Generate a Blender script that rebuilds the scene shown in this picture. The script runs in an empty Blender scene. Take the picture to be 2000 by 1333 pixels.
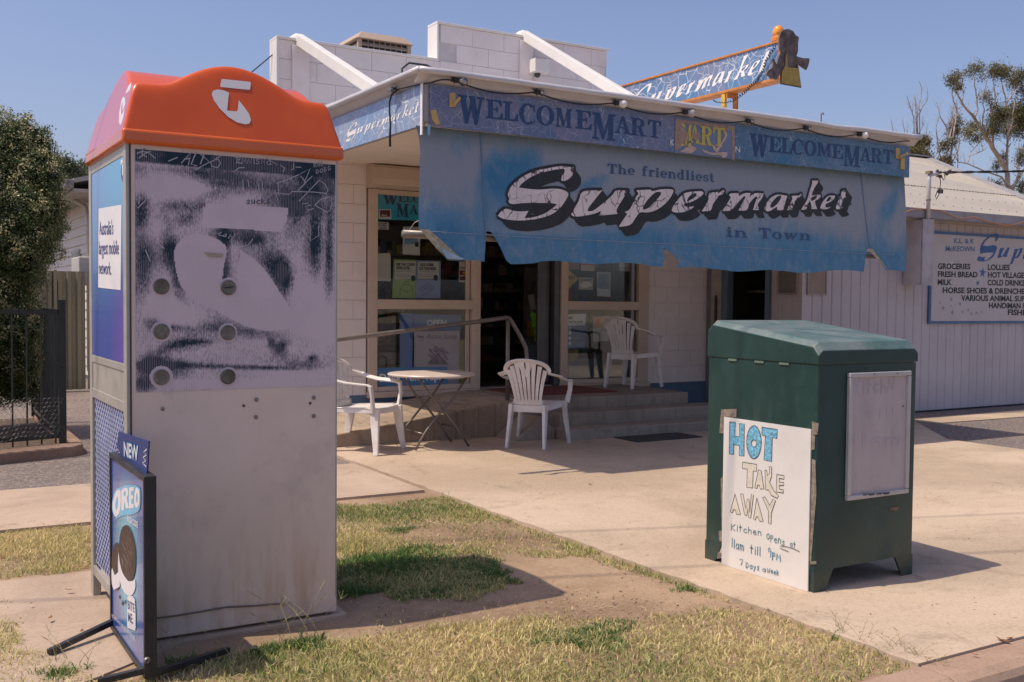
import bpy, bmesh, math, random
import numpy as np
from mathutils import Vector, Matrix
from mathutils.geometry import delaunay_2d_cdt

random.seed(7); rng = np.random.default_rng(7)
SC = bpy.context.scene
COL = SC.collection

# ------------------------------------------------------------------ camera, world, sun
CAM_H = 1.32
YAW, PITCH, ROLL, FPX = math.radians(31.0408), math.radians(2.1762), math.radians(0.5308), 2029.07
_fw = np.array([math.sin(YAW)*math.cos(PITCH), math.cos(YAW)*math.cos(PITCH), -math.sin(PITCH)])
_r0 = np.array([math.cos(YAW), -math.sin(YAW), 0.0]); _u0 = np.cross(_r0, _fw)
_r = _r0*math.cos(ROLL)+_u0*math.sin(ROLL); _u = -_r0*math.sin(ROLL)+_u0*math.cos(ROLL)
CAMP = np.array([0, 0, CAM_H])
cam = bpy.data.cameras.new('camera'); camo = bpy.data.objects.new('camera', cam); COL.objects.link(camo)
camo.matrix_world = Matrix(((_r[0], _u[0], -_fw[0], 0), (_r[1], _u[1], -_fw[1], 0), (_r[2], _u[2], -_fw[2], CAM_H), (0, 0, 0, 1)))
cam.sensor_width = 36; cam.lens = 36*FPX/2000; cam.clip_end = 3000; cam.clip_start = 0.05
SC.camera = camo

SUN = Vector((0.508, -0.10, -1.0)).normalized()
W = bpy.data.worlds.new('World'); SC.world = W; W.use_nodes = True
wn = W.node_tree; wn.nodes.clear()
sky = wn.nodes.new('ShaderNodeTexSky'); sky.sky_type = 'NISHITA'; sky.sun_disc = False
sky.sun_elevation = math.asin(-SUN.z); sky.sun_rotation = math.atan2(-SUN.x, -SUN.y)
sky.air_density = 1.0; sky.dust_density = 2.5; sky.ozone_density = 1.8; sky.altitude = 50
bg = wn.nodes.new('ShaderNodeBackground'); bg.inputs[1].default_value = 0.117
wo = wn.nodes.new('ShaderNodeOutputWorld')
tn = wn.nodes.new('ShaderNodeMix'); tn.data_type = 'RGBA'; tn.blend_type = 'MULTIPLY'; tn.inputs[0].default_value = 1.0; tn.inputs[7].default_value = (1.05, .975, 1.09, 1)   # a violet cast in the whole sky
wn.links.new(sky.outputs[0], tn.inputs[6]); wn.links.new(tn.outputs[2], bg.inputs[0]); wn.links.new(bg.outputs[0], wo.inputs[0])
sl = bpy.data.lights.new('sun', 'SUN'); sl.energy = 3.5; sl.angle = math.radians(0.5); sl.color = (1.0, 0.885, 0.705)
so = bpy.data.objects.new('sun', sl); COL.objects.link(so); so.rotation_euler = SUN.to_track_quat('-Z', 'Y').to_euler(); so.location = (-5, 1, 12)
SC.view_settings.view_transform = 'Standard'; SC.view_settings.look = 'None'
SC.view_settings.exposure = 0.18; SC.view_settings.gamma = 1.0; SC.view_settings.use_curve_mapping = False

# ------------------------------------------------------------------ pixel -> place helpers (photo pixels, 2000 wide)
def ray(x, y): return _fw+_r*(x-1000)/FPX-_u*(y-666.5)/FPX
def onz(x, y, z=0.0):
    d = ray(x, y); return CAMP+d*((z-CAM_H)/d[2])
def ony(x, y, Y):
    d = ray(x, y); return CAMP+d*(Y/d[1])
def onx(x, y, X):
    d = ray(x, y); return CAMP+d*(X/d[0])
class Pl:
    def __init__(s, o, u, v):
        s.o = np.array(o, float); s.u = np.array(u, float); s.v = np.array(v, float)
        s.u /= np.linalg.norm(s.u); s.v /= np.linalg.norm(s.v); s.n = np.cross(s.u, s.v)
    def uv(s, x, y):
        d = ray(x, y); t = ((s.o-CAMP)@s.n)/(d@s.n); p = CAMP+d*t-s.o
        return (float(p@s.u), float(p@s.v))
    def uvs(s, pts): return [s.uv(*p) for p in pts]
    def pt(s, u, v, off=0.0): return s.o+s.u*u+s.v*v+s.n*off
def FY(Y): return Pl((0, Y, 0), (1, 0, 0), (0, 0, 1))       # a wall that faces the street
def FX(X): return Pl((X, 0, 0), (0, -1, 0), (0, 0, 1))      # a wall that faces left
GZ = Pl((0, 0, 0), (1, 0, 0), (0, 1, 0))

# ------------------------------------------------------------------ materials
def S(r, g, b):
    f = lambda c: (c/255/12.92) if c/255 <= .04045 else ((c/255+.055)/1.055)**2.4
    return (f(r), f(g), f(b))
class NT:
    def __init__(s, name):
        s.m = bpy.data.materials.new(name); s.m.use_nodes = True; s.t = s.m.node_tree; s.t.nodes.clear()
        s.out = s.n('OutputMaterial'); s.b = s.n('BsdfPrincipled'); s.l(s.b.outputs[0], s.out.inputs[0])
        s._pos = None
    def n(s, k, **kw):
        x = s.t.nodes.new('ShaderNode'+k)
        for a, v in kw.items(): setattr(x, a, v)
        return x
    def l(s, a, b): s.t.links.new(a, b)
    def inp(s, sock, v):
        if hasattr(v, 'is_output'): s.l(v, sock)
        elif isinstance(v, (tuple, list)) and len(v) == 3 and sock.type == 'RGBA': sock.default_value = (*v, 1)
        else: sock.default_value = v
    def pos(s, scale=(1, 1, 1)):
        if s._pos is None: s._pos = s.n('NewGeometry').outputs['Position']
        if scale == (1, 1, 1): return s._pos
        m = s.n('Mapping'); m.inputs['Scale'].default_value = scale; s.l(s._pos, m.inputs[0]); return m.outputs[0]
    def noise(s, scale, detail=4, rough=.6, stretch=(1, 1, 1), dist=0.0):
        x = s.n('TexNoise'); s.l(s.pos(stretch), x.inputs['Vector']); x.inputs['Scale'].default_value = scale
        x.inputs['Detail'].default_value = detail; x.inputs['Roughness'].default_value = rough; x.inputs['Distortion'].default_value = dist
        return x.outputs[0]
    def ramp(s, f, a, b, lo=0.0, hi=1.0, smooth=True):
        x = s.n('MapRange'); x.interpolation_type = 'SMOOTHSTEP' if smooth else 'LINEAR'
        s.l(f, x.inputs[0]); x.inputs[1].default_value = a; x.inputs[2].default_value = b
        x.inputs[3].default_value = lo; x.inputs[4].default_value = hi; return x.outputs[0]
    def mix(s, f, a, b, mode='MIX'):
        x = s.n('Mix', data_type='RGBA', blend_type=mode); s.inp(x.inputs[0], f); s.inp(x.inputs[6], a); s.inp(x.inputs[7], b); return x.outputs[2]
    def math(s, op, a, b=0.0, c=None):
        x = s.n('Math', operation=op); s.inp(x.inputs[0], a); s.inp(x.inputs[1], b)
        if c is not None: s.inp(x.inputs[2], c)
        return x.outputs[0]
    def attr(s, name, col=False):
        x = s.n('Attribute', attribute_name=name); return x.outputs['Color' if col else 'Fac']
    def bump(s, h, strength=.3, dist=.01):
        x = s.n('Bump'); x.inputs['Strength'].default_value = strength; x.inputs['Distance'].default_value = dist
        s.l(h, x.inputs['Height']); s.l(x.outputs[0], s.b.inputs['Normal'])
    def col(s, v): s.inp(s.b.inputs['Base Color'], v)
    def done(s, rough=.6, metal=0.0, spec=None, coat=None):
        s.inp(s.b.inputs['Roughness'], rough); s.b.inputs['Metallic'].default_value = metal
        if spec is not None: s.b.inputs['Specular IOR Level'].default_value = spec
        if coat is not None: s.b.inputs['Coat Weight'].default_value = coat
        return s.m
_mc = {}
def mat(name, c, rough=.6, metal=0.0, var=.12, scale=6.0, bump=.0, bscale=60.0, dirt=0.0, dirtc=(.16, .11, .07), spec=None, coat=None, stretch=(1, 1, 1)):
    if name in _mc: return _mc[name]
    t = NT(name); f = t.noise(scale, 5, .65, stretch)
    dk = tuple(x*(1-var) for x in c); lt = tuple(min(1, x*(1+var)) for x in c)
    base = t.mix(t.ramp(f, .3, .7), dk, lt)
    if dirt > 0: base = t.mix(t.ramp(t.noise(2.3, 8, .75), .5, .72, 0, dirt), base, dirtc)
    t.col(base)
    if bump > 0: t.bump(t.noise(bscale, 4, .6), bump, .004)
    _mc[name] = t.done(t.ramp(t.noise(9, 3), .3, .7, max(.02, rough-.08), min(1, rough+.08)), metal, spec, coat); return _mc[name]

# ------------------------------------------------------------------ object helpers
def tag(o, label=None, cat=None, group=None, kind=None):
    if label: o['label'] = label
    if cat: o['category'] = cat
    if group: o['group'] = group
    if kind: o['kind'] = kind
    return o
def thing(name, label, cat, loc=(0, 0, 0), rz=0.0, group=None):
    o = bpy.data.objects.new(name, None); COL.objects.link(o); o.location = tuple(float(c) for c in loc); o.rotation_euler = (0, 0, rz)
    o.empty_display_size = .1
    return tag(o, label, cat, group)
def worldloc(p):
    v = Vector((0, 0, 0))
    while p is not None: v += Vector(p.location); p = p.parent
    return v
def link_mesh(name, me, parent=None, loc=None):
    o = bpy.data.objects.new(name, me); COL.objects.link(o)
    if parent is not None: o.parent = parent
    return o
class MB:
    """collects geometry in world coordinates (or in a thing's own when local=True)"""
    def __init__(s): s.v = []; s.f = []; s.m = []
    def add(s, vs, fs, m=0):
        b = len(s.v); s.v += [tuple(map(float, p)) for p in vs]; s.f += [tuple(b+i for i in f) for f in fs]; s.m += [m]*len(fs); return s
    def box(s, a, b, m=0):
        x0, y0, z0 = a; x1, y1, z1 = b
        s.add([(x0, y0, z0), (x1, y0, z0), (x1, y1, z0), (x0, y1, z0), (x0, y0, z1), (x1, y0, z1), (x1, y1, z1), (x0, y1, z1)],
              [(0, 3, 2, 1), (4, 5, 6, 7), (0, 1, 5, 4), (1, 2, 6, 5), (2, 3, 7, 6), (3, 0, 4, 7)], m); return s
    def hexa(s, p8, m=0):
        s.add(p8, [(0, 3, 2, 1), (4, 5, 6, 7), (0, 1, 5, 4), (1, 2, 6, 5), (2, 3, 7, 6), (3, 0, 4, 7)], m); return s
    def prism(s, poly, ax, a, b, m=0):
        """poly: 2D points; ax: 'x','y','z' the axis it is extruded along from a to b"""
        n = len(poly)
        def P(p, t): return {'x': (t, p[0], p[1]), 'y': (p[0], t, p[1]), 'z': (p[0], p[1], t)}[ax]
        vs = [P(p, a) for p in poly]+[P(p, b) for p in poly]
        s.add(vs, [tuple(range(n)), tuple(range(2*n-1, n-1, -1))]+[(i, i+n, (i+1) % n+n, (i+1) % n) for i in range(n)], m); return s
    def tube(s, pts, r, n=8, m=0, cap=True, flat=None, up=None):
        """a swept section along pts; r a number or a list; flat=(w,h) for a rectangular section"""
        P = [Vector(p) for p in pts]; k = len(P); R = r if isinstance(r, (list, tuple)) else [r]*k
        base = len(s.v); T = []
        for i in range(k):
            t = (P[min(k-1, i+1)]-P[max(0, i-1)]); T.append(t.normalized() if t.length > 1e-9 else Vector((0, 0, 1)))
        u = Vector(up) if up is not None else (Vector((0, 0, 1)) if abs(T[0].z) < .9 else Vector((1, 0, 0)))
        for i in range(k):
            u = (u-T[i]*u.dot(T[i])); u = u.normalized() if u.length > 1e-6 else T[i].orthogonal().normalized()
            w = T[i].cross(u)
            if flat is not None:
                fl = flat[i] if isinstance(flat[0], (list, tuple)) else flat
                hw, hh = fl[0]/2, fl[1]/2; sec = [(-hw, -hh), (hw, -hh), (hw, hh), (-hw, hh)]; n = 4
                s.v += [tuple(P[i]+w*a+u*b) for a, b in sec]
            else:
                s.v += [tuple(P[i]+w*(math.cos(2*math.pi*j/n)*R[i])+u*(math.sin(2*math.pi*j/n)*R[i])) for j in range(n)]
        for i in range(k-1):
            for j in range(n):
                a = base+i*n+j; b = base+i*n+(j+1) % n
                s.f.append((a, b, b+n, a+n)); s.m.append(m)
        if cap:
            s.f.append(tuple(base+j for j in range(n-1, -1, -1))); s.m.append(m)
            s.f.append(tuple(base+(k-1)*n+j for j in range(n))); s.m.append(m)
        return s
    def lathe(s, c, prof, n=20, m=0, axis=(0, 0, 1)):
        A = Vector(axis).normalized(); U = A.orthogonal().normalized(); Wv = A.cross(U); base = len(s.v); c = Vector(c)
        for r, h in prof:
            s.v += [tuple(c+A*h+U*(r*math.cos(2*math.pi*j/n))+Wv*(r*math.sin(2*math.pi*j/n))) for j in range(n)]
        for i in range(len(prof)-1):
            for j in range(n):
                a = base+i*n+j; b = base+i*n+(j+1) % n; s.f.append((a, b, b+n, a+n)); s.m.append(m)
        s.f.append(tuple(base+j for j in range(n-1, -1, -1))); s.m.append(m)
        s.f.append(tuple(base+(len(prof)-1)*n+j for j in range(n))); s.m.append(m)
        return s
    def mesh(s, name, mats, org=(0, 0, 0), smooth=False):
        me = bpy.data.meshes.new(name); o = Vector(org)
        me.from_pydata([tuple(Vector(p)-o) for p in s.v], [], s.f)
        for x in (mats if isinstance(mats, (list, tuple)) else [mats]): me.materials.append(x)
        if any(s.m): me.polygons.foreach_set('material_index', s.m)
        if smooth: me.polygons.foreach_set('use_smooth', [True]*len(me.polygons))
        me.validate(); me.update(); return me
    def build(s, name, mats, parent=None, bevel=0.0, smooth=False, local=False, org=None, seg=2, autos=None):
        og = Vector((0, 0, 0)) if local else (Vector(org) if org is not None else (worldloc(parent) if parent else Vector((0, 0, 0))))
        me = s.mesh(name, mats, og, smooth)
        bm = bmesh.new(); bm.from_mesh(me); bmesh.ops.recalc_face_normals(bm, faces=bm.faces); bm.to_mesh(me); bm.free()
        o = link_mesh(name, me, parent)
        if parent is None and org is not None: o.location = Vector(org)
        if bevel > 0:
            b = o.modifiers.new('bevel', 'BEVEL'); b.width = bevel; b.segments = seg; b.limit_method = 'ANGLE'; b.angle_limit = math.radians(35); b.harden_normals = False
        if autos is not None:
            sm = [True]*len(me.polygons); me.polygons.foreach_set('use_smooth', sm)
            bm = bmesh.new(); bm.from_mesh(me)
            for e in bm.edges:
                if len(e.link_faces) == 2 and e.calc_face_angle(0) > math.radians(autos): e.smooth = False
            bm.to_mesh(me); bm.free()
        return o
def dup(root, loc, rz, label):
    r = root.copy(); COL.objects.link(r); r.location = loc; r.rotation_euler = (0, 0, rz); r['label'] = label
    for ch in list(root.children):
        c = ch.copy(); COL.objects.link(c); c.parent = r
        for g in ch.children:
            d = g.copy(); COL.objects.link(d); d.parent = c
    return r
def copyobj(o, parent, loc=None):
    c = o.copy(); COL.objects.link(c); c.parent = parent
    if loc is not None: c.location = loc
    return c

# ------------------------------------------------------------------ flat print: filled outlines on a surface
def smooth(pts, k=3):
    """closed loop through pts; a repeated point is a corner"""
    P = []; C = []
    for p in pts:
        if P and abs(p[0]-P[-1][0])+abs(p[1]-P[-1][1]) < 1e-9: C[-1] = True
        else: P.append(p); C.append(False)
    n = len(P); out = []
    for i in range(n):
        p0, p1, p2, p3 = P[i-1], P[i], P[(i+1) % n], P[(i+2) % n]
        # sharp turns stay corners
        def sharp(a, b, c):
            v = (b[0]-a[0], b[1]-a[1]); w = (c[0]-b[0], c[1]-b[1]); l = math.hypot(*v)*math.hypot(*w)+1e-12
            return (v[0]*w[0]+v[1]*w[1])/l < .25
        if C[i] or sharp(p0, p1, p2): p0 = p1
        if C[(i+1) % n] or sharp(p1, p2, p3): p3 = p2
        for j in range(k):
            t = j/k; t2 = t*t; t3 = t2*t
            out.append(tuple(.5*((2*p1[a])+(-p0[a]+p2[a])*t+(2*p0[a]-5*p1[a]+4*p2[a]-p3[a])*t2+(-p0[a]+3*p1[a]-3*p2[a]+p3[a])*t3) for a in (0, 1)))
    return out
def inside(px, py, poly):
    """vectorised point-in-polygon"""
    r_ = np.zeros(len(px), bool); n = len(poly)
    for i in range(n):
        x0, y0 = poly[i]; x1, y1 = poly[(i+1) % n]
        if y0 == y1: continue
        c = ((y0 > py) != (y1 > py)) & (px < (x1-x0)*(py-y0)/(y1-y0)+x0); r_ ^= c
    return r_
def fill(shapes, steiner=()):
    """shapes: (outer, holes, material), later ones on top -> verts, tris, mats (one flat sheet, no overlaps)"""
    V = []; E = []; K = 40.0
    for k, (o, hs, m) in enumerate(shapes):
        for loop in [o]+list(hs):
            b = len(V); n = len(loop); V += [Vector((p[0]*K, p[1]*K)) for p in loop]; E += [(b+i, b+(i+1) % n) for i in range(n)]
    V += [Vector((p[0]*K, p[1]*K)) for p in steiner]
    vs, es, fs, ov, oe, of = delaunay_2d_cdt(V, E, [], 0, 1e-5, False)
    P = np.array([(v[0]/K, v[1]/K) for v in vs]); T = np.array([tuple(f)[:3] for f in fs]); C = P[T].mean(1)
    own = np.full(len(T), -1)
    for k, (o, hs, m) in enumerate(shapes):
        xs = [p[0] for p in o]; ys = [p[1] for p in o]
        c = np.nonzero((C[:, 0] > min(xs)) & (C[:, 0] < max(xs)) & (C[:, 1] > min(ys)) & (C[:, 1] < max(ys)))[0]
        if not len(c): continue
        q = inside(C[c, 0], C[c, 1], o)
        for h in hs: q &= ~inside(C[c, 0], C[c, 1], h)
        own[c[q]] = k
    kk = np.nonzero(own >= 0)[0]
    return [tuple(p) for p in P], [tuple(int(i) for i in T[t]) for t in kk], [shapes[own[t]][2] for t in kk]
class Print:
    """gathers flat printed shapes on one plane and links them as one mesh"""
    def __init__(s, pl, off=.002, disp=None): s.pl = pl; s.off = off; s.disp = disp; s.b = MB(); s.k = 0
    def _p(s, u, v, o): return s.pl.pt(u, v, o+(s.disp(u, v) if s.disp else 0))
    def shapes(s, sh, off=0.0, grid=None):
        st = []
        if grid:
            us = [p[0] for o, _, _ in sh for p in o]; vs = [p[1] for o, _, _ in sh for p in o]
            st = [(u, v) for u in np.arange(min(us), max(us), grid) for v in np.arange(min(vs), max(vs), grid)]
        v, f, m = fill(sh, st); b = len(s.b.v); o = s.off+off
        s.b.v += [tuple(s._p(a, c, o)) for a, c in v]
        for t, mm in zip(f, m):
            a, b_, c = (v[t[0]], v[t[1]], v[t[2]])
            if (b_[0]-a[0])*(c[1]-a[1])-(b_[1]-a[1])*(c[0]-a[0]) < 0: t = t[::-1]
            s.b.f.append(tuple(b+i for i in t)); s.b.m.append(mm)
        return s
    def stroke(s, pts, w, m=0, off=0.0):
        s.k += 1; o = s.off+off+s.k*2e-5; n = len(pts)
        if n < 2: return s
        L, R = [], []
        for i in range(n):
            a = pts[max(0, i-1)]; b = pts[min(n-1, i+1)]; d = (b[0]-a[0], b[1]-a[1]); l = math.hypot(*d)+1e-12
            ex = (w*.4 if i == n-1 else -w*.4 if i == 0 else 0); nx, ny = -d[1]/l*w/2, d[0]/l*w/2
            L.append(s._p(pts[i][0]+nx+d[0]/l*ex, pts[i][1]+ny+d[1]/l*ex, o)); R.append(s._p(pts[i][0]-nx+d[0]/l*ex, pts[i][1]-ny+d[1]/l*ex, o))
        s.b.add(L+R, [(i+n, i+1+n, i+1, i) for i in range(n-1)], m); return s
    def tris(s, v, f, m=0, off=0.0):
        s.b.add([s._p(a, c, s.off+off) for a, c in v], f, m); return s
    def build(s, name, mats, parent=None, org=None):
        og = worldloc(parent) if parent else (org if org is not None else (0, 0, 0))
        me = s.b.mesh(name, mats, og); o = link_mesh(name, me, parent)
        if parent is None and org is not None: o.location = Vector(org)
        return o

def pbuild(p, *a, **k): return tag(p.build(*a, **k), kind='stuff')
_tc = {}
def text_mesh(s_, bold=0.0):
    k = (s_, bold)
    if k in _tc: return _tc[k]
    cu = bpy.data.curves.new('lettering', 'FONT'); cu.body = s_; cu.offset = bold; cu.resolution_u = 3; cu.fill_mode = 'FRONT'
    ob = bpy.data.objects.new('lettering', cu); COL.objects.link(ob)
    dg = bpy.context.evaluated_depsgraph_get(); me = bpy.data.meshes.new_from_object(ob.evaluated_get(dg))
    v = [(p.co.x, p.co.y) for p in me.vertices]; f = [tuple(p.vertices) for p in me.polygons]
    bpy.data.objects.remove(ob); bpy.data.curves.remove(cu); bpy.data.meshes.remove(me)
    x0 = min(p[0] for p in v); x1 = max(p[0] for p in v)
    v = [(p[0]-x0, p[1]/.7) for p in v]
    _tc[k] = (v, f, x1-x0); return _tc[k]
def put_text(pr, s_, u0, v0, u1, v1, h, m=0, bold=.0, off=0.0, slant=0.0):
    """text fitted between (u0,v0) and (u1,v1) (its baseline), capitals h tall"""
    v, f, w = text_mesh(s_, bold); du, dv = u1-u0, v1-v0
    l = math.hypot(du, dv); c, sn = du/l, dv/l; k = l/w
    vv = []
    for x, y in v:
        X = x*k+slant*y*h; Y = y*h; vv.append((u0+X*c-Y*sn, v0+X*sn+Y*c))
    pr.tris(vv, f, m, off)
def px_text(pr, s_, p0, p1, h_px, m=0, bold=0.0, off=0.0, slant=0.0):
    a = pr.pl.uv(*p0); b = pr.pl.uv(*p1); mx, my = (p0[0]+p1[0])/2, (p0[1]+p1[1])/2
    h = pr.pl.uv(mx, my-h_px)[1]-pr.pl.uv(mx, my)[1]
    put_text(pr, s_, a[0], a[1], b[0], b[1], h, m, bold, off, slant)

# ---- a heavy slab-serif alphabet drawn as outlines, cap height 1
def rc(x0, y0, x1, y1): return [(x0, y0), (x1, y0), (x1, y1), (x0, y1)]
def ell(cx, cy, rx, ry, a0=0, a1=360, n=22):
    return [(cx+rx*math.cos(math.radians(a0+(a1-a0)*i/n)), cy+ry*math.sin(math.radians(a0+(a1-a0)*i/n))) for i in range(n if a1-a0 == 360 else n+1)]
def rg(cx, cy, rx, ry, tx, ty): return (ell(cx, cy, rx, ry), [ell(cx, cy, rx-tx, ry-ty)])
def arcp(cx, cy, rx, ry, tx, ty, a0, a1): return ell(cx, cy, rx, ry, a0, a1)+ell(cx, cy, rx-tx, ry-ty, a0, a1)[::-1]
P_ = lambda *ps: [(p, []) if not isinstance(p, tuple) else p for p in ps]
GL = {
 'W': (1.22, P_([(.06, 1), (.34, 1), (.52, .16), (.46, 0), (.33, 0)], [(.33, 0), (.46, 0), (.72, .86), (.64, 1)], [(.50, 1), (.78, 1), (.94, .16), (.88, 0), (.75, 0)], [(.75, 0), (.88, 0), (1.13, .95), (1.02, 1)], rc(0, .92, .42, 1), rc(.86, .92, 1.22, 1))),
 'E': (.80, P_(rc(.10, 0, .34, 1), rc(0, .91, .74, 1), rc(0, 0, .80, .09), rc(.3, .46, .56, .55), [(.58, .91), (.74, 1), (.76, .68), (.70, .68)], [(.62, .09), (.80, 0), (.82, .34), (.75, .34)], rc(.50, .36, .57, .66))),
 'L': (.76, P_(rc(.10, 0, .34, 1), rc(0, .91, .46, 1), rc(0, 0, .76, .09), [(.56, .09), (.76, 0), (.78, .38), (.71, .38)])),
 'C': (.86, P_(arcp(.46, .5, .46, .52, .25, .09, 48, 312), [(.70, .92), (.82, 1), (.84, .62), (.77, .62)], [(.76, .10), (.78, .18), (.86, .26), (.83, .12)])),
 'O': (.94, P_(rg(.47, .5, .47, .52, .25, .09))),
 'M': (1.12, P_(rc(.10, 0, .21, 1), rc(0, 0, .34, .08), [(.06, 1), (.36, 1), (.62, .18), (.56, 0), (.50, 0)], [(.50, 0), (.56, .0), (.88, .9), (.80, 1)], rc(.78, 0, 1.02, 1), rc(.70, 0, 1.12, .08), rc(0, .92, .3, 1), rc(.80, .92, 1.12, 1))),
 'A': (1.0, P_([(.42, 1), (.56, 1), (.93, 0), (.66, 0)], [(.42, 1), (.50, .86), (.20, 0), (.11, 0)], rc(.24, .30, .66, .38), rc(0, 0, .33, .08), rc(.56, 0, 1.0, .08))),
 'R': (.98, P_(rc(.10, 0, .34, 1), rc(0, .92, .5, 1), rc(0, 0, .45, .08), (ell(.46, .735, .38, .265), [ell(.44, .735, .16, .18)]), [(.42, .5), (.62, .52), (.86, .0), (.60, .0)], rc(.70, 0, .98, .08))),
 'T': (.90, P_(rc(.33, 0, .57, 1), rc(.02, .91, .88, 1), [(0, .66), (.07, .66), (.20, .91), (.02, 1)], [(.83, .66), (.90, .66), (.88, 1), (.70, .91)], rc(.2, 0, .70, .08))),
 'h': (.84, P_(rc(.10, 0, .30, 1), rc(0, .92, .3, 1), rc(0, 0, .40, .08), arcp(.45, .38, .29, .29, .19, .10, 0, 120), rc(.55, 0, .74, .40), rc(.46, 0, .84, .08))),
 'e': (.70, P_(arcp(.35, .33, .35, .35, .19, .08, 0, 318), rc(.14, .29, .70, .36))),
 'f': (.56, P_(rc(.12, 0, .31, .80), rc(0, 0, .44, .08), rc(0, .58, .48, .66), arcp(.40, .78, .28, .24, .18, .09, 60, 180), ell(.46, .90, .09, .09))),
 'r': (.62, P_(rc(.10, 0, .30, .66), rc(0, .58, .3, .66), rc(0, 0, .42, .08), arcp(.44, .40, .22, .27, .12, .1, 60, 170), ell(.52, .57, .10, .10))),
 'i': (.42, P_(rc(.10, 0, .31, .66), rc(0, .58, .31, .66), rc(0, 0, .42, .08), ell(.20, .85, .12, .11))),
 'n': (.86, P_(rc(.10, 0, .30, .66), rc(0, .58, .3, .66), rc(0, 0, .40, .08), arcp(.46, .38, .30, .29, .19, .10, 0, 130), rc(.57, 0, .76, .40), rc(.48, 0, .86, .08))),
 'd': (.80, P_(rc(.46, 0, .66, 1), rc(.36, .92, .66, 1), rc(.46, 0, .78, .08), rg(.34, .33, .34, .35, .19, .08))),
 'l': (.42, P_(rc(.10, 0, .31, 1), rc(0, .92, .31, 1), rc(0, 0, .42, .08))),
 's': (.60, P_(arcp(.30, .48, .28, .20, .16, .08, 30, 270), arcp(.30, .20, .29, .21, .16, .08, -150, 90), [(.46, .66), (.54, .66), (.54, .46), (.48, .46)], [(.02, 0), (.08, 0), (.10, .2), (.02, .2)])),
 't': (.52, P_(rc(.13, .1, .32, .9), rc(0, .58, .46, .66), arcp(.34, .17, .21, .19, .18, .10, 180, 330))),
 'o': (.74, P_(rg(.37, .33, .37, .35, .19, .08))),
 'w': (1.06, P_([(.06, .66), (.27, .66), (.44, .12), (.38, 0), (.29, 0)], [(.29, 0), (.38, 0), (.60, .6), (.54, .66)], [(.43, .66), (.64, .66), (.80, .12), (.74, 0), (.66, 0)], [(.66, 0), (.74, 0), (1.0, .62), (.92, .66)], rc(0, .58, .34, .66), rc(.80, .58, 1.06, .66))),
}
def slab(pr, ch, u0, v0, w, h, m=0, off=0.0):
    gw, sh = GL[ch]
    T = lambda L: [(u0+x/gw*w, v0+y*h) for x, y in L]
    pr.shapes([(T(o), [T(q) for q in hs], m) for o, hs in sh], off)
def slab_px(pr, ch, x0, x1, yt, yb, m=0, off=0.0):
    """a letter whose box spans x0..x1 and (at its middle) yt..yb in the photo"""
    xm = (x0+x1)/2; a = pr.pl.uv(xm, yb); b = pr.pl.uv(xm, yt); l = pr.pl.uv(x0, (yt+yb)/2); r_ = pr.pl.uv(x1, (yt+yb)/2)
    slab(pr, ch, l[0], a[1], r_[0]-l[0], b[1]-a[1], m, off)
def slab_line(pr, s_, p0, p1, h_px, m=0, off=0.0, gap=.10, space=.5):
    a = pr.pl.uv(*p0); b = pr.pl.uv(*p1); mx, my = (p0[0]+p1[0])/2, (p0[1]+p1[1])/2
    h = pr.pl.uv(mx, my-h_px)[1]-pr.pl.uv(mx, my)[1]
    tot = sum((GL[c][0]+gap) if c != ' ' else space for c in s_)-gap; k = (b[0]-a[0])/tot; x = 0
    for c in s_:
        if c == ' ': x += space; continue
        t = x/tot; slab(pr, c, a[0]+x*k, a[1]+(b[1]-a[1])*t, GL[c][0]*k, h, m, off); x += GL[c][0]+gap

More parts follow.
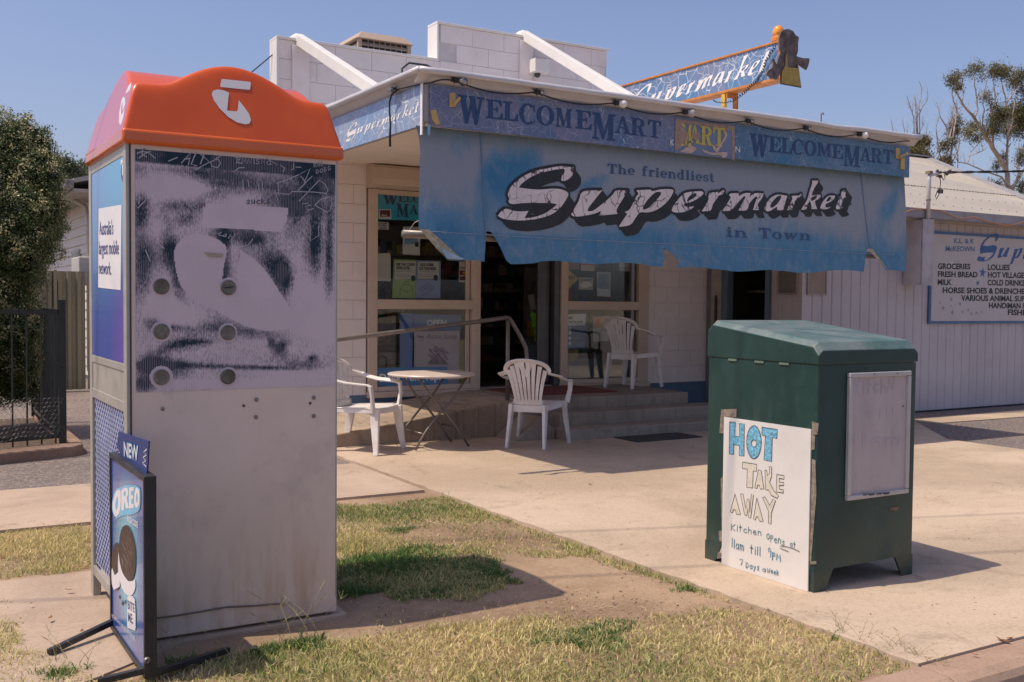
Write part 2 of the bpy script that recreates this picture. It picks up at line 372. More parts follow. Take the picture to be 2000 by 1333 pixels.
# ---- single-stroke hand lettering (unit box, y up)
HW = {
 'K': [[(0, 0), (0, 1)], [(.6, 1), (0, .45), (.6, 0)]], 'i': [[(.1, 0), (.1, .6)], [(.1, .8), (.1, .88)]], 't': [[(.2, 1), (.2, 0)], [(0, .65), (.45, .65)]],
 'c': [[(.5, .5), (.3, .6), (.05, .4), (.05, .15), (.3, 0), (.5, .1)]], 'h': [[(0, 1), (0, 0)], [(0, .4), (.2, .6), (.42, .5), (.45, 0)]], 'e': [[(.05, .3), (.5, .35), (.4, .58), (.15, .55), (.02, .25), (.2, 0), (.5, .08)]],
 'n': [[(0, .6), (0, 0)], [(0, .4), (.2, .6), (.42, .5), (.45, 0)]], 'o': [[(.25, .6), (.02, .4), (.05, .1), (.25, 0), (.48, .2), (.45, .5), (.25, .6)]], 'O': [[(.3, .8), (.02, .5), (.08, .1), (.3, 0), (.55, .3), (.5, .7), (.3, .8)]],
 'p': [[(0, .6), (0, -.35)], [(0, .5), (.25, .6), (.45, .4), (.35, .1), (0, .1)]], 's': [[(.42, .55), (.15, .6), (.08, .42), (.4, .25), (.35, .02), (.02, .05)]], 'a': [[(.45, .5), (.2, .6), (.02, .3), (.15, 0), (.42, .15)], [(.46, .6), (.46, 0)]],
 '1': [[(.1, 1), (.1, 0)]], 'm': [[(0, .6), (0, 0)], [(0, .4), (.15, .6), (.3, .5), (.3, 0)], [(.3, .4), (.45, .6), (.6, .5), (.6, 0)]], 'l': [[(.1, 1), (.1, 0)]],
 '9': [[(.45, .7), (.25, 1), (.02, .8), (.1, .5), (.45, .65), (.42, 0)]], 'P': [[(0, .7), (0, -.2)], [(0, .65), (.35, .7), (.4, .4), (0, .3)]], 'M': [[(0, 0), (.05, .75), (.3, .3), (.55, .75), (.6, 0)]], '7': [[(0, .75), (.4, .85), (.2, 0)]],
 'D': [[(.05, 0), (.05, .85), (.4, .75), (.5, .35), (.3, .02), (.05, 0)]], 'y': [[(0, .6), (.2, .15)], [(.42, .6), (.1, -.3)]], 'W': [[(0, .75), (.15, 0), (.3, .5), (.45, 0), (.65, .8)]], 'k': [[(0, .85), (0, 0)], [(.4, .55), (0, .3), (.42, 0)]],
 'A': [[(0, 0), (.35, 1), (.6, 0)], [(.12, .4), (.5, .4)]], 'L': [[(.15, 1), (0, 0), (.5, .05)]], 'N': [[(0, 0), (.05, 1), (.5, .05), (.55, 1)]], 'Z': [[(0, 1), (.5, .95), (0, .05), (.6, 0)]], 'I': [[(.1, 0), (.1, 1)]], 'U': [[(0, 1), (.05, .1), (.3, 0), (.5, .2), (.5, 1)]],
 'R': [[(0, 0), (0, 1), (.4, .8), (.35, .55), (0, .5), (.5, 0)]], 'B': [[(0, 0), (0, 1), (.4, .8), (0, .5), (.45, .3), (.35, 0), (0, 0)]], 'G': [[(.5, .8), (.2, 1), (0, .5), (.2, 0), (.5, .1), (.5, .45), (.3, .45)]], 'u': [[(0, .6), (.05, .05), (.35, .05), (.4, .6)], [(.4, .6), (.45, 0)]],
 'S': [[(.5, .9), (.15, 1), (.05, .65), (.45, .4), (.4, .05), (0, .05)]], 'T': [[(0, 1), (.6, 1)], [(.3, 1), (.3, 0)]], 'E': [[(.5, 1), (0, 1), (0, 0), (.5, 0)], [(0, .5), (.4, .5)]],
}
def hand(pr, s_, p0, p1, h_px, w, m=0, off=0.0, jit=.04):
    a = pr.pl.uv(*p0); b = pr.pl.uv(*p1); mx, my = (p0[0]+p1[0])/2, (p0[1]+p1[1])/2
    h = pr.pl.uv(mx, my-h_px)[1]-pr.pl.uv(mx, my)[1]; wid = lambda c: .45 if c == ' ' else max(x for st in HW[c] for x, y in st)+.28
    tot = sum(wid(c) for c in s_)-.28; du, dv = b[0]-a[0], b[1]-a[1]; x = 0
    for c in s_:
        if c != ' ':
            jy = random.uniform(-jit, jit)*2
            for st in HW[c]:
                pr.stroke([(a[0]+(x+q[0])/tot*du, a[1]+(x+q[0])/tot*dv+(q[1]+jy+random.uniform(-jit, jit)/2)*h) for q in st], w, m, off)
        x += wid(c)
# ================================================================== GROUND
def vnoise(x, y, s, seed=0):
    """smooth value noise"""
    x = np.asarray(x)*s; y = np.asarray(y)*s; xi = np.floor(x).astype(int); yi = np.floor(y).astype(int); fx = x-xi; fy = y-yi
    fx = fx*fx*(3-2*fx); fy = fy*fy*(3-2*fy)
    def h(a, b):
        k = (a*374761393+b*668265263+seed*1442695041) & 0xffffffff; k = ((k ^ (k >> 13))*1274126177) & 0xffffffff; return ((k ^ (k >> 16)) & 0xffff)/65535.0
    return (h(xi, yi)*(1-fx)+h(xi+1, yi)*fx)*(1-fy)+(h(xi, yi+1)*(1-fx)+h(xi+1, yi+1)*fx)*fy
def fbm(x, y, s, seed=0, o=4):
    a = 0; w = 1; t = 0
    for k in range(o): a = a+w*vnoise(x, y, s*2**k, seed+k); t += w; w *= .5
    return a/t

# materials of the ground
def soil_mat():
    t = NT('dry_soil'); f = t.noise(1.1, 6, .65); g = t.noise(38, 4, .7)
    c = t.mix(t.ramp(f, .35, .68), (.23, .15, .098), (.40, .28, .185))
    c = t.mix(t.ramp(g, .5, .75, 0, .5), c, (.52, .40, .29))
    v = t.n('TexVoronoi', feature='DISTANCE_TO_EDGE'); t.l(t.pos(), v.inputs['Vector']); v.inputs['Scale'].default_value = 42
    c = t.mix(t.ramp(t.noise(95, 2, .5), .63, .72, 0, .75), c, (.10, .08, .07))
    t.col(c); t.bump(t.math('ADD', t.noise(60, 5, .75), t.noise(8, 3)), .6, .012); return t.done(.95, spec=.2)
def concrete_mat(name, a, b, crack=False, sc=1.0, streak=.0):
    t = NT(name); f = t.noise(.55*sc, 7, .62, dist=.6); g = t.noise(75, 4, .8)
    c = t.mix(t.ramp(f, .34, .68), a, b)
    c = t.mix(t.ramp(t.noise(2.2*sc, 6, .7, (1, 1.7, 1)), .52, .72, 0, .38), c, tuple(x*.62 for x in a))
    c = t.mix(t.ramp(t.noise(4.5*sc, 5, .7), .58, .75, 0, .35), c, tuple(min(1, x*1.18) for x in b))
    c = t.mix(t.ramp(g, .48, .72, 0, .42), c, tuple(x*.5 for x in a)); c = t.mix(t.ramp(g, .50, .30, 0, .25), c, tuple(min(1, x*1.2) for x in b))
    c = t.mix(t.ramp(t.noise(31*sc, 2, .4), .73, .77, 0, .8), c, (.09, .07, .055)); c = t.mix(t.ramp(t.noise(1.3*sc, 8, .8, (1.6, .7, 1), 1.2), .57, .68, 0, .42), c, tuple(x*.5 for x in a))
    if streak: c = t.mix(t.ramp(t.noise(3, 4, .6, (6, 1, .3)), .5, .7, 0, streak), c, (.11, .085, .07))
    t.col(c); t.bump(t.math('ADD', t.noise(170, 3, .6), t.math('MULTIPLY', t.noise(9, 4), .8)), .28, .004); return t.done(.88, spec=.25)
def asphalt_mat():
    t = NT('asphalt'); v = t.n('TexVoronoi'); t.l(t.pos(), v.inputs['Vector']); v.inputs['Scale'].default_value = 75
    c = t.mix(v.outputs['Distance'], (.20, .165, .155), (.085, .07, .072)); hs = t.n('SeparateColor'); t.l(v.outputs['Color'], hs.inputs[0])
    c = t.mix(t.ramp(hs.outputs[0], .55, .9, 0, .6), c, (.40, .33, .29))
    c = t.mix(t.ramp(t.noise(.9, 5), .4, .7, 0, .4), c, (.30, .235, .19))
    t.col(c); t.bump(v.outputs['Distance'], .7, .006); return t.done(.93, spec=.2)
M_SOIL = soil_mat()
M_CONC = concrete_mat('pale_concrete', (.40, .305, .222), (.555, .43, .325))  # pale warm concrete of the forecourt and driveway slabs
M_CONC2 = concrete_mat('old_path_concrete', (.36, .27, .205), (.50, .38, .29), sc=1.6)
M_STEP = concrete_mat('step_concrete', (.25, .21, .17), (.36, .30, .25), sc=2.2, streak=.3)
M_KERB = concrete_mat('kerb_concrete', (.27, .175, .125), (.39, .265, .195), sc=1.8)
M_ASPH = asphalt_mat()

def sheet(name, poly, z, m, thick=0.0, kind='structure'):
    b = MB()
    if thick: b.prism(poly, 'z', z-thick, z)
    else: b.add([(x, y, z) for x, y in poly], [tuple(range(len(poly)))])
    return tag(b.build(name, m), kind=kind)
sheet('ground', [(-900, -900), (900, -900), (900, 900), (-900, 900)][::1], -.135, mat('far_dry_ground', (.33, .26, .17), .95, var=.25, scale=.05))
# verge: one gently uneven sheet of soil between the kerb and the shop
def terrain():
    xs = np.linspace(-14, 24, 230); ys = np.concatenate([np.linspace(2.42, 7, 70), np.linspace(7.2, 40, 60)])
    X, Y = np.meshgrid(xs, ys); Z = (fbm(X, Y, 1.1, 3)-.5)*.016-.006
    b = MB(); b.v = [tuple(p) for p in np.stack([X.ravel(), Y.ravel(), Z.ravel()], 1)]; n = len(xs)
    b.f = [(j*n+i, j*n+i+1, (j+1)*n+i+1, (j+1)*n+i) for j in range(len(ys)-1) for i in range(n-1)]; b.m = [0]*len(b.f)
    return tag(b.build('soil', M_SOIL, smooth=True), kind='structure')
terrain()
SLABX = 3.20
def edge_wobble(x0, y0, x1, y1, n, amp, seed):
    r_ = random.Random(seed); return [(x0+(x1-x0)*i/n+(r_.uniform(-amp, amp) if 0 < i < n else 0), y0+(y1-y0)*i/n+(r_.uniform(-amp, amp) if 0 < i < n else 0)) for i in range(n+1)]
sheet('concrete_forecourt', edge_wobble(SLABX, 2.43, 3.22, 8.9, 60, .012, 1)+[(3.3, 9.86), (8.7, 9.86), (8.7, 8.22), (9.95, 8.22), (9.95, 7.7), (8.85, 6.45), (8.85, 2.43)], .018, M_CONC, .1)
sheet('concrete_driveway', [(8.85, 2.43), (8.85, 5.1), (9.4, 5.15), (24, 5.3), (24, 2.43)], .017, M_CONC, .1)
sheet('concrete_strip', [(9.95, 7.4), (9.95, 7.82), (24, 8.0), (24, 7.1)], .017, M_CONC, .1)
sheet('asphalt_patch', [(8.8, 5.05), (24, 5.2), (24, 8.4), (8.8, 8.4)], .006, M_ASPH, .05)
sheet('footpath', [(-14, 6.40), (3.17, 6.42), (3.19, 7.74), (-14, 7.80)], .014, M_CONC2, .1)
sheet('asphalt_drive', [(-14, 7.82), (3.19, 7.76), (3.2, 8.6), (3.24, 9.9), (3.24, 30), (-14, 30)], .006, M_ASPH, .05)
sheet('booth_pad', [(-14, 3.45), (-.6, 3.55), (.35, 3.62), (.72, 3.86), (.95, 4.02), (1.64, 4.05), (1.70, 4.95), (1.2, 5.30), (-14, 5.30)], .004, M_CONC2, .06)
# kerb and gutter along the road
kb = MB(); prof = [(2.425, -.3), (2.425, .012), (2.30, .010), (2.265, -.006), (2.25, -.03), (2.235, -.13), (2.235, -.3)]
for i in range(20):
    x = -12+i*1.9; kb.prism([(y, z) for y, z in prof], 'x', x+.004, x+1.896)
tag(kb.build('kerb', M_KERB, bevel=.006), kind='structure')
sheet('road', [(-60, -40), (80, -40), (80, 2.235), (-60, 2.235)], -.12, M_ASPH, .1)

# ------------------------------------------------------------------ grass
G_UV = lambda L: [tuple(onz(x, y)[:2]) for x, y in L]
lawns = [ # photo outline, density, length, greenness
 (G_UV([(0, 1022), (90, 1020), (178, 1025), (180, 1114), (80, 1118), (0, 1136)])+[(-3, 5.25), (-3, 6.4)], 1.0, .035, .22),
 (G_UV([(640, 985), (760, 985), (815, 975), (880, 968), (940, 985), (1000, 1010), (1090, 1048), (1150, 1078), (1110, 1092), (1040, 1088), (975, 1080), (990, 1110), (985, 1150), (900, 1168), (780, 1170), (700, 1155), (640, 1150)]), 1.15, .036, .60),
 (G_UV([(640, 1095), (760, 1080), (860, 1066), (930, 1072), (985, 1110), (985, 1140), (900, 1162), (780, 1166), (640, 1146)]), 1.3, .040, 1.35),  # greener turf, its blades also coloured darker to deepen the booth's shadow
 (G_UV([(300, 1300), (420, 1290), (500, 1272), (600, 1256), (760, 1232), (900, 1222), (1000, 1205), (1150, 1212), (1300, 1205), (1420, 1192), (1500, 1196), (1600, 1228), (1700, 1262), (1780, 1288), (1850, 1306), (1790, 1312), (1720, 1330)])+[(2.9, 2.43), (.7, 2.43), (.2, 2.6), (.55, 3.4)], 1.0, .034, .42),
 (G_UV([(0, 1180), (30, 1215), (60, 1270), (150, 1310), (280, 1322)])+[(.7, 3.4), (.4, 2.5), (-1.5, 2.5), (-1.5, 4.6)], .8, .045, .35),
 (G_UV([(1060, 1048), (1180, 1082), (1300, 1118), (1420, 1160), (1500, 1190), (1440, 1190), (1330, 1150), (1200, 1108), (1100, 1080)]), 1.0, .040, .75),
 (G_UV([(640, 1150), (900, 1165), (1100, 1150), (1400, 1190), (1300, 1210), (1000, 1210), (700, 1235)]), .06, .02, .5),
]
def scatter(poly, dens, ln, green, base=4600, seed=0):
    xs = [p[0] for p in poly]; ys = [p[1] for p in poly]; A = (max(xs)-min(xs))*(max(ys)-min(ys)); n = int(A*base*dens)
    x = rng.uniform(min(xs)-.05, max(xs)+.05, n); y = rng.uniform(min(ys)-.05, max(ys)+.05, n)
    wx = x+(vnoise(x, y, 9, 5)-.5)*.14; wy = y+(vnoise(x, y, 9, 9)-.5)*.14; k = inside(wx, wy, poly)
    cl = fbm(x, y, 2.3, 11+seed); k &= rng.uniform(0, 1, n) < np.clip(.30+1.6*(cl-.30), .12, 1)
    x, y, cl = x[k], y[k], cl[k]; return x, y, cl
GX, GY, GL_, GG = [], [], [], []
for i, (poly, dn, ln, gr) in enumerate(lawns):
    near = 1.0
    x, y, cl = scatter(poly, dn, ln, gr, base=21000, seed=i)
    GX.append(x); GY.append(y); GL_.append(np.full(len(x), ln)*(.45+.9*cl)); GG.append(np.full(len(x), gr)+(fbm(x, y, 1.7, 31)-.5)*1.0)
# greener tufts
for (px, py, rx, n, ln, gr) in [(1150, 1243, .16, 2600, .03, 1.35), (905, 972, .055, 500, .075, 1.3), (1350, 1150, .06, 260, .04, 1.0), (780, 1036, .08, 700, .035, 1.2), (1185, 1048, .05, 300, .04, .9), (360, 1296, .05, 300, .05, 1.1),
                                (590, 1258, .07, 800, .045, 1.3), (520, 1272, .04, 400, .05, 1.2), (120, 1318, .06, 500, .05, 1.0), (700, 1155, .08, 700, .045, 1.2), (970, 1120, .05, 500, .035, 1.2), (60, 1024, .04, 300, .03, 1.2), (1650, 1240, .05, 400, .05, 1.2), (1730, 1270, .05, 400, .045, .8), (850, 1155, .05, 250, .035, 1.1)]:
    c = onz(px, py); a = rng.uniform(0, 2*np.pi, n); r_ = rx*np.sqrt(rng.uniform(0, 1, n))*(1+.5*np.sin(a*3+px)); GX.append(c[0]+np.cos(a)*r_*1.3); GY.append(c[1]+np.sin(a)*r_*.9)
    GL_.append(np.full(n, ln)*rng.uniform(.5, 1.1, n)); GG.append(np.full(n, gr)+rng.normal(0, .12, n))
def grass(name, X, Y, Ln, Gr, w0=.0021, z0=.0):
    n = len(X); a = rng.uniform(0, 2*np.pi, n); lean = rng.uniform(.45, 1.6, n); cx, sy = np.cos(a), np.sin(a)
    L = Ln*rng.uniform(.55, 1.35, n); L = L*.88; H = L*np.cos(lean*.9); D = L*np.sin(lean*.9); w = w0*rng.uniform(.6, 1.3, n)
    a2 = rng.uniform(0, 2*np.pi, n); wx, wy = np.cos(a2)*w, np.sin(a2)*w
    V = np.zeros((n, 5, 3)); Z = np.full(n, z0-.006)
    V[:, 0] = np.stack([X-wx, Y-wy, Z], 1); V[:, 1] = np.stack([X+wx, Y+wy, Z], 1)
    mx, my = X+cx*D*.4, Y+sy*D*.4; V[:, 2] = np.stack([mx+wx*.8, my+wy*.8, Z+H*.68], 1); V[:, 3] = np.stack([mx-wx*.8, my-wy*.8, Z+H*.68], 1)
    V[:, 4] = np.stack([X+cx*D, Y+sy*D, Z+H], 1)
    me = bpy.data.meshes.new(name); me.vertices.add(n*5); me.vertices.foreach_set('co', V.ravel())
    li = (np.arange(n)[:, None]*5+np.array([0, 1, 2, 3, 3, 2, 4])).ravel()
    me.loops.add(len(li)); me.loops.foreach_set('vertex_index', li)
    ls = (np.arange(n)[:, None]*7+np.array([0, 4])).ravel(); me.polygons.add(2*n); me.polygons.foreach_set('loop_start', ls); me.polygons.foreach_set('loop_total', np.tile([4, 3], n))
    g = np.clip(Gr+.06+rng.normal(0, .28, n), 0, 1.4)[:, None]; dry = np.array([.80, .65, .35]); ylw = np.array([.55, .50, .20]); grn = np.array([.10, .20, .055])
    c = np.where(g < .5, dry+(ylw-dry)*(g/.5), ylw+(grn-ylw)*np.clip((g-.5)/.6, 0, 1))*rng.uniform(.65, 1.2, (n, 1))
    cc = np.ones((n, 5, 4)); cc[:, :, :3] = c[:, None, :]
    at = me.color_attributes.new('tint', 'FLOAT_COLOR', 'POINT'); at.data.foreach_set('color', cc.ravel())
    me.update(); me.validate(); t = NT(name+'_blade'); t.col(t.attr('tint', True)); m = t.done(.7, spec=.2)
    tl = t.n('BsdfTranslucent'); t.l(t.attr('tint', True), tl.inputs[0]); mx_ = t.n('MixShader'); mx_.inputs[0].default_value = .3
    t.l(t.b.outputs[0], mx_.inputs[1]); t.l(tl.outputs[0], mx_.inputs[2]); t.l(mx_.outputs[0], t.out.inputs[0]); me.materials.append(m)
    return tag(link_mesh(name, me), kind='stuff')
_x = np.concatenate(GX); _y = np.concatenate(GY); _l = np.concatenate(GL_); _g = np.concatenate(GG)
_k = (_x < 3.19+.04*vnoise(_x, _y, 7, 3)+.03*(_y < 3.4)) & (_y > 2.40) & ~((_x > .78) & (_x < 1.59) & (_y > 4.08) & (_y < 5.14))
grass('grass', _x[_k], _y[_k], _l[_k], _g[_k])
# straw runners lying over the turf
def runners():
    b = MB(); r_ = random.Random(21); polys = [lawns[i][0] for i in (0, 1, 3, 4)]; n = 0
    while n < 2600:
        i = r_.randrange(len(_x)); 
        if not _k[i] or _g[i] > .95: continue
        x, y = _x[i], _y[i]; a = r_.uniform(0, 6.28); l = r_.uniform(.03, .10); q = []; z = .012
        for s_ in range(4): q.append((x, y, z+.008*math.sin(s_*1.2)+r_.uniform(-.003, .006))); a += r_.uniform(-.5, .5); x += math.cos(a)*l/3; y += math.sin(a)*l/3
        b.tube(q, [.0008, .0008, .0006, .0003], 3, m=r_.choice([0, 0, 1]), cap=False); n += 1
    return tag(b.build('straw_runners', [mat('pale_straw', (.50, .42, .23), .8), mat('brown_straw', (.34, .26, .14), .8)]), kind='stuff')
runners()
# weedy seed stalks along the slab edge
def stalks():
    b = MB()
    for (px, py, h, n) in [(1640, 1238, .07, 6), (1690, 1258, .06, 6), (1780, 1286, .055, 7), (1800, 1294, .05, 6), (1830, 1302, .045, 5), (1745, 1272, .06, 6), (590, 1252, .19, 4), (560, 1265, .14, 4), (610, 1245, .17, 3), (440, 1290, .10, 3), (340, 1290, .10, 3), (120, 1290, .09, 4), (160, 1300, .10, 3)]:
        c = onz(px, py)
        for k in range(n):
            a = random.uniform(0, 6.28); l = h*random.uniform(.6, 1.1); q = [(c[0]+random.uniform(-.03, .03), c[1]+random.uniform(-.03, .03), 0)]
            for s_ in range(4): q.append((q[-1][0]+math.cos(a)*l*.09*(s_+1), q[-1][1]+math.sin(a)*l*.09*(s_+1), q[-1][2]+l*.25))
            b.tube(q, [.0013, .0012, .001, .0009, .0006], 3)
            for j in range(3):
                aa = a+random.uniform(-1.4, 1.4); e = q[-1]; b.tube([e, (e[0]+math.cos(aa)*l*.28, e[1]+math.sin(aa)*l*.28, e[2]+l*.2)], [.001, .0005], 3)
    return tag(b.build('weed_stalks', mat('straw_stalk', (.30, .27, .12), .8)), kind='stuff')
stalks()
# pebbles and crumbs on the bare soil, dead leaves
def crumbs():
    b = MB(); ico = [(0, 0, 1), (.9, 0, .1), (.3, .85, .1), (-.7, .5, 0), (-.7, -.5, .1), (.3, -.85, 0), (0, 0, -.6)]; fc = [(0, 1, 2), (0, 2, 3), (0, 3, 4), (0, 4, 5), (0, 5, 1), (6, 2, 1), (6, 3, 2), (6, 4, 3), (6, 5, 4), (6, 1, 5)]
    poly = G_UV([(650, 1160), (1000, 1095), (1180, 1085), (1440, 1175), (1470, 1200), (1240, 1225), (900, 1235), (640, 1262)])
    for k in range(2600):
        x = random.uniform(.9, 3.2); y = random.uniform(2.9, 4.9)
        if not inside(np.array([x]), np.array([y]), poly)[0]: continue
        if vnoise(np.array([x]), np.array([y]), 3.5, 77)[0] < random.uniform(.2, .9): continue
        s_ = random.choice([.002, .0025, .003, .003, .004, .006]); a = random.uniform(0, 6.28); m = random.choice([0, 0, 1, 1, 2])
        b.add([(x+(p[0]*math.cos(a)-p[1]*math.sin(a))*s_*1.3, y+(p[0]*math.sin(a)+p[1]*math.cos(a))*s_, p[2]*s_*.5-.001) for p in ico], fc, m)
    return tag(b.build('gravel', [mat('dark_pebble', (.09, .07, .065), .9), mat('brown_pebble', (.22, .15, .10), .9), mat('pale_pebble', (.45, .38, .3), .9)]), kind='stuff')
crumbs()
def litter():
    b = MB()
    for (px, py, s_) in [(1153, 947, .022), (1450, 1030, .012), (1213, 1064, .013), (1060, 921, .012), (1230, 1022, .01), (1290, 1150, .01), (135, 1153, .02), (98, 1208, .02), (160, 1234, .018), (1960, 1252, .03), (1972, 1248, .02), (1905, 1280, .015), (1700, 1200, .008), (1500, 1190, .01), (60, 1180, .012), (40, 1210, .01), (1830, 1180, .008), (1820, 1183, .008)]:
        c = onz(px, py, .02); a = random.uniform(0, 3.1); ca, sa = math.cos(a), math.sin(a)
        pts = [(-1, 0, .15), (-.3, .4, .05), (.5, .3, .1), (1, 0, .35), (.4, -.35, .0), (-.4, -.3, .12)]
        b.add([(c[0]+(x*ca-y*sa)*s_, c[1]+(x*sa+y*ca)*s_, .022+z*s_) for x, y, z in pts], [(0, 1, 2, 5), (5, 2, 4), (2, 3, 4)], 0)
    return tag(b.build('leaf_litter', mat('dead_leaf', (.20, .085, .04), .8)), kind='stuff')
litter()

# ================================================================== SHOP BUILDING
FYW = 9.90        # plane of the shop wall
M_WALL = mat('painted_block_white', (.79, .72, .70), .75, var=.05, scale=2.5, bump=.25, bscale=90, dirt=.16, dirtc=(.42, .35, .30))
M_MORT = mat('painted_joint', (.60, .55, .545), .85, var=.08)
M_TRIMW = mat('white_paint', (.74, .71, .68), .5, var=.04, dirt=.12, dirtc=(.4, .33, .26))
M_CREAM = mat('cream_metal', (.56, .45, .36), .45, var=.04, dirt=.18, dirtc=(.30, .22, .15))
M_DADO = mat('blue_dado_paint', (.10, .17, .27), .7, var=.1, dirt=.25, dirtc=(.2, .17, .14))
M_STEEL = mat('galvanised_steel', (.36, .33, .31), .45, .6, var=.15, scale=20, dirt=.2, dirtc=(.2, .12, .08))
M_BLACK = mat('black_rubber', (.018, .018, .02), .6, var=.2)
shop = thing('shop_building', 'low white painted concrete block shop with a stepped parapet behind the long blue awning', 'shop', (3.28, FYW, 0))
XL, XR, XS, XPR = 3.285, 8.78, 5.02, 7.21
openings = [(4.21, 7.86, .30, 2.70)]
b = MB()
b.box((XL, FYW+.012, -.1), (4.21, FYW+.19, 3.845)); b.box((4.21, FYW+.012, 2.70), (XS, FYW+.19, 3.845)); b.box((XS, FYW+.012, 2.70), (XPR, FYW+.19, 4.235))
b.box((XPR, FYW+.012, 2.70), (7.86, FYW+.19, 3.10)); b.box((7.86, FYW+.012, -.1), (XR+.1, FYW+.19, 3.10)); b.box((4.21, FYW+.012, -.1), (7.86, FYW+.19, .34))
wall = b.build('wall', M_MORT, shop)
b = MB(); b.box((XL, FYW+.2, -.1), (XL+.19, 17, 3.3)); b.build('side_wall', M_WALL, shop)
b = MB(); b.box((XR+3, FYW+.2, -.1), (XR+3.2, 17, 3.0)); b.build('side_wall', M_WALL, shop)
b = MB(); b.box((XL+.2, FYW+.2, 3.12), (XR+3, 17, 3.2)); b.build('roof', mat('roof_sheet', (.5, .49, .48), .5), shop)  # unseen slab behind the parapet, put in to keep sun out of the interior
# blocks: each its own object sharing a few meshes
_bm = {}
def block(x0, x1, z0, z1):
    w, h = round(x1-x0-.0036, 4), round(z1-z0-.0036, 4)
    if w < .03 or h < .03: return
    key = (w, h)
    if key not in _bm:
        m_ = MB(); m_.box((0, 0, 0), (w, .012, h)); me = m_.mesh('concrete_block', M_WALL)
        _bm[key] = me
    o = bpy.data.objects.new('concrete_block', _bm[key]); COL.objects.link(o); o.parent = wall
    o.location = Vector((x0+.0018, FYW+random.uniform(-.0012, .0012), z0+.0018))-worldloc(wall)
rows = np.arange(.345, 4.24, .195)
def sub(x0, x1, z0, z1):
    for (a, c, d, e) in openings:
        if z1 > d+.02 and z0 < e-.02:
            if x0 < a < x1: yield x0, a; x0 = a
            if x0 < c < x1:
                yield c, x1; return
            if x0 >= a-.001 and x1 <= c+.001: return
    yield x0, x1
nblk = 0
for i, z in enumerate(rows):
    z1 = z+.195
    if z > 4.2: break
    xs_ = np.arange(XL-(.195 if i % 2 else 0), XR+.39, .39)
    for x in xs_:
        x0, x1 = max(x, XL), min(x+.39, XR+.1)
        zt = 3.845 if x0 < XS else 4.235
        if x0 < XS < x1 and z1 > 3.86: x0 = XS
        if z1 > 3.86 and x1 <= XS+.001: continue
        if z > 2.95 and x0 > XPR-.001: continue
        if z > 2.95 and x1 > XPR: x1 = XPR
        if x0 > XPR and z > 2.2 and z < 3: pass
        if x1 <= x0: continue
        if x0 < 3.4 and z < 2.0 and False: continue
        for a, c in list(sub(x0, x1, z, z1)):
            block(a, c, z, min(z1, zt)); nblk += 1
print('blocks', nblk)
b = MB()
b.box((XL-.002, FYW-.004, -.02), (4.2, FYW+.01, .345)); b.box((7.865, FYW-.004, .0), (XR+.1, FYW+.01, .345)); b.box((4.2, FYW-.004, -.02), (7.865, FYW+.01, .339))
b.build('blue_dado', M_DADO, shop)
# coping flashings on the parapet
b = MB(); b.box((XL-.025, FYW-.02, 3.846), (XS-.001, FYW+.21, 3.872)); b.build('coping', M_TRIMW, shop, bevel=.004)
b = MB(); b.box((XS-.026, FYW-.02, 3.873), (XS-.002, FYW+.21, 4.236)); b.build('coping', M_TRIMW, shop, bevel=.004)
b = MB(); b.box((XS-.028, FYW-.022, 4.237), (XPR+.02, FYW+.21, 4.262)); b.build('coping', M_TRIMW, shop, bevel=.004)
b = MB(); b.box((XL-.026, FYW-.018, 2.6), (XL-.002, FYW+.2, 3.845)); b.build('corner_flashing', M_TRIMW, shop, bevel=.004)
# thrust plates and raking braces down to the awning
for (x, zt, zb, yy, zz) in [(3.50, 3.80, 3.22, 7.90, 2.935), (6.10, 4.20, 3.60, 7.52, 2.95)]:
    q = MB(); q.box((x-.085, FYW-.035, zb), (x+.085, FYW-.003, zt)); q.build('brace_plate', M_WALL, shop, bevel=.004)
    q = MB(); q.tube([(x, FYW+.05, zt+.085), (x, yy, zz+.06)], .03, flat=(.085, .10)); q.build('brace', M_TRIMW, shop, bevel=.005)
    q = MB(); q.lathe((x, FYW+.06, zt+.045), [(.10, 0), (.085, .05), (.05, .075), (0.01, .085)], 12); q.build('brace_cap', M_TRIMW, shop)

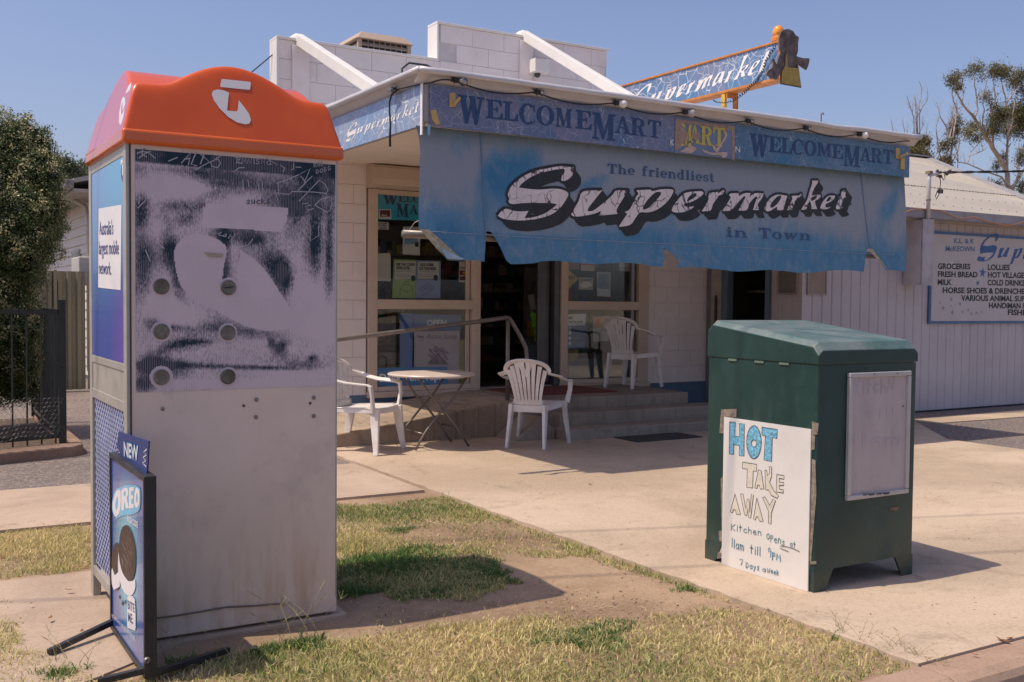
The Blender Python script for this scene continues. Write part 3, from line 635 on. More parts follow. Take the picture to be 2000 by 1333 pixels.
# ------------------------------------------------------------------ window units (aluminium) : frames, panes
def glass_mat(name, tint=(.93, .95, .95), k=1.0):
    t = NT(name); t.t.nodes.remove(t.b); tr = t.n('BsdfTransparent'); tr.inputs[0].default_value = (*tint, 1)
    gl = t.n('BsdfGlossy'); gl.inputs['Roughness'].default_value = .015; gl.inputs[0].default_value = (.9, .95, 1, 1)
    fr = t.n('Fresnel'); fr.inputs[0].default_value = 1.5; mx = t.n('MixShader'); t.l(t.math('MULTIPLY', fr.outputs[0], k), mx.inputs[0])
    t.l(tr.outputs[0], mx.inputs[1]); t.l(gl.outputs[0], mx.inputs[2]); t.l(mx.outputs[0], t.out.inputs[0]); return t.m
M_GLASS = glass_mat('window_glass')
yf = FYW-.03
def window_unit(x0, x1, z0, z1, zr, label, jl=.10, jr=.06):
    w = thing('window', label, 'window', ((x0+x1)/2, FYW, z0)); 
    def part(n, a, c, m=M_CREAM): q = MB(); q.box(a, c); return q.build(n, m, w, bevel=.004)
    part('jamb', (x0, yf, z0), (x0+jl, FYW+.10, z1)); part('jamb', (x1-jr, yf, z0), (x1, FYW+.10, z1))
    part('sill', (x0-.01, yf-.035, z0-.06), (x1+.01, FYW+.11, z0-.001)); part('head_rail', (x0+jl+.001, yf+.004, z1-.05), (x1-jr-.001, FYW+.09, z1))
    part('bottom_rail', (x0+jl+.001, yf+.004, z0+.001), (x1-jr-.001, FYW+.09, z0+.05)); part('mid_rail', (x0+jl+.001, yf-.006, zr-.055), (x1-jr-.001, FYW+.09, zr+.045))
    part('glass_pane', (x0+jl-.01, FYW+.03, z0+.045), (x1-jr+.01, FYW+.036, zr-.05), M_GLASS); part('glass_pane', (x0+jl-.01, FYW+.03, zr+.04), (x1-jr+.01, FYW+.036, z1-.045), M_GLASS)
    return w
win_l = window_unit(4.225, 5.50, .375, 2.46, 1.285, 'tall cream framed shop window left of the doorway, covered in posters under a shutter box')
win_r = window_unit(6.60, 7.86, .375, 2.46, 1.285, 'tall cream framed shop window right of the doorway behind a plastic chair', .09, .15)
q = MB(); q.prism([(9.905, 2.705), (9.72, 2.69), (9.70, 2.66), (9.70, 2.55), (9.73, 2.49), (9.86, 2.465), (9.905, 2.465)], 'x', 4.205, 5.52); q.build('shutter_box', M_CREAM, win_l, bevel=.006)
q = MB(); q.box((5.38, FYW+.02, .42), (5.43, FYW+.06, 2.4)); q.build('mullion', M_CREAM, win_l, bevel=.003)
q = MB(); q.box((7.62, FYW+.0, .42), (7.66, FYW+.05, 2.4)); q.build('mullion', mat('grey_alloy', (.30, .30, .30), .4, .6), win_r, bevel=.003)
# doorway: dark reveals
dr = thing('shop_doorway', 'open dark shop doorway between the two tall windows', 'doorway', (6.05, FYW, .36))
q = MB(); q.box((5.50, FYW-.02, .36), (5.545, FYW+.2, 2.46)); q.build('door_jamb', M_CREAM, dr, bevel=.003)
q = MB(); q.box((6.52, FYW+.0, .36), (6.599, FYW+.2, 2.46)); q.build('door_jamb', mat('dark_alloy', (.10, .10, .105), .4, .5), dr, bevel=.003)
q = MB(); q.box((5.50, FYW-.01, 2.461), (6.60, FYW+.2, 2.70)); q.build('door_head', M_CREAM, dr, bevel=.003)
q = MB(); q.box((5.546, FYW+.03, .352), (6.519, FYW+.19, .372)); q.build('door_sill', M_STEEL, dr)
q = MB(); q.box((6.33, FYW+.06, .38), (6.37, FYW+.1, 2.45)); q.box((6.371, FYW+.075, .40), (6.50, FYW+.085, 2.44)); q.build('sliding_door_leaf', mat('dark_alloy', (.1, .1, .1), .4, .5), dr, bevel=.002)

# ------------------------------------------------------------------ the dim shop inside
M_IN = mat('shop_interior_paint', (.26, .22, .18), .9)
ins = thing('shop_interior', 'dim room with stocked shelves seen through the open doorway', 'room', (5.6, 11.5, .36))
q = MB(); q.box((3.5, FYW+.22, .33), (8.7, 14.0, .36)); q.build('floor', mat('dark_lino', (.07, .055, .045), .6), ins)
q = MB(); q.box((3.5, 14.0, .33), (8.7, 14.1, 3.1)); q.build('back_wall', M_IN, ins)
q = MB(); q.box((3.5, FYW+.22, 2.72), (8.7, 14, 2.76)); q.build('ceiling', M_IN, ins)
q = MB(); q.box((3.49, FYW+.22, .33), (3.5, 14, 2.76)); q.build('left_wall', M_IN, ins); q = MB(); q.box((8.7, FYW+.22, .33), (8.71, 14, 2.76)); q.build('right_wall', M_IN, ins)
def shelf_unit(x0, x1, y0, y1, n, label):
    t = thing('shop_shelf', label, 'shelf', ((x0+x1)/2, (y0+y1)/2, .36)); m = mat('shelf_metal', (.13, .12, .11), .6)
    q = MB(); q.box((x0, y1-.02, .36), (x1, y1, 2.3)); q.build('back_board', m, t)
    for k in range(n):
        z = .45+k*(1.75/n); q = MB(); q.box((x0, y0, z-.015), (x1, y1-.021, z)); q.build('shelf_board', m, t)
    goods = []
    for k in range(n):
        z = .45+k*(1.75/n); x = x0+.02
        while x < x1-.1:
            w = random.uniform(.05, .16); h = random.uniform(.1, .75)*(1.75/n)
            c = random.choice([(.42, .09, .05), (.06, .12, .28), (.46, .34, .08), (.09, .25, .12), (.52, .46, .40), (.30, .16, .10), (.16, .15, .15)])
            g = MB(); g.box((x, y0+.02, z+.001), (x+w-.008, y1-.06, z+h)); goods.append((g, c)); x += w
    allb = MB(); ms = []
    for g, c in goods:
        if c not in ms: ms.append(c)
        allb.add(g.v, g.f, ms.index(c))
    tag(allb.build('stock', [mat('stock_%d' % (int(c[0]*100)*10000+int(c[1]*100)*100+int(c[2]*100)), c, .5, var=.3, scale=25) for c in ms], t), kind='stuff')
shelf_unit(4.3, 5.9, 12.2, 12.6, 6, 'dark shelf unit of packets deep inside the shop, left of the doorway line')
shelf_unit(6.0, 8.4, 12.9, 13.3, 7, 'dark shelf unit of packets at the back of the shop behind the doorway')
shelf_unit(6.9, 8.4, 10.9, 11.2, 4, 'low dark shelf just inside the right hand shop window')
# hi-vis vests hanging just inside the door
M_VIS = mat('lime_fabric', (.30, .62, .04), .7, var=.25, scale=18)
for (px0, px1, py0, py1, Y, lb) in [(1036, 1058, 607, 640, 10.6, 'upper lime green work glove card hanging inside the doorway'), (1042, 1058, 636, 668, 10.6, 'middle lime green card hanging inside the doorway'), (1040, 1053, 688, 712, 10.6, 'lowest lime green card hanging inside the doorway')]:
    pl = FY(Y); p = Print(pl, 0); a = pl.uvs([(px0+3, py0), (px0+7, py0+5), (px1-7, py0+5), (px1-3, py0), (px1, py0+10), (px1-4, py0+13), (px1-3, py1), (px0+4, py1-1), (px0+3, py0+13), (px0, py0+10)])
    q = MB(); q.prism(a, 'y', Y, Y+.02); o = q.build('hanging_vest', M_VIS, org=(a[0][0], Y, a[0][1])); tag(o, lb, 'vest', 'lime green goods inside the doorway')
pl = FY(10.58); a = pl.uvs([(1031, 577), (1043, 575), (1046, 600), (1052, 604), (1036, 606)]); q = MB(); q.prism(a, 'y', 10.58, 10.585); tag(q.build('paper_notice', mat('grey_paper', (.35, .33, .3), .7), org=(a[0][0], 10.58, a[0][1])), 'crumpled pale paper hanging just above the lime green cards in the doorway', 'notice')
a = FY(10.3).uvs([(1053, 676), (1080, 678), (1080, 745), (1053, 748)]); q = MB(); q.prism(a, 'y', 10.3, 10.6); tag(q.build('cardboard_carton', mat('dull_blue_box', (.14, .19, .23), .7), org=(a[3][0], 10.3, .36), bevel=.006), 'pale grey blue carton standing inside the doorway at its right edge', 'carton')

# ------------------------------------------------------------------ steps, landing, ramp
st = MB(); st.box((3.40, 8.60, -.05), (7.42, FYW-.006, .0)); 
def stepbox(a, c, nm='step'):
    q = MB(); q.box(a, c); return tag(q.build(nm, M_STEP, bevel=.012), kind='structure')
stepbox((5.30, 8.62, -.05), (7.42, FYW-.008, .36), 'landing')
stepbox((5.55, 8.32, -.05), (7.75, 8.615, .24)); stepbox((5.45, 8.02, -.05), (8.05, 8.315, .12))
q = MB(); q.prism([(3.0, -.05), (5.295, -.05), (5.295, .355), (5.1, .345), (3.0, .085)], 'y', 8.62, FYW-.008); tag(q.build('ramp', concrete_mat('dirty_ramp_concrete', (.27, .205, .15), (.42, .33, .25), sc=2.0, streak=.5), bevel=.01), kind='structure')
q = MB(); q.prism([(4.9, -.05), (5.44, -.05), (5.44, .10), (5.29, .24)], 'y', 8.22, 8.618); tag(q.build('step_wing', M_STEP, bevel=.012), kind='structure')
q = MB(); q.box((5.98, 7.65, .018), (6.78, 8.18, .027)); tag(q.build('door_mat', mat('dark_mat', (.045, .045, .04), .95, var=.2, scale=60, bump=.5, bscale=200), bevel=.003, org=(6.38, 7.9, .018)), 'dark grey rubber mat lying on the concrete in front of the steps', 'mat')
q = MB(); q.box((5.55, 8.95, .36), (6.72, 9.80, .372)); tag(q.build('door_mat', mat('red_mat', (.16, .045, .035), .95, var=.25, scale=40, bump=.4, bscale=200), bevel=.003, org=(6.1, 9.4, .36)), 'worn dark red mat lying on the landing in the doorway', 'mat')
# handrail
M_STEEL = mat('grey_pipe', (.20, .18, .165), .45, .5, var=.15, scale=20)
rail = thing('handrail', 'galvanised pipe handrail rising along the ramp to the steps, with a drooping end loop', 'handrail', (5.17, 8.66, .36))
q = MB(); q.tube([(3.0, 8.66, .925), (3.4, 8.66, .968), (4.2, 8.66, 1.057), (5.0, 8.66, 1.145), (5.10, 8.66, 1.158), (5.165, 8.66, 1.165)], .021, 10); q.build('top_rail', M_STEEL, rail, smooth=True)
q = MB(); q.tube([(5.165, 8.66, 1.143), (5.165, 8.66, .36)], .021, 10, 0); q.build('post', M_STEEL, rail, smooth=True)
q = MB(); q.tube([(5.17, 8.66, 1.165), (5.21, 8.66, 1.12), (5.30, 8.66, .99), (5.37, 8.66, .87), (5.385, 8.66, .78), (5.37, 8.66, .66), (5.38, 8.66, .37)], .021, 10); q.build('end_loop', M_STEEL, rail, smooth=True)

# ================================================================== AWNING
AY, AX0, AX1 = 6.75, 3.315, 8.52
M_FASC = mat('grey_white_fascia', (.46, .42, .42), .6, var=.05, dirt=.2, dirtc=(.3, .23, .18))
M_GUT = mat('worn_gutter_metal', (.58, .56, .57), .4, .2, var=.06, dirt=.15, dirtc=(.35, .27, .2))
M_SOFF = mat('cream_soffit', (.84, .76, .68), .7, var=.03)
aw = thing('awning', 'flat skillion awning roof with rolled gutter edge projecting from the shop wall', 'awning', (AX0, AY, 2.56))
q = MB(); q.hexa([(AX0-.02, AY-.03, 2.88), (AX1+.02, AY-.03, 2.88), (AX1+.02, FYW-.002, 3.02), (AX0-.02, FYW-.002, 3.02), (AX0-.02, AY-.03, 2.955), (AX1+.02, AY-.03, 2.955), (AX1+.02, FYW-.002, 3.06), (AX0-.02, FYW-.002, 3.06)]); q.build('roof_sheet', M_GUT, aw)
q = MB(); q.hexa([(AX0+.01, AY+.012, 2.585), (AX1-.01, AY+.012, 2.585), (AX1-.01, FYW-.003, 2.71), (AX0+.01, FYW-.003, 2.71), (AX0+.01, AY+.012, 2.60), (AX1-.01, AY+.012, 2.60), (AX1-.01, FYW-.003, 2.74), (AX0+.01, FYW-.003, 2.74)]); q.build('soffit', M_SOFF, aw)
for k in range(5):
    x = AX0+.9+k*.95; q = MB(); q.hexa([(x, AY+.04, 2.578), (x+.035, AY+.04, 2.578), (x+.035, FYW-.004, 2.704), (x, FYW-.004, 2.704), (x, AY+.04, 2.5845), (x+.035, AY+.04, 2.5845), (x+.035, FYW-.004, 2.709), (x, FYW-.004, 2.709)]); q.build('soffit_batten', M_SOFF, aw)
q = MB(); q.box((AX0-.015, AY-.022, 2.60), (AX1+.015, AY+.008, 2.935)); q.build('front_fascia', M_FASC, aw)
q = MB(); q.box((AX0-.014, AY+.010, 2.57), (AX0+.008, FYW-.005, 2.935)); q.build('side_fascia', M_FASC, aw)
q = MB(); q.box((AX1-.008, AY+.010, 2.57), (AX1+.014, FYW-.005, 2.935)); q.build('side_fascia', M_FASC, aw)
# rolled gutter bead: front (with a bent, sagging bit) and left side
pf = []
for i in range(41):
    x = AX0-.09+(AX1+.17-AX0)*i/40; d = -.012*math.exp(-((x-7.4)/.22)**2)+random.uniform(-.0015, .0015); pf.append((x, AY-.10, 2.945+d))
q = MB(); q.tube(pf, .024, 10); q.build('gutter', M_GUT, aw, smooth=True)
q = MB(); q.add([(p[0], AY-.10, p[2]+.0) for p in pf]+[(p[0], AY-.018, p[2]-.075) for p in pf], [(i, i+1, i+42, i+41) for i in range(40)]); g = q.build('gutter_face', M_GUT, aw); sm = g.modifiers.new('s', 'SOLIDIFY'); sm.thickness = .004
ps = [(AX0-.09, AY-.10+(FYW-AY+.08)*i/20, 2.945+random.uniform(-.0015, .0015)) for i in range(21)]
q = MB(); q.tube(ps, .024, 10); q.build('gutter', M_GUT, aw, smooth=True)
q = MB(); q.add([tuple(p) for p in ps]+[(AX0-.012, p[1]+.08, p[2]-.075) for p in ps], [(i, i+1, i+22, i+21) for i in range(20)]); g = q.build('gutter_face', M_GUT, aw); sm = g.modifiers.new('s', 'SOLIDIFY'); sm.thickness = .004
q = MB(); q.tube([(7.23, AY-.1, 2.93), (7.23, AY-.1, 3.03), (7.25, AY-.1, 3.045), (7.26, AY-.1, 3.03)], .006, 6); q.build('wire_hook', M_STEEL, aw)
q = MB(); q.tube([(3.42, 7.3, 2.96), (3.40, 7.32, 3.02), (3.41, 7.34, 3.10), (3.47, 7.34, 3.15), (3.60, 7.3, 3.14), (3.70, 7.2, 3.06), (3.75, 7.1, 2.97)], .009, 6); tag(q.build('roof_cable', M_BLACK, org=(3.42, 7.3, 2.96), smooth=True), 'short black cable arching over the awning roof beside the left white brace', 'cable')

# ---- crackle-painted sign boards
def crackle(name, c1, c2, c3, scale=14, blue=None, line=(.62, .63, .66), lw=.035, light=1.0):
    t = NT(name); f = t.noise(1.5, 4, .6); v = t.n('TexVoronoi', feature='DISTANCE_TO_EDGE'); dn = t.n('TexNoise'); t.l(t.pos(), dn.inputs['Vector']); dn.inputs['Scale'].default_value = 5
    va = t.n('VectorMath', operation='SCALE'); t.l(dn.outputs[1], va.inputs[0]); va.inputs['Scale'].default_value = .16
    vb = t.n('VectorMath', operation='ADD'); t.l(va.outputs[0], vb.inputs[0]); t.l(t.pos(), vb.inputs[1]); t.l(vb.outputs[0], v.inputs['Vector']); v.inputs['Scale'].default_value = scale
    v2 = t.n('TexVoronoi', feature='DISTANCE_TO_EDGE'); t.l(vb.outputs[0], v2.inputs['Vector']); v2.inputs['Scale'].default_value = scale*1.9
    c = t.mix(t.ramp(f, .35, .65), c1, c2); c = t.mix(t.ramp(t.noise(3.3, 5, .7), .52, .7, 0, .8), c, c3)
    l1 = t.ramp(v.outputs['Distance'], lw*.45, lw, 1, 0); l2 = t.math('MULTIPLY', t.ramp(v2.outputs['Distance'], lw*.5, lw*1.2, 1, 0), t.ramp(t.noise(4, 2), .48, .56, 0, .9))
    c = t.mix(t.math('MAXIMUM', l1, l2), c, line); t.col(c); t.bump(t.noise(40, 3), .08, .003); return t.done(.45, spec=.35)
M_CRK = crackle('crackle_paint_blue', (.12, .165, .29), (.19, .20, .30), (.05, .15, .30), scale=12, lw=.011, line=(.46, .49, .55))  # front boards' crack lines dimmed: their shade is put into the colour
M_CRKD = crackle('crackle_paint_deep', (.045, .15, .26), (.11, .19, .30), (.02, .17, .33), scale=12, lw=.010, line=(.34, .42, .48))
M_CRKL = crackle('crackle_paint_pale', (.20, .31, .52), (.30, .33, .43), (.12, .30, .55), scale=9, lw=.013, line=(.72, .74, .78))
M_NAVY = mat('navy_lettering', (.02, .058, .155), .5, var=.2, scale=20)
M_WHT = mat('white_lettering', (.80, .78, .76), .5, var=.05)
M_FADE = mat('faded_blue_lettering', (.035, .085, .19), .6, var=.2, scale=20)
pf_ = FY(AY-.046); J0, J1 = pf_.uv(1318, 265)[0], pf_.uv(1436, 280)[0]; print('joins', J0, J1)
def board(name, label, poly, Y0, Y1, m, group=None):
    t = thing(name, label, 'sign', (poly[0][0], Y0, poly[0][1]), group=group); q = MB(); q.prism(poly, 'y', Y0, Y1); q.build('board', m, t, bevel=.002); return t
b1 = board('fascia_sign', 'blue crackled sign board with navy serif lettering at the left half of the awning front', [(3.335, 2.568), (J0-.0015, 2.562), (J0-.0015, 2.857), (3.335, 2.857)], AY-.046, AY-.024, M_CRK)
p = Print(pf_)
def each_letter(L, fx, fy, plane, ms, parent, off=.002):
    for ch, x0, x1, yt, yb in L:
        lp = Print(plane, off); slab_px(lp, ch, fx(x0), fx(x1), fy(yt), fy(yb), 0); lp.build('letter', ms, parent)
LET = [('W', 335, 545, 152, 372), ('E', 556, 686, 182, 332), ('L', 690, 806, 197, 346), ('C', 815, 942, 212, 372), ('O', 950, 1090, 228, 382), ('M', 1100, 1228, 250, 398), ('E', 1256, 1382, 266, 412), ('M', 1386, 1566, 288, 496), ('A', 1562, 1690, 312, 446), ('R', 1688, 1812, 326, 464), ('T', 1820, 1925, 342, 478)]
each_letter(LET, lambda x: 810+x/4, lambda y: 150+y/4, pf_, [M_NAVY], b1)
px_text(p, 'K', (1309, 284), (1316, 285), 12, 1)
pbuild(p, 'lettering', [M_NAVY, M_WHT], b1)
b2 = board('fascia_sign', 'small centre sign board with a peeling gold word between the two navy lettered boards', [(J0+.0015, 2.560), (J1-.0015, 2.558), (J1-.0015, 2.857), (J0+.0015, 2.857)], AY-.048, AY-.024, mat('faded_grey_blue', (.15, .20, .31), .55, var=.12, scale=5, dirt=.2, dirtc=(.3, .2, .15)))
M_GOLD = mat('gold_lettering', (.52, .42, .07), .5, var=.15, scale=20); M_PEEL = mat('peeled_brown_paint', (.33, .24, .19), .8, var=.25, scale=30); M_PEELP = mat('peeled_pink_paint', (.50, .38, .33), .8, var=.15, scale=30)
p = Print(FY(AY-.049), .001)
z4 = lambda L: [p.pl.uv(1290+x/4, 200+y/4) for x, y in L]
p.shapes([(z4([(116, 128), (160, 135), (350, 160), (578, 185), (580, 460), (560, 450), (556, 225), (500, 215), (350, 185), (190, 165), (165, 180), (170, 240), (215, 255), (190, 330), (150, 360), (112, 375)]), [], 0)])
for ch, x0, x1, yt, yb in [('M', 160, 245, 172, 345), ('A', 222, 312, 180, 322), ('R', 312, 412, 190, 338), ('T', 408, 505, 200, 346)]: slab_px(p, ch, 1290+x0/4, 1290+x1/4, 200+yt/4, 200+yb/4, 1, .001)
p.shapes([(z4(smooth([(245, 240), (290, 235), (310, 265), (285, 300), (255, 285)], 3)), [], 0), (z4(smooth([(150, 200), (180, 190), (210, 240), (200, 300), (160, 330), (140, 290)], 3)), [], 0),
          (z4(smooth([(150, 385), (220, 345), (268, 350), (280, 370), (240, 398), (180, 392)], 3)), [], 2), (z4(smooth([(320, 365), (400, 395), (470, 390), (515, 390), (520, 420), (490, 435), (465, 415), (400, 412), (345, 395)], 3)), [], 2), (z4(smooth([(500, 215), (520, 260), (480, 330), (445, 390), (425, 385), (400, 340), (412, 335), (440, 362), (470, 320), (500, 260)], 3)), [], 2)], .002)
pbuild(p, 'lettering', [M_PEEL, M_GOLD, M_PEELP], b2)
b3 = board('fascia_sign', 'deeper blue crackled board with navy serif lettering on the right half of the awning front', [(J1+.0015, 2.560), (8.515, 2.558), (8.515, 2.853), (J1+.0015, 2.857)], AY-.046, AY-.024, M_CRKD)
p = Print(pf_)
LET = [('W', 695, 845, 250, 430), ('E', 848, 940, 270, 392), ('L', 942, 1028, 280, 402), ('C', 1028, 1118, 292, 410), ('O', 1122, 1218, 300, 418), ('M', 1226, 1335, 320, 425), ('E', 1340, 1426, 330, 442), ('M', 1430, 1560, 340, 505), ('A', 1560, 1645, 355, 462), ('R', 1645, 1735, 362, 475), ('T', 1738, 1818, 372, 482)]
each_letter(LET, lambda x: 1290+x/4, lambda y: 200+y/4, pf_, [M_NAVY], b3)
px_text(p, 'N', (1436, 297), (1445, 298), 11, 1)
pbuild(p, 'lettering', [M_NAVY, M_WHT], b3)
# plastic awning brackets
M_BRK = mat('yellowed_plastic', (.52, .36, .14), .5, var=.12)
def bracket(poly, lb, tilt=None):
    a = pf_.uvs(poly); t = thing('blind_bracket', lb, 'bracket', (a[0][0], AY-.05, a[0][1]), group='yellowed brackets on the awning fascia')
    q = MB(); q.prism(a, 'y', AY-.062, AY-.047); q.build('plate', M_BRK, t, bevel=.002)
    if tilt: c = pf_.uv(*tilt[0]); d = pf_.uv(*tilt[1]); q = MB(); q.tube([(c[0], AY-.07, c[1]), (d[0], AY-.10, d[1])], .011, 8); q.build('peg', M_BRK, t)
bracket([(877, 183), (888, 182), (889, 209), (877, 210)], 'yellowed plate bracket with a peg beside the left big navy letter', ((884, 205), (892, 193)))
bracket([(840, 216), (850, 215), (858, 243), (851, 245), (843, 234)], 'chipped loose bracket hanging at the far left corner of the fascia')
bracket([(1748, 289), (1755, 290), (1756, 311), (1748, 310)], 'upper yellowed bracket with a peg at the right end of the fascia', ((1753, 308), (1764, 300)))
bracket([(1758, 308), (1765, 309), (1765, 332), (1758, 331)], 'lower narrow bracket at the right end of the fascia')

# ---- heavy script lettering, traced as outlines on the blind
Z1 = lambda L: [(950+x/5, 300+y/5) for x, y in L]
Z2 = lambda L: [(1300+x/5, 320+y/5) for x, y in L]
Z3 = lambda L: [(1480+x/10, 340+y/10) for x, y in L]
SCR = [
 ('S', Z1([(850, 132), (850, 190), (810, 245), (755, 272), (728, 262), (738, 215), (762, 180), (745, 152), (640, 165), (500, 200), (400, 250), (335, 300), (308, 335), (380, 345), (500, 355), (640, 345), (720, 350), (780, 372), (800, 400), (785, 440), (740, 510), (680, 570), (600, 610), (500, 637), (400, 652), (280, 657), (150, 640), (98, 612), (130, 570), (180, 543), (250, 562), (330, 570), (402, 560), (358, 635), (450, 625), (560, 590), (640, 540), (690, 500), (640, 487), (500, 485), (350, 487), (240, 497), (205, 475), (213, 440), (198, 400), (230, 330), (290, 270), (380, 210), (480, 170), (600, 145), (720, 126)]), [], (74, 104)),
 ('u', Z1([(945, 372), (1130, 360), (1060, 450), (1000, 530), (992, 565), (1040, 560), (1110, 510), (1180, 450), (1230, 400), (1262, 364), (1375, 365), (1320, 450), (1262, 550), (1272, 592), (1100, 608), (1118, 562), (1050, 590), (950, 610), (870, 617), (828, 600), (860, 540), (905, 460)]), [], (72, 98)),
 ('p', Z1([(1455, 362), (1590, 355), (1612, 370), (1700, 352), (1800, 352), (1818, 375), (1790, 430), (1740, 490), (1660, 550), (1570, 578), (1490, 578), (1440, 640), (1390, 700), (1280, 720), (1330, 640), (1365, 590), (1335, 575), (1390, 545), (1450, 430), (1475, 395)]), [Z1([(1690, 376), (1640, 385), (1570, 450), (1520, 530), (1530, 552), (1580, 530), (1650, 460), (1697, 400)])], (68, 92)),
 ('e', Z2([(300, 272), (190, 285), (130, 330), (75, 400), (50, 450), (60, 472), (110, 480), (180, 470), (240, 440), (262, 418), (210, 425), (170, 415), (165, 395), (250, 370), (330, 320), (355, 290), (342, 274)]), [Z2([(275, 290), (290, 300), (270, 330), (210, 368), (195, 365), (220, 320)])], (60, 82)),
 ('r', Z2([(415, 290), (500, 278), (490, 300), (545, 258), (558, 270), (535, 305), (505, 312), (480, 345), (440, 400), (415, 460), (332, 468), (370, 410), (400, 350), (400, 320)]), [], (60, 82)),
 ('m', Z2([(625, 292), (700, 292), (695, 320), (760, 290), (815, 290), (800, 330), (860, 290), (945, 295), (925, 340), (880, 400), (890, 440), (885, 455), (830, 455), (850, 400), (880, 330), (860, 325), (800, 390), (770, 455), (690, 460), (730, 390), (765, 325), (745, 325), (690, 380), (650, 430), (605, 462), (530, 465), (570, 410), (620, 330), (600, 310)]), [], (56, 80)),
 ('a', Z3([(560, 430), (420, 410), (330, 415), (230, 470), (150, 560), (100, 660), (105, 710), (150, 735), (220, 720), (290, 680), (345, 640), (350, 700), (360, 712), (450, 712), (480, 690), (490, 640)]), [Z3([(425, 425), (430, 470), (370, 570), (280, 650), (215, 665), (220, 600), (290, 510), (370, 440)])], (52, 72)),
 ('r', Z3([(630, 435), (770, 425), (770, 440), (835, 390), (842, 400), (835, 430), (800, 470), (775, 450), (740, 500), (700, 580), (670, 680), (640, 705), (550, 708), (580, 640), (640, 540), (660, 470)]), [], (52, 72)),
 ('k', Z3([(1050, 135), (1050, 135), (1172, 130), (1172, 130), (1160, 180), (1090, 290), (1040, 430), (1120, 413), (1210, 410), (1217, 440), (1180, 490), (1110, 530), (1120, 600), (1150, 690), (1035, 687), (1035, 600), (1020, 545), (985, 560), (935, 692), (838, 698), (880, 630), (960, 500), (1000, 350), (1050, 200)]), [Z3([(1140, 420), (1150, 440), (1110, 500), (1050, 528), (1035, 518), (1045, 460)])], (50, 70)),
 ('e', Z3([(1500, 430), (1400, 425), (1320, 470), (1250, 560), (1210, 650), (1225, 690), (1290, 697), (1360, 678), (1412, 646), (1330, 660), (1310, 640), (1320, 590), (1420, 540), (1480, 480)]), [Z3([(1412, 446), (1420, 480), (1380, 530), (1332, 548), (1328, 520), (1370, 460)])], (50, 70)),
 ('t', Z3([(1630, 330), (1630, 330), (1725, 314), (1725, 314), (1692, 438), (1714, 444), (1702, 462), (1665, 472), (1622, 600), (1616, 648), (1668, 648), (1650, 668), (1590, 687), (1518, 694), (1512, 650), (1558, 530), (1590, 468), (1558, 457), (1556, 440), (1603, 430)]), [], (56, 74)),
]
# ================================================================== FABRIC BLIND
BL = FY(AY+.03)
def bdisp(u, v):      # folds of the cloth, towards the street
    lo = max(0.0, 2.56-v); k = min(1, lo/.9)
    return .008*math.sin(u*5.1+.6)*k+.005*math.sin(u*13+v*5)*k*k+.03*k*k*math.exp(-((u-3.45)/.22)**2)+.026*math.sin(u*2.1+1)*k+.007*math.sin(u*7.7-v*3)*k + (0.012*math.sin(u*23+v*3)*max(0, (1.82-v))/.15 if v < 1.82 else 0)+.02*k
out_px = [(812, 240), (818, 270), (820, 300), (817, 350), (814, 400), (812, 446), (830, 468), (848, 490), (866, 507), (895, 508), (925, 510), (943, 512), (944, 490), (945, 462), (947, 452), (956, 454), (966, 470), (975, 490), (984, 508), (996, 513), (1040, 512), (1090, 511), (1150, 514), (1210, 517), (1270, 520), (1293, 521), (1296, 505), (1294, 484), (1310, 497), (1323, 512), (1319, 524), (1380, 526), (1450, 528), (1500, 529), (1560, 530), (1620, 531), (1688, 531), (1692, 500), (1694, 487), (1706, 492), (1718, 512), (1728, 528), (1764, 531), (1767, 500), (1768, 420), (1766, 346), (1600, 324), (1400, 297), (1200, 270), (1000, 248), (900, 238)]
def ragged(L):
    R_ = []; 
    for (x0, y0), (x1, y1) in zip(L, L[1:]+L[:1]):
        k = max(1, int(abs(x1-x0)/14)) if y0 > 495 and y1 > 495 else 1
        for i in range(k): x = x0+(x1-x0)*i/k; R_.append((x, y0+(y1-y0)*i/k+((2.6*math.sin(x*.045)+1.5*math.sin(x*.013+1)+random.uniform(-.5, .5)) if y0 > 505 and y1 > 505 else 0)))
    return R_
out_px = ragged(out_px); o_ = BL.uvs(out_px); o_ = [(u, min(v, 2.575)) for u, v in o_]
st_ = [(u, v) for u in np.arange(3.2, 8.5, .035) for v in np.arange(1.6, 2.6, .035)]
V_, F_, _ = fill([(o_, [], 0)], st_)
def blob(px, py, rx, ry, ang=0.0):
    return (px, py, rx, ry, ang)
cloth = bpy.data.meshes.new('fabric')
vv = np.array([BL.pt(u, v, bdisp(u, v)) for u, v in V_]); cloth.from_pydata([tuple(p) for p in vv-np.array([3.3, AY+.03, 2.56])], [], F_)
def toPx(P):
    d = np.asarray(P)-CAMP; z = d@_fw; return 1000+FPX*(d@_r)/z, 666.5-FPX*(d@_u)/z
PX, PY = toPx(vv); U_ = vv[:, 0]; Vv = vv[:, 2]
def soft(px, py, cx, cy, rx, ry, ang=0, e=.5):
    c, s_ = math.cos(ang), math.sin(ang); x = ((px-cx)*c+(py-cy)*s_)/rx; y = (-(px-cx)*s_+(py-cy)*c)/ry; return np.clip((1+e-np.sqrt(x*x+y*y))/(2*e), 0, 1)
blue = .16+.75*(fbm(U_, Vv, 1.9, 3)-.5)
topline = 240+(PX-812)*.112
hh = (PY-topline)/np.maximum(60, (475+(PX-812)*.02)-topline)     # 0 top .. 1 seam
blue = blue+np.clip((hh-.62)*1.6, 0, .55)
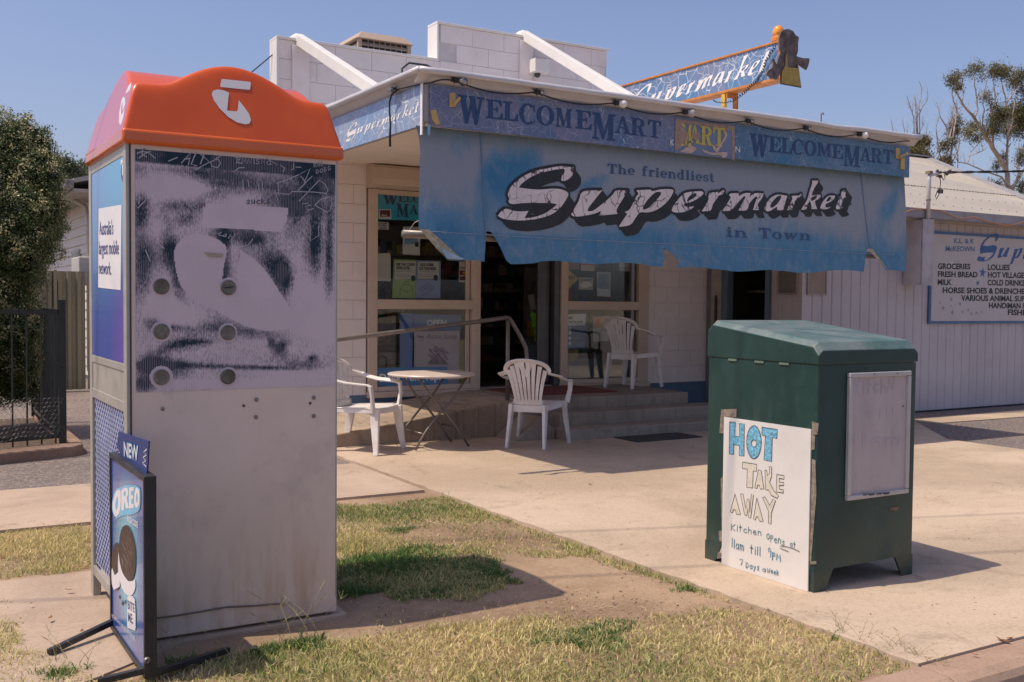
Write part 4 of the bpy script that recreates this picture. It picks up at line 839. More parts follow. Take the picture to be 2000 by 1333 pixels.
for (cx, cy, rx, ry, ang, w) in [(985, 340, 42, 48, 0, .85), (1040, 312, 24, 30, 0, .6), (1010, 330, 50, 30, 0, .5), (960, 380, 30, 60, 0, .5), (860, 430, 60, 60, 0, .5), (900, 290, 30, 60, .6, .4), (1165, 352, 30, 12, -.35, .75), (1120, 370, 40, 10, -.2, .5), (1725, 430, 26, 60, .2, .45), (1740, 400, 12, 40, .4, .55), (1500, 470, 120, 14, 0, .25), (1370, 420, 60, 40, 0, .2), (1250, 470, 90, 20, 0, .4)]:
    blue = blue+soft(PX, PY, cx, cy, rx, ry, ang)*w*.8
for (cx, cy, rx, ry, ang, w) in [(1200, 320, 160, 36, .1, .35), (1500, 360, 180, 30, .1, .35), (880, 330, 40, 30, 0, .25), (1440, 330, 120, 26, .1, .3), (890, 390, 30, 20, 0, .15)]:
    blue = blue-soft(PX, PY, cx, cy, rx, ry, ang)*w
blue = np.where(Vv < 1.815, .95+.25*(fbm(U_, Vv*2, 4, 8)-.5), blue)
at = cloth.color_attributes.new('paint_and_shade', 'FLOAT_COLOR', 'POINT'); cc = np.ones((len(vv), 4)); cc[:, 0] = np.clip(blue, 0, 1.2); cc[:, 1] = np.clip(1-(np.abs(hh-0.0))*6, 0, 1); cc[:, 2] = (Vv < 1.815); at.data.foreach_set('color', cc.ravel())
cloth.polygons.foreach_set('use_smooth', [True]*len(cloth.polygons))
t = NT('painted_canvas'); sc_ = t.n('SeparateColor'); t.l(t.attr('paint_and_shade', True), sc_.inputs[0])
f = t.math('ADD', sc_.outputs[0], t.math('MULTIPLY', t.math('SUBTRACT', t.noise(7, 7, .75, (1.4, 1, .5)), .5), 1.0)); f = t.math('ADD', f, t.math('MULTIPLY', t.math('SUBTRACT', t.noise(60, 3, .7, (1.6, 1, .35)), .5), .35))
c = t.mix(t.ramp(f, .12, .85), (.27, .305, .355), (.088, .225, .36)); c = t.mix(t.ramp(f, .75, 1.3, 0, .75), c, (.032, .175, .335))
c = t.mix(t.math('MULTIPLY', sc_.outputs[2], t.ramp(t.noise(14, 6, .8), .5, .68, 0, .55)), c, (.24, .28, .38))
c = t.mix(t.ramp(t.noise(34, 3, .6), .70, .76, 0, .45), c, (.04, .07, .09))
c = t.mix(t.math('MULTIPLY', sc_.outputs[1], .6), c, (.03, .13, .17))  # dark band along the top: the fascia's shade put into the cloth colour
bf = t.n('NewGeometry').outputs['Backfacing']; c = t.mix(bf, c, (.42, .38, .27))
c = t.mix(t.ramp(t.noise(5.5, 8, .85, (1.3, 1, .8), 1.5), .47, .66, 0, .42), c, (.24, .29, .37)); t.col(c); t.bump(t.math('ADD', t.math('MULTIPLY', t.noise(260, 2, .5), .15), t.math('MULTIPLY', t.noise(4.5, 4, .55, (1.5, 1, .6), 1.0), 2.2)), .55, .022); M_CANV = t.done(.75, spec=.2)
cloth.materials.append(M_CANV); cloth.update(); cloth.validate()
blind = thing('fabric_blind', 'large torn blue painted canvas blind hanging from the awning front with big cracked script lettering', 'blind', (3.3, AY+.03, 2.56))
co_ = link_mesh('fabric', cloth, blind)
# flip normals to the street if needed
bm = bmesh.new(); bm.from_mesh(cloth)
for fc_ in bm.faces:
    fc_.normal_update()
    if fc_.normal.y > 0: fc_.normal_flip()
bm.to_mesh(cloth); bm.free()
# seams, hem, roller tube, guide cords
def fold_line(pts, r, m, nm):
    q = MB(); L = []
    for a, b_ in zip(pts[:-1], pts[1:]):
        for i in range(12): L.append((a[0]+(b_[0]-a[0])*i/12, a[1]+(b_[1]-a[1])*i/12))
    L.append(pts[-1]); q.tube([tuple(BL.pt(u, v, bdisp(u, v)+.002)) for u, v in L], r, 6); return q.build(nm, m, blind, smooth=True)
M_SEAM = mat('canvas_seam', (.12, .20, .29), .8)
fold_line(BL.uvs([(938, 262), (941, 350), (944, 468)]), .006, M_SEAM, 'seam'); fold_line(BL.uvs([(1681, 340), (1688, 400), (1698, 480)]), .006, M_SEAM, 'seam')
fold_line([(3.32, 1.818), (4.0, 1.814), (5.5, 1.812), (7, 1.81), (8.4, 1.808)], .0022, mat('stitching', (.30, .36, .44), .8), 'hem')
q = MB(); q.tube([(3.19, AY+.085, 1.80), (3.6, AY+.09, 1.80), (8.45, AY+.10, 1.80)], .03, 12); q.build('roller_tube', M_STEEL, blind, smooth=True)
q = MB(); q.tube([(3.23, AY+.06, 1.83), (3.26, AY+.04, 1.88), (3.3, AY+.03, 1.9)], .004, 6); q.build('wire_loop', M_STEEL, blind)
# turned-back corner flap at the lower left
c0 = np.array(BL.pt(*BL.uv(812, 448), .04)); pts_ = [BL.uv(812, 448), BL.uv(845, 492), BL.uv(866, 508), BL.uv(895, 508), BL.uv(872, 488), BL.uv(845, 466), BL.uv(828, 450)]
q = MB(); q.add([tuple(BL.pt(u, v, bdisp(u, v)+.012+.02*i/6)) for i, (u, v) in enumerate(pts_)], [(0, 1, 6), (1, 5, 6), (1, 2, 5), (2, 4, 5), (2, 3, 4)]); q.build('torn_flap', mat('canvas_underside', (.36, .33, .24), .85, var=.25, scale=30), blind)
q = MB(); pts_ = BL.uvs([(858, 506), (845, 486), (866, 494), (897, 508)]); q.add([tuple(BL.pt(u, v, bdisp(u, v)+.04)) for u, v in pts_], [(0, 1, 2), (0, 2, 3)]); q.build('torn_flap', mat('frayed_canvas', (.30, .42, .52), .85, var=.4, scale=80), blind)
q = MB(); pts_ = BL.uvs([(1692, 486), (1702, 486), (1730, 530), (1722, 520)]); q.add([tuple(BL.pt(u, v, bdisp(u, v)+.015)) for u, v in pts_], [(0, 1, 2, 3)]); q.build('torn_flap', mat('canvas_underside', (.36, .33, .24), .85), blind)
# the lettering on the cloth
M_BLK = mat('black_lettering', (.016, .019, .022), .55, var=.3, scale=12)
def cracked_white():
    t = NT('cracked_white_vinyl'); v = t.n('TexVoronoi', feature='DISTANCE_TO_EDGE'); dn = t.n('TexNoise'); t.l(t.pos(), dn.inputs['Vector']); dn.inputs['Scale'].default_value = 9
    va = t.n('VectorMath', operation='SCALE'); t.l(dn.outputs[1], va.inputs[0]); va.inputs['Scale'].default_value = .09
    vb = t.n('VectorMath', operation='ADD'); t.l(va.outputs[0], vb.inputs[0]); t.l(t.pos((1, 1, .55)), vb.inputs[1]); t.l(vb.outputs[0], v.inputs['Vector']); v.inputs['Scale'].default_value = 12
    l = t.math('MULTIPLY', t.ramp(v.outputs['Distance'], .018, .04, 1, 0), t.ramp(t.noise(6, 2), .42, .55, .15, 1))
    l2 = t.math('MULTIPLY', t.ramp(v.outputs['Distance'], .03, .09, 1, 0), t.ramp(t.noise(3.2, 2), .54, .62, 0, 1))
    c = t.mix(t.ramp(t.noise(4, 4), .3, .7), (.64, .57, .575), (.74, .67, .665)); c = t.mix(l2, c, (.13, .17, .24)); c = t.mix(l, c, (.07, .045, .05)); t.col(c); return t.done(.5, spec=.3)
M_CWH = cracked_white()
BP = Print(BL, .004, bdisp)
letters_uv = []
BPL = None
for gi, (ch, out, holes, (sx, sy)) in enumerate(SCR):
    BPL = Print(BL, .004, bdisp)
    so_, sh_ = smooth(out, 3), [smooth(h, 3) for h in holes]
    o = BL.uvs(so_); hs = [BL.uvs(h) for h in sh_]; letters_uv.append((ch, o, hs))
    cx, cy = so_[0]; a = BL.uv(cx, cy); b_ = BL.uv(cx+sx/5, cy+sy/5); d = (b_[0]-a[0], b_[1]-a[1]); ow = .021
    black = []
    for loop in [o]+hs:
        n = len(loop)
        for i in range(n):
            p0, p1 = loop[i], loop[(i+1) % n]; l = math.hypot(p1[0]-p0[0], p1[1]-p0[1])
            if l < 1e-5: continue
            black.append(([p0, p1, (p1[0]+d[0], p1[1]+d[1]), (p0[0]+d[0], p0[1]+d[1])], [], 0))
            nx, ny = -(p1[1]-p0[1])/l*ow, (p1[0]-p0[0])/l*ow
            black.append(([(p0[0]+nx, p0[1]+ny), (p1[0]+nx, p1[1]+ny), (p1[0]-nx, p1[1]-ny), (p0[0]-nx, p0[1]-ny)], [], 0))
            if i % 2 == 0: black.append((ell(p0[0], p0[1], ow, ow, n=8), [], 0))
    black.append((o, hs, 0)); black.append(([(x+d[0], y+d[1]) for x, y in o], [[(x+d[0], y+d[1]) for x, y in h] for h in hs], 0))
    BPL.shapes(black, gi*.0001, grid=.06)
    BPL.shapes([(o, hs, 1)], .0016+gi*.00002, grid=.05); BPL.build('letter', [M_BLK, M_CWH], blind)
slab_line(BP, 'The', (1186, 339), (1239, 342.5), 19, 2, .0004); slab_line(BP, 'friendliest', (1253, 344), (1393, 356.5), 19, 2, .0004)
slab_line(BP, 'in', (1413, 463.5), (1454, 465), 20, 2, .0004); slab_line(BP, 'Town', (1476, 466), (1583, 470), 20, 2, .0004, gap=.14)
pbuild(BP, 'lettering', [M_BLK, M_CWH, M_FADE], blind)

# ---- the same script, normalised, for the other signs: baseline v=0, x-height 1
def norm_script():
    R_ = []; xh = {}
    for ch, o, hs in letters_uv:
        us = [p[0] for p in o]; vs = [p[1] for p in o]; u0, u1, v0, v1 = min(us), max(us), min(vs), max(vs)
        R_.append((ch, o, hs, u0, u1, v0, v1))
    X = 0; L = []
    spec = {'S': (-.75, 2.0, 2.6), 'u': (0, 1, 1.55), 'p': (-.55, 1, 1.6), 'e': (0, 1, 1.05), 'r': (0, 1, .95), 'm': (0, 1, 1.85), 'a': (0, 1, 1.2), 'k': (0, 1.75, 1.3), 't': (0, 1.55, .75)}
    for ch, o, hs, u0, u1, v0, v1 in R_:
        a, b_, w = spec[ch]; T = lambda P: [(X+(p[0]-u0)/(u1-u0)*w, a+(p[1]-v0)/(v1-v0)*(b_-a)) for p in P]
        L.append((T(o), [T(h) for h in hs])); X += w*(.98 if ch != 'S' else .94)+.06
    return L, X
SCRIPT, SCW = norm_script()
def script_on(pr, p0, p1, xh_px, m=0, n=11, off=0.0, slant=.0):
    a = pr.pl.uv(*p0); b_ = pr.pl.uv(*p1); mx, my = (p0[0]+p1[0])/2, (p0[1]+p1[1])/2
    h = pr.pl.uv(mx, my-xh_px)[1]-pr.pl.uv(mx, my)[1]; k = (b_[0]-a[0])/SCW; dv = (b_[1]-a[1])/SCW
    for o, hs in SCRIPT[:n]:
        T = lambda P: [(a[0]+x*k+slant*y*h, a[1]+x*dv+y*h) for x, y in P]; pr.shapes([(T(o), [T(q) for q in hs], m)], off)
# left side board of the awning
LS = FX(AX0-.036)
t = thing('fascia_sign', 'pale blue sunlit crackled sign board with white script on the left side of the awning', 'sign', (AX0-.03, AY, 2.6))
q = MB(); q.box((AX0-.036, AY-.02, 2.568), (AX0-.016, 9.6, 2.857)); q.build('board', M_CRKL, t, bevel=.002)
p = Print(LS); script_on(p, (676, 270), (819, 219), 12.5, 0); pbuild(p, 'lettering', [M_WHT], t)
q = MB(); q.box((AX0-.045, AY-.048, 2.50), (AX0-.037, AY-.02, 2.86)); q.build('corner_strip', M_WHT, t)
q = MB(); q.box((AX0+.03-.03, AY-.056, 2.50), (AX0+.018, AY-.048, 2.575)); q.build('hanging_offcut', mat('pale_blue_offcut', (.22, .42, .62), .6), t)

# ---- string of globe lights under the gutter
fl = thing('festoon_lights', 'black cable of clear and white globe bulbs strung under the awning gutter', 'festoon lights', (3.35, AY-.06, 2.87))
BLB = [(895, 160, 'c'), (1055, 183, 'b'), (1209, 204, 'w'), (1344, 222, 'c2'), (1467, 239, 'b'), (1580, 253, 'b'), (1685, 265, 'w')]
FP = FY(AY-.085); anchors = [FP.uv(838, 166)]+[FP.uv(x-10, y) for x, y, _ in BLB]+[FP.uv(1776, 276)]
cab = []
for (a, c) in zip(anchors[:-1], anchors[1:]):
    for i in range(10):
        f = i/10; cab.append((a[0]+(c[0]-a[0])*f, AY-.085, a[1]+(c[1]-a[1])*f-.045*math.sin(math.pi*f)*(1 if a is not anchors[0] else -.3)+.01))
cab.append((anchors[-1][0], AY-.085, anchors[-1][1])); q = MB(); q.tube(cab, .0062, 6); q.build('cable', M_BLACK, fl, smooth=True)
M_BULW = mat('opal_bulb', (.80, .76, .70), .2, var=.03); M_BULC = glass_mat('clear_bulb', (.85, .84, .82), 3.0); M_BULD = mat('smoky_bulb', (.45, .42, .40), .15, var=.3, scale=60); M_FIL = mat('bulb_filament_mount', (.6, .58, .55), .3, .6)
def bulb(c, kind, dirv):
    d = Vector(dirv).normalized()
    q = MB(); q.lathe(c, [(.012, -.005), (.019, .0), (.019, .03), (.016, .038)], 10, axis=d); 
    for k in range(5): a = k*1.257; q.tube([c, (c[0]+.034*math.cos(a), c[1]-.004, c[2]+.034*math.sin(a))], [.009, .001], 4)
    s_ = q.build('bulb_socket', M_BLACK, fl)
    c2 = Vector(c)+d*.035
    if kind == 'b': q = MB(); q.lathe(c2, [(.014, 0), (.022, .012), (.027, .022), (.018, .034), (.006, .03)], 9, axis=d); q.tube([tuple(c2), tuple(c2+d*.045)], .005, 5); q.build('bulb', M_BULC, fl, smooth=True); q = MB(); q.tube([tuple(c2), tuple(c2+d*.04)], [.008, .004], 6); q.build('bulb_stem', M_FIL, fl)
    else: q = MB(); q.lathe(c2, [(.012, 0), (.022, .012), (.031, .028), (.033, .042), (.028, .058), (.016, .069), (.002, .073)], 14, axis=d); q.build('bulb', {'w': M_BULW, 'c': M_BULC, 'c2': M_BULD}[kind], fl, smooth=True)
    if kind == 'c': q = MB(); q.tube([tuple(c2), tuple(c2+d*.04)], [.008, .004], 6); q.build('bulb_stem', M_FIL, fl)
for (x, y, k) in BLB: u, v = FP.uv(x-10, y); bulb((u, AY-.09, v+.012), k, (1, -.25, -.1))
FL_ = FX(AX0-.075); u, v = FL_.uv(772, 176); c_ = (AX0-.075, -u, v); bulb(c_, 'b', (-.1, 1, .12))
q = MB(); q.tube([(3.345, AY-.085, 2.87), (AX0-.05, AY+.02, 2.86), (AX0-.075, -u, v)], .005, 6); q.build('cable', M_BLACK, fl, smooth=True)
pd = [(774, 178), (766, 186), (762, 200), (762, 220), (764, 240), (763, 262), (763, 287)]
q = MB(); q.tube([(AX0-.08, -FL_.uv(*a)[0], FL_.uv(*a)[1]) for a in pd], [.0075]*5+[.009, .009], 7); q.build('hanging_cable_end', M_BLACK, fl, smooth=True)

# ---- rooftop sign
RX = 7.10
rs = thing('rooftop_sign', 'long orange framed blue crackled sign with white script standing end-on above the awning roof', 'sign', (RX, 7.1, 3.0))
q = MB(); q.box((RX, 7.06, 3.42), (RX+.012, 9.55, 3.735)); q.build('board', crackle('crackle_paint_roof', (.12, .22, .40), (.20, .23, .34), (.07, .23, .45), scale=7.5, line=(.75, .76, .8), lw=.016), rs)
q = MB(); q.box((RX+.10, 7.06, 3.42), (RX+.112, 9.55, 3.735)); q.build('board', M_CRK, rs)
M_ORF = mat('rusty_orange_paint', (.52, .20, .05), .55, var=.2, scale=12, dirt=.3, dirtc=(.3, .12, .05)); M_YEL = mat('yellow_post_paint', (.72, .42, .06), .5, var=.1, dirt=.2, dirtc=(.3, .12, .05))
q = MB(); q.box((RX-.012, 7.04, 3.737), (RX+.125, 9.57, 3.757)); q.build('top_rail', M_ORF, rs, bevel=.003)
q = MB(); q.box((RX-.012, 7.04, 3.392), (RX+.125, 9.57, 3.418)); q.build('bottom_rail', M_ORF, rs, bevel=.003)
q = MB(); q.box((RX-.012, 7.03, 3.392), (RX+.125, 7.055, 3.757)); q.build('end_rail', M_ORF, rs, bevel=.003)
for (y, x, m) in [(7.77, RX-.005, M_YEL), (7.72, RX+.10, M_ORF)]:
    q = MB(); q.box((x, y, 2.98), (x+.03, y+.05, 3.391)); q.build('leg', m, rs, bevel=.003)
q = MB(); q.box((RX-.005, 7.735, 3.34), (RX+.13, 7.75, 3.391)); q.build('leg_brace', M_ORF, rs)
for y in (9.0,):
    q = MB(); q.box((RX-.005, y, 3.0), (RX+.03, y+.05, 3.391)); q.build('leg', M_ORF, rs)
p = Print(FX(RX), .003); script_on(p, (1228, 219), (1500, 137.5), 23, 0, slant=.15); pbuild(p, 'lettering', [M_WHT], rs)
cp = [FX(RX-.03).uv(x, y) for x, y in [(1393, 196), (1400, 200), (1415, 201), (1428, 198), (1442, 190), (1455, 180), (1466, 168), (1478, 160), (1483, 150), (1490, 138), (1495, 120), (1505, 105), (1515, 90)]]
hx = []
for i in range(len(cp)-1):
    for j in range(14):
        f = j/14; k = i*14+j; r_ = .014 if 2 < i < 12 else .006; hx.append((RX-.03+r_*math.cos(k*1.4), -(cp[i][0]+(cp[i+1][0]-cp[i][0])*f), cp[i][1]+(cp[i+1][1]-cp[i][1])*f+r_*math.sin(k*1.4)))
q = MB(); q.tube(hx, .004, 4); q.build('coiled_cable', M_BLACK, rs)
# orange beacon
bc = thing('warning_beacon', 'orange dome beacon on the near end of the rooftop sign', 'beacon', (RX+.05, 7.10, 3.757))
q = MB(); q.lathe((RX+.05, 7.12, 3.758), [(.058, 0), (.062, .01), (.062, .04), (.054, .05)], 20); q.build('base', mat('orange_plastic_base', (.75, .23, .02), .35), bc, smooth=False)
q = MB(); q.lathe((RX+.05, 7.12, 3.809), [(.052, 0), (.052, .045), (.048, .07), (.036, .09), (.018, .102), (.001, .105)], 20); q.build('dome', mat('orange_dome', (.85, .30, .02), .15, coat=.6), bc, smooth=True)
# weathered plywood figure in a yellow apron (plain cut-out)
zz = FY(6.98); Q = lambda L: [zz.uv(1200+x/5, 40+y/5) for x, y in L]
fg = thing('plywood_figure', 'weathered brown plywood cut-out figure in a yellow apron at the end of the rooftop sign', 'cut-out figure', (RX+.05, 6.98, 3.4))
body = Q(smooth([(1665, 90), (1700, 88), (1745, 110), (1765, 145), (1798, 165), (1795, 200), (1790, 240), (1790, 300), (1775, 350), (1800, 360), (1850, 372), (1895, 372), (1902, 395), (1885, 460), (1872, 485), (1845, 465), (1800, 435), (1785, 430), (1790, 470), (1640, 470), (1620, 500), (1590, 575), (1570, 580), (1550, 570), (1530, 575), (1515, 555), (1478, 535), (1500, 490), (1545, 455), (1540, 380), (1555, 378), (1580, 430), (1595, 390), (1610, 335), (1640, 320), (1615, 290), (1610, 260), (1605, 210), (1610, 150), (1635, 105)], 2))
q = MB(); q.prism(body, 'y', 6.975, 6.992); q.build('figure_board', mat('weathered_plywood', (.14, .11, .105), .8, var=.5, scale=14, dirt=.3, dirtc=(.2, .16, .13)), fg)
ap = Q([(1658, 335), (1672, 335), (1685, 455), (1722, 462), (1772, 466), (1775, 430), (1785, 432), (1790, 470), (1815, 662), (1612, 625), (1622, 505), (1655, 440)])
q = MB(); q.prism(ap, 'y', 6.966, 6.975-.0005); q.build('apron', mat('apron_edge', (.07, .06, .055), .8), fg)
ap2 = Q([(1662, 338), (1670, 338), (1683, 460), (1722, 467), (1778, 470), (1776, 436), (1782, 436), (1786, 470), (1808, 650), (1620, 616), (1630, 508), (1660, 444)])
q = MB(); q.prism(ap2, 'y', 6.962, 6.9655); q.build('apron_front', mat('mustard_paint', (.36, .25, .06), .6, var=.15, scale=20), fg)

# ---- security camera box under the right brace plate, evaporative cooler on the roof
sc = thing('security_camera', 'small white wall box with a dark dome camera beneath, on the parapet', 'security camera', (6.2, FYW-.02, 3.83))
q = MB(); q.box((6.12, FYW-.17, 3.845), (6.31, FYW-.004, 3.995)); q.build('housing', M_TRIMW, sc, bevel=.008)
q = MB(); q.lathe((6.20, FYW-.09, 3.844), [(.035, 0), (.035, -.02), (.028, -.035), (.01, -.045)], 14); q.build('dome', mat('dark_camera_dome', (.04, .045, .06), .2), sc, smooth=True)
ec = thing('evaporative_cooler', 'beige louvred evaporative cooler on the shop roof behind the parapet', 'cooler', (5.3, 12.4, 3.2))
M_COOL = mat('beige_cooler_plastic', (.44, .33, .25), .6, var=.05, dirt=.2, dirtc=(.3, .22, .16)); M_LOUV = mat('beige_louvre', (.34, .28, .22), .6)
x0, x1, y0, y1, z0, z1 = 4.985, 5.70, 12.0, 13.35, 3.2, 4.53
q = MB(); q.box((x0+.04, y0+.04, z0), (x1-.04, y1-.04, z1)); q.build('core', mat('dark_pad', (.04, .035, .03), .9), ec)
for (a, c) in [((x0, y0), (x0+.05, y0+.05)), ((x1-.05, y0), (x1, y0+.05)), ((x0, y1-.05), (x0+.05, y1)), ((x1-.05, y1-.05), (x1, y1))]:
    q = MB(); q.box((a[0], a[1], z0), (c[0], c[1], z1)); q.build('corner_post', M_COOL, ec, bevel=.004)
q = MB(); q.hexa([(x0-.03, y0-.03, z1), (x1+.03, y0-.03, z1), (x1+.03, y1+.03, z1), (x0-.03, y1+.03, z1), (x0+.06, y0+.06, z1+.10), (x1-.06, y0+.06, z1+.10), (x1-.06, y1-.06, z1+.10), (x0+.06, y1-.06, z1+.10)]); q.build('lid', M_COOL, ec, bevel=.01)
for k in range(13):
    z = z0+.35+k*.075
    q = MB(); q.hexa([(x0+.052, y0+.01, z), (x1-.052, y0+.01, z), (x1-.052, y0+.035, z+.035), (x0+.052, y0+.035, z+.035), (x0+.052, y0+.01, z+.018), (x1-.052, y0+.01, z+.018), (x1-.052, y0+.035, z+.05), (x0+.052, y0+.035, z+.05)]); q.build('louvre', M_LOUV, ec)
    q = MB(); q.hexa([(x0+.01, y0+.052, z), (x0+.035, y0+.052, z+.035), (x0+.035, y1-.052, z+.035), (x0+.01, y1-.052, z), (x0+.01, y0+.052, z+.018), (x0+.035, y0+.052, z+.05), (x0+.035, y1-.052, z+.05), (x0+.01, y1-.052, z+.018)]); q.build('louvre', M_LOUV, ec)
for k in range(7):
    x = x0+.13+k*.075; q = MB(); q.box((x, y0+.003, z0+.3), (x+.008, y0+.0095, z1-.01)); q.build('grille_bar', M_LOUV, ec)
tag((lambda q: q.build('stay_wire', M_BLACK, org=(3.28, FYW, 3.2)))(MB().tube([(3.27, FYW+.1, 3.72), (2.6, 10.6, 3.05), (2.0, 11.4, 2.6)], .006, 5)), 'thin dark stay wire running down from the left end of the white parapet', 'wire')
# ================================================================== PHONE BOOTH
BX0, BX1, BY0, BY1, BZ = .77, 1.598, 4.07, 4.89, 1.90
M_BOOTH = None
t = NT('booth_grey_paint'); c = t.mix(t.ramp(t.noise(2, 5), .3, .7), (.68, .545, .46), (.76, .61, .52))
sx = t.n('SeparateXYZ'); t.l(t.pos(), sx.inputs[0]); zf = t.ramp(sx.outputs[2], 0, .65, 1, 0)
c = t.mix(t.math('MULTIPLY', zf, t.ramp(t.noise(5, 6, .7, (2.2, 1, .35)), .38, .68, .12, .75)), c, (.44, .30, .19))
c = t.mix(t.ramp(t.noise(75, 2, .5), .76, .80, 0, .6), c, (.17, .14, .13)); c = t.mix(t.ramp(t.noise(26, 6, .9, (.5, 1, 1.6)), .66, .72, 0, .35), c, (.36, .29, .25)); c = t.mix(t.ramp(t.noise(3, 7, .75), .5, .7, 0, .22), c, (.27, .23, .21))
wv = t.n('TexWave', bands_direction='X'); t.l(t.pos(), wv.inputs[0]); wv.inputs['Scale'].default_value = 55
t.col(c); t.bump(t.math('ADD', wv.outputs[0], t.noise(150, 2)), .10, .001); M_BOOTH = t.done(.5, spec=.4)
M_ALU = mat('worn_aluminium', (.42, .395, .35), .45, .3, var=.08, dirt=.25, dirtc=(.25, .2, .14))
booth = thing('phone_booth', 'tall grey phone booth with an orange domed roof and worn scratched navy print', 'phone booth', (BX0, BY0, 0))
q = MB(); q.box((BX0+.012, BY0, .015), (BX1, BY0+.02, BZ)); q.build('front_panel', M_BOOTH, booth, bevel=.004)
q = MB(); q.box((BX1-.02, BY0+.021, .02), (BX1, BY1-.02, BZ)); q.build('side_panel', M_BOOTH, booth, bevel=.003)
q = MB(); q.box((BX0+.05, BY1-.02, .1), (BX1, BY1, BZ)); q.build('back_panel', M_BOOTH, booth, bevel=.003)
for (a, c) in [((BX0-.004, BY0+.002), (BX0+.011, BY0+.055)), ((BX0-.004, BY1-.05), (BX0+.03, BY1+.004))]:
    q = MB(); q.box((a[0], a[1], 0.0), (c[0], c[1], BZ)); q.build('corner_post', M_ALU, booth, bevel=.003)
for (z0, z1) in [(.10, .14), (.885, .925), (1.04, 1.07), (1.855, 1.90)]:
    q = MB(); q.box((BX0-.002, BY0+.056, z0), (BX0+.012, BY1-.051, z1)); q.build('frame_rail', M_ALU, booth, bevel=.002)
q = MB(); q.box((BX0+.002, BY0+.056, .926), (BX0+.010, BY1-.051, 1.039)); q.build('kick_plate', M_ALU, booth)
q = MB(); q.box((BX0+.03, BY0+.03, .14), (BX0+.034, BY1-.03, .885)); q.build('screen_backing', mat('navy_backing', (.05, .08, .18), .6), booth)
# expanded metal screen
ms = MB(); ny, nz = 15, 38; y0, y1, z0, z1 = BY0+.056, BY1-.051, .14, .885; cy, cz = (y1-y0)/ny, (z1-z0)/nz; w = .0090
for j in range(nz):
    for i in range(ny):
        yc = y0+(i+.5+(.5 if j % 2 else 0))*cy; zc = z0+(j+.5)*cz
        if yc+cy/2 > y1+1e-6: continue
        a = (yc-cy/2, zc); b_ = (yc, zc+cz); c_ = (yc+cy/2, zc)
        for p0, p1, xo in ((a, b_, 0), (b_, c_, .004)):
            dy, dz = p1[0]-p0[0], p1[1]-p0[1]
            ms.add([(BX0+.014, p0[0], p0[1]-w), (BX0+.008, p0[0], p0[1]+w), (BX0+.008, p1[0], p1[1]+w), (BX0+.014, p1[0], p1[1]-w)], [(0, 1, 2, 3)])
tag(ms.build('expanded_mesh', mat('pale_blue_metal', (.58, .64, .86), .45, .2), booth), kind='stuff')
# advert on the left face
ad = Print(FX(BX0-.004), .0); L = FX(BX0-.004)
t = NT('blue_gradient_advert'); sx = t.n('SeparateXYZ'); t.l(t.pos(), sx.inputs[0])
c = t.mix(t.ramp(sx.outputs[2], 1.1, 1.85), (.075, .11, .42), (.10, .36, .62)); c = t.mix(t.math('MULTIPLY', t.ramp(sx.outputs[1], 4.15, 4.5, 1, 0), t.ramp(sx.outputs[2], 1.0, 1.75, 1, 0)), c, (.16, .10, .46))
c = t.mix(t.math('MULTIPLY', t.ramp(sx.outputs[1], 4.3, 4.8, 0, 1), t.ramp(sx.outputs[2], 1.3, 1.8, 0, .5)), c, (.18, .20, .58)); t.col(c); M_AD = t.done(.25, coat=.3)
q = MB(); q.box((BX0-.0, BY0+.056, 1.071), (BX0+.01, BY1-.051, 1.854)); poster = q.build('advert_panel', M_AD, booth)
p = Print(FX(BX0), .001); p.shapes([(p.pl.uvs([(193, 408), (238, 400), (236, 567), (192, 562)]), [], 0)])
for s_, a, c_, h in [("Australia's", (195, 459), (222, 458), 27), ('largest mobile', (194, 497), (233, 497), 27), ('network.', (194, 535), (218, 537), 25)]: px_text(p, s_, a, c_, h, 1, bold=.006, off=.001)
p.shapes([(p.pl.uvs([(236.5, 313), (244, 311), (244, 321), (236.5, 322)]), [], 0)], .0005); p.shapes([(p.pl.uvs(smooth([(239, 319), (242.5, 319), (243.5, 345), (240.5, 357), (237.5, 345), (237.5, 328)], 3)), [], 1), (p.pl.uvs([(239, 321), (241.8, 321), (241.4, 343), (239.3, 343)]), [], 0)], .0008)
pbuild(p, 'advert_print', [mat('advert_white', (.74, .72, .74), .4, var=.02), mat('advert_indigo', (.05, .055, .22), .4)], poster)
# orange roof
RXm, RYm = (BX0+BX1)/2+.001, (BY0+BY1)/2-.014; HX, HY = (BX1-BX0)/2+.018, (BY1-BY0)/2+.005
def roofz(x, y):
    """height of the shell above z=1.955: four leaning walls, two crossing arches"""
    ax, ay = (x-RXm)/HX, (y-RYm)/HY
    def arch(a): 
        k = np.clip(1-(np.abs(a)/.60)**2, 0, 1); s_ = .183+.014*(1-a*a)
        return s_+.100*np.where(np.abs(a) < .60, np.cos(a/.60*np.pi/2)**1.0, 0)*np.where(np.abs(a) < .60, 1, 0)
    def sa(a): # soften the foot of the arch
        v = sum(arch(a+d) for d in (-.06, -.03, 0, .03, .06))/5; return v
    top = np.maximum(sa(ax), sa(ay))
    dx = (1-np.abs(ax))*HX; dy = (1-np.abs(ay))*HY; k = .010
    wx, wy = dx*3.9, dy*3.9
    def smin(a, b, r): h = np.clip(.5+.5*(b-a)/r, 0, 1); return b*(1-h)+a*h-r*h*(1-h)
    w_ = smin(wx, wy, .07); return smin(w_, top, .055)
def span(h, n): u = np.linspace(-1, 1, n); return np.sign(u)*(1-(1-np.abs(u))**1.35)*h
gx, gy = RXm+span(HX, 121), RYm+span(HY, 121); X_, Y_ = np.meshgrid(gx, gy); Z_ = 1.943+roofz(X_, Y_)
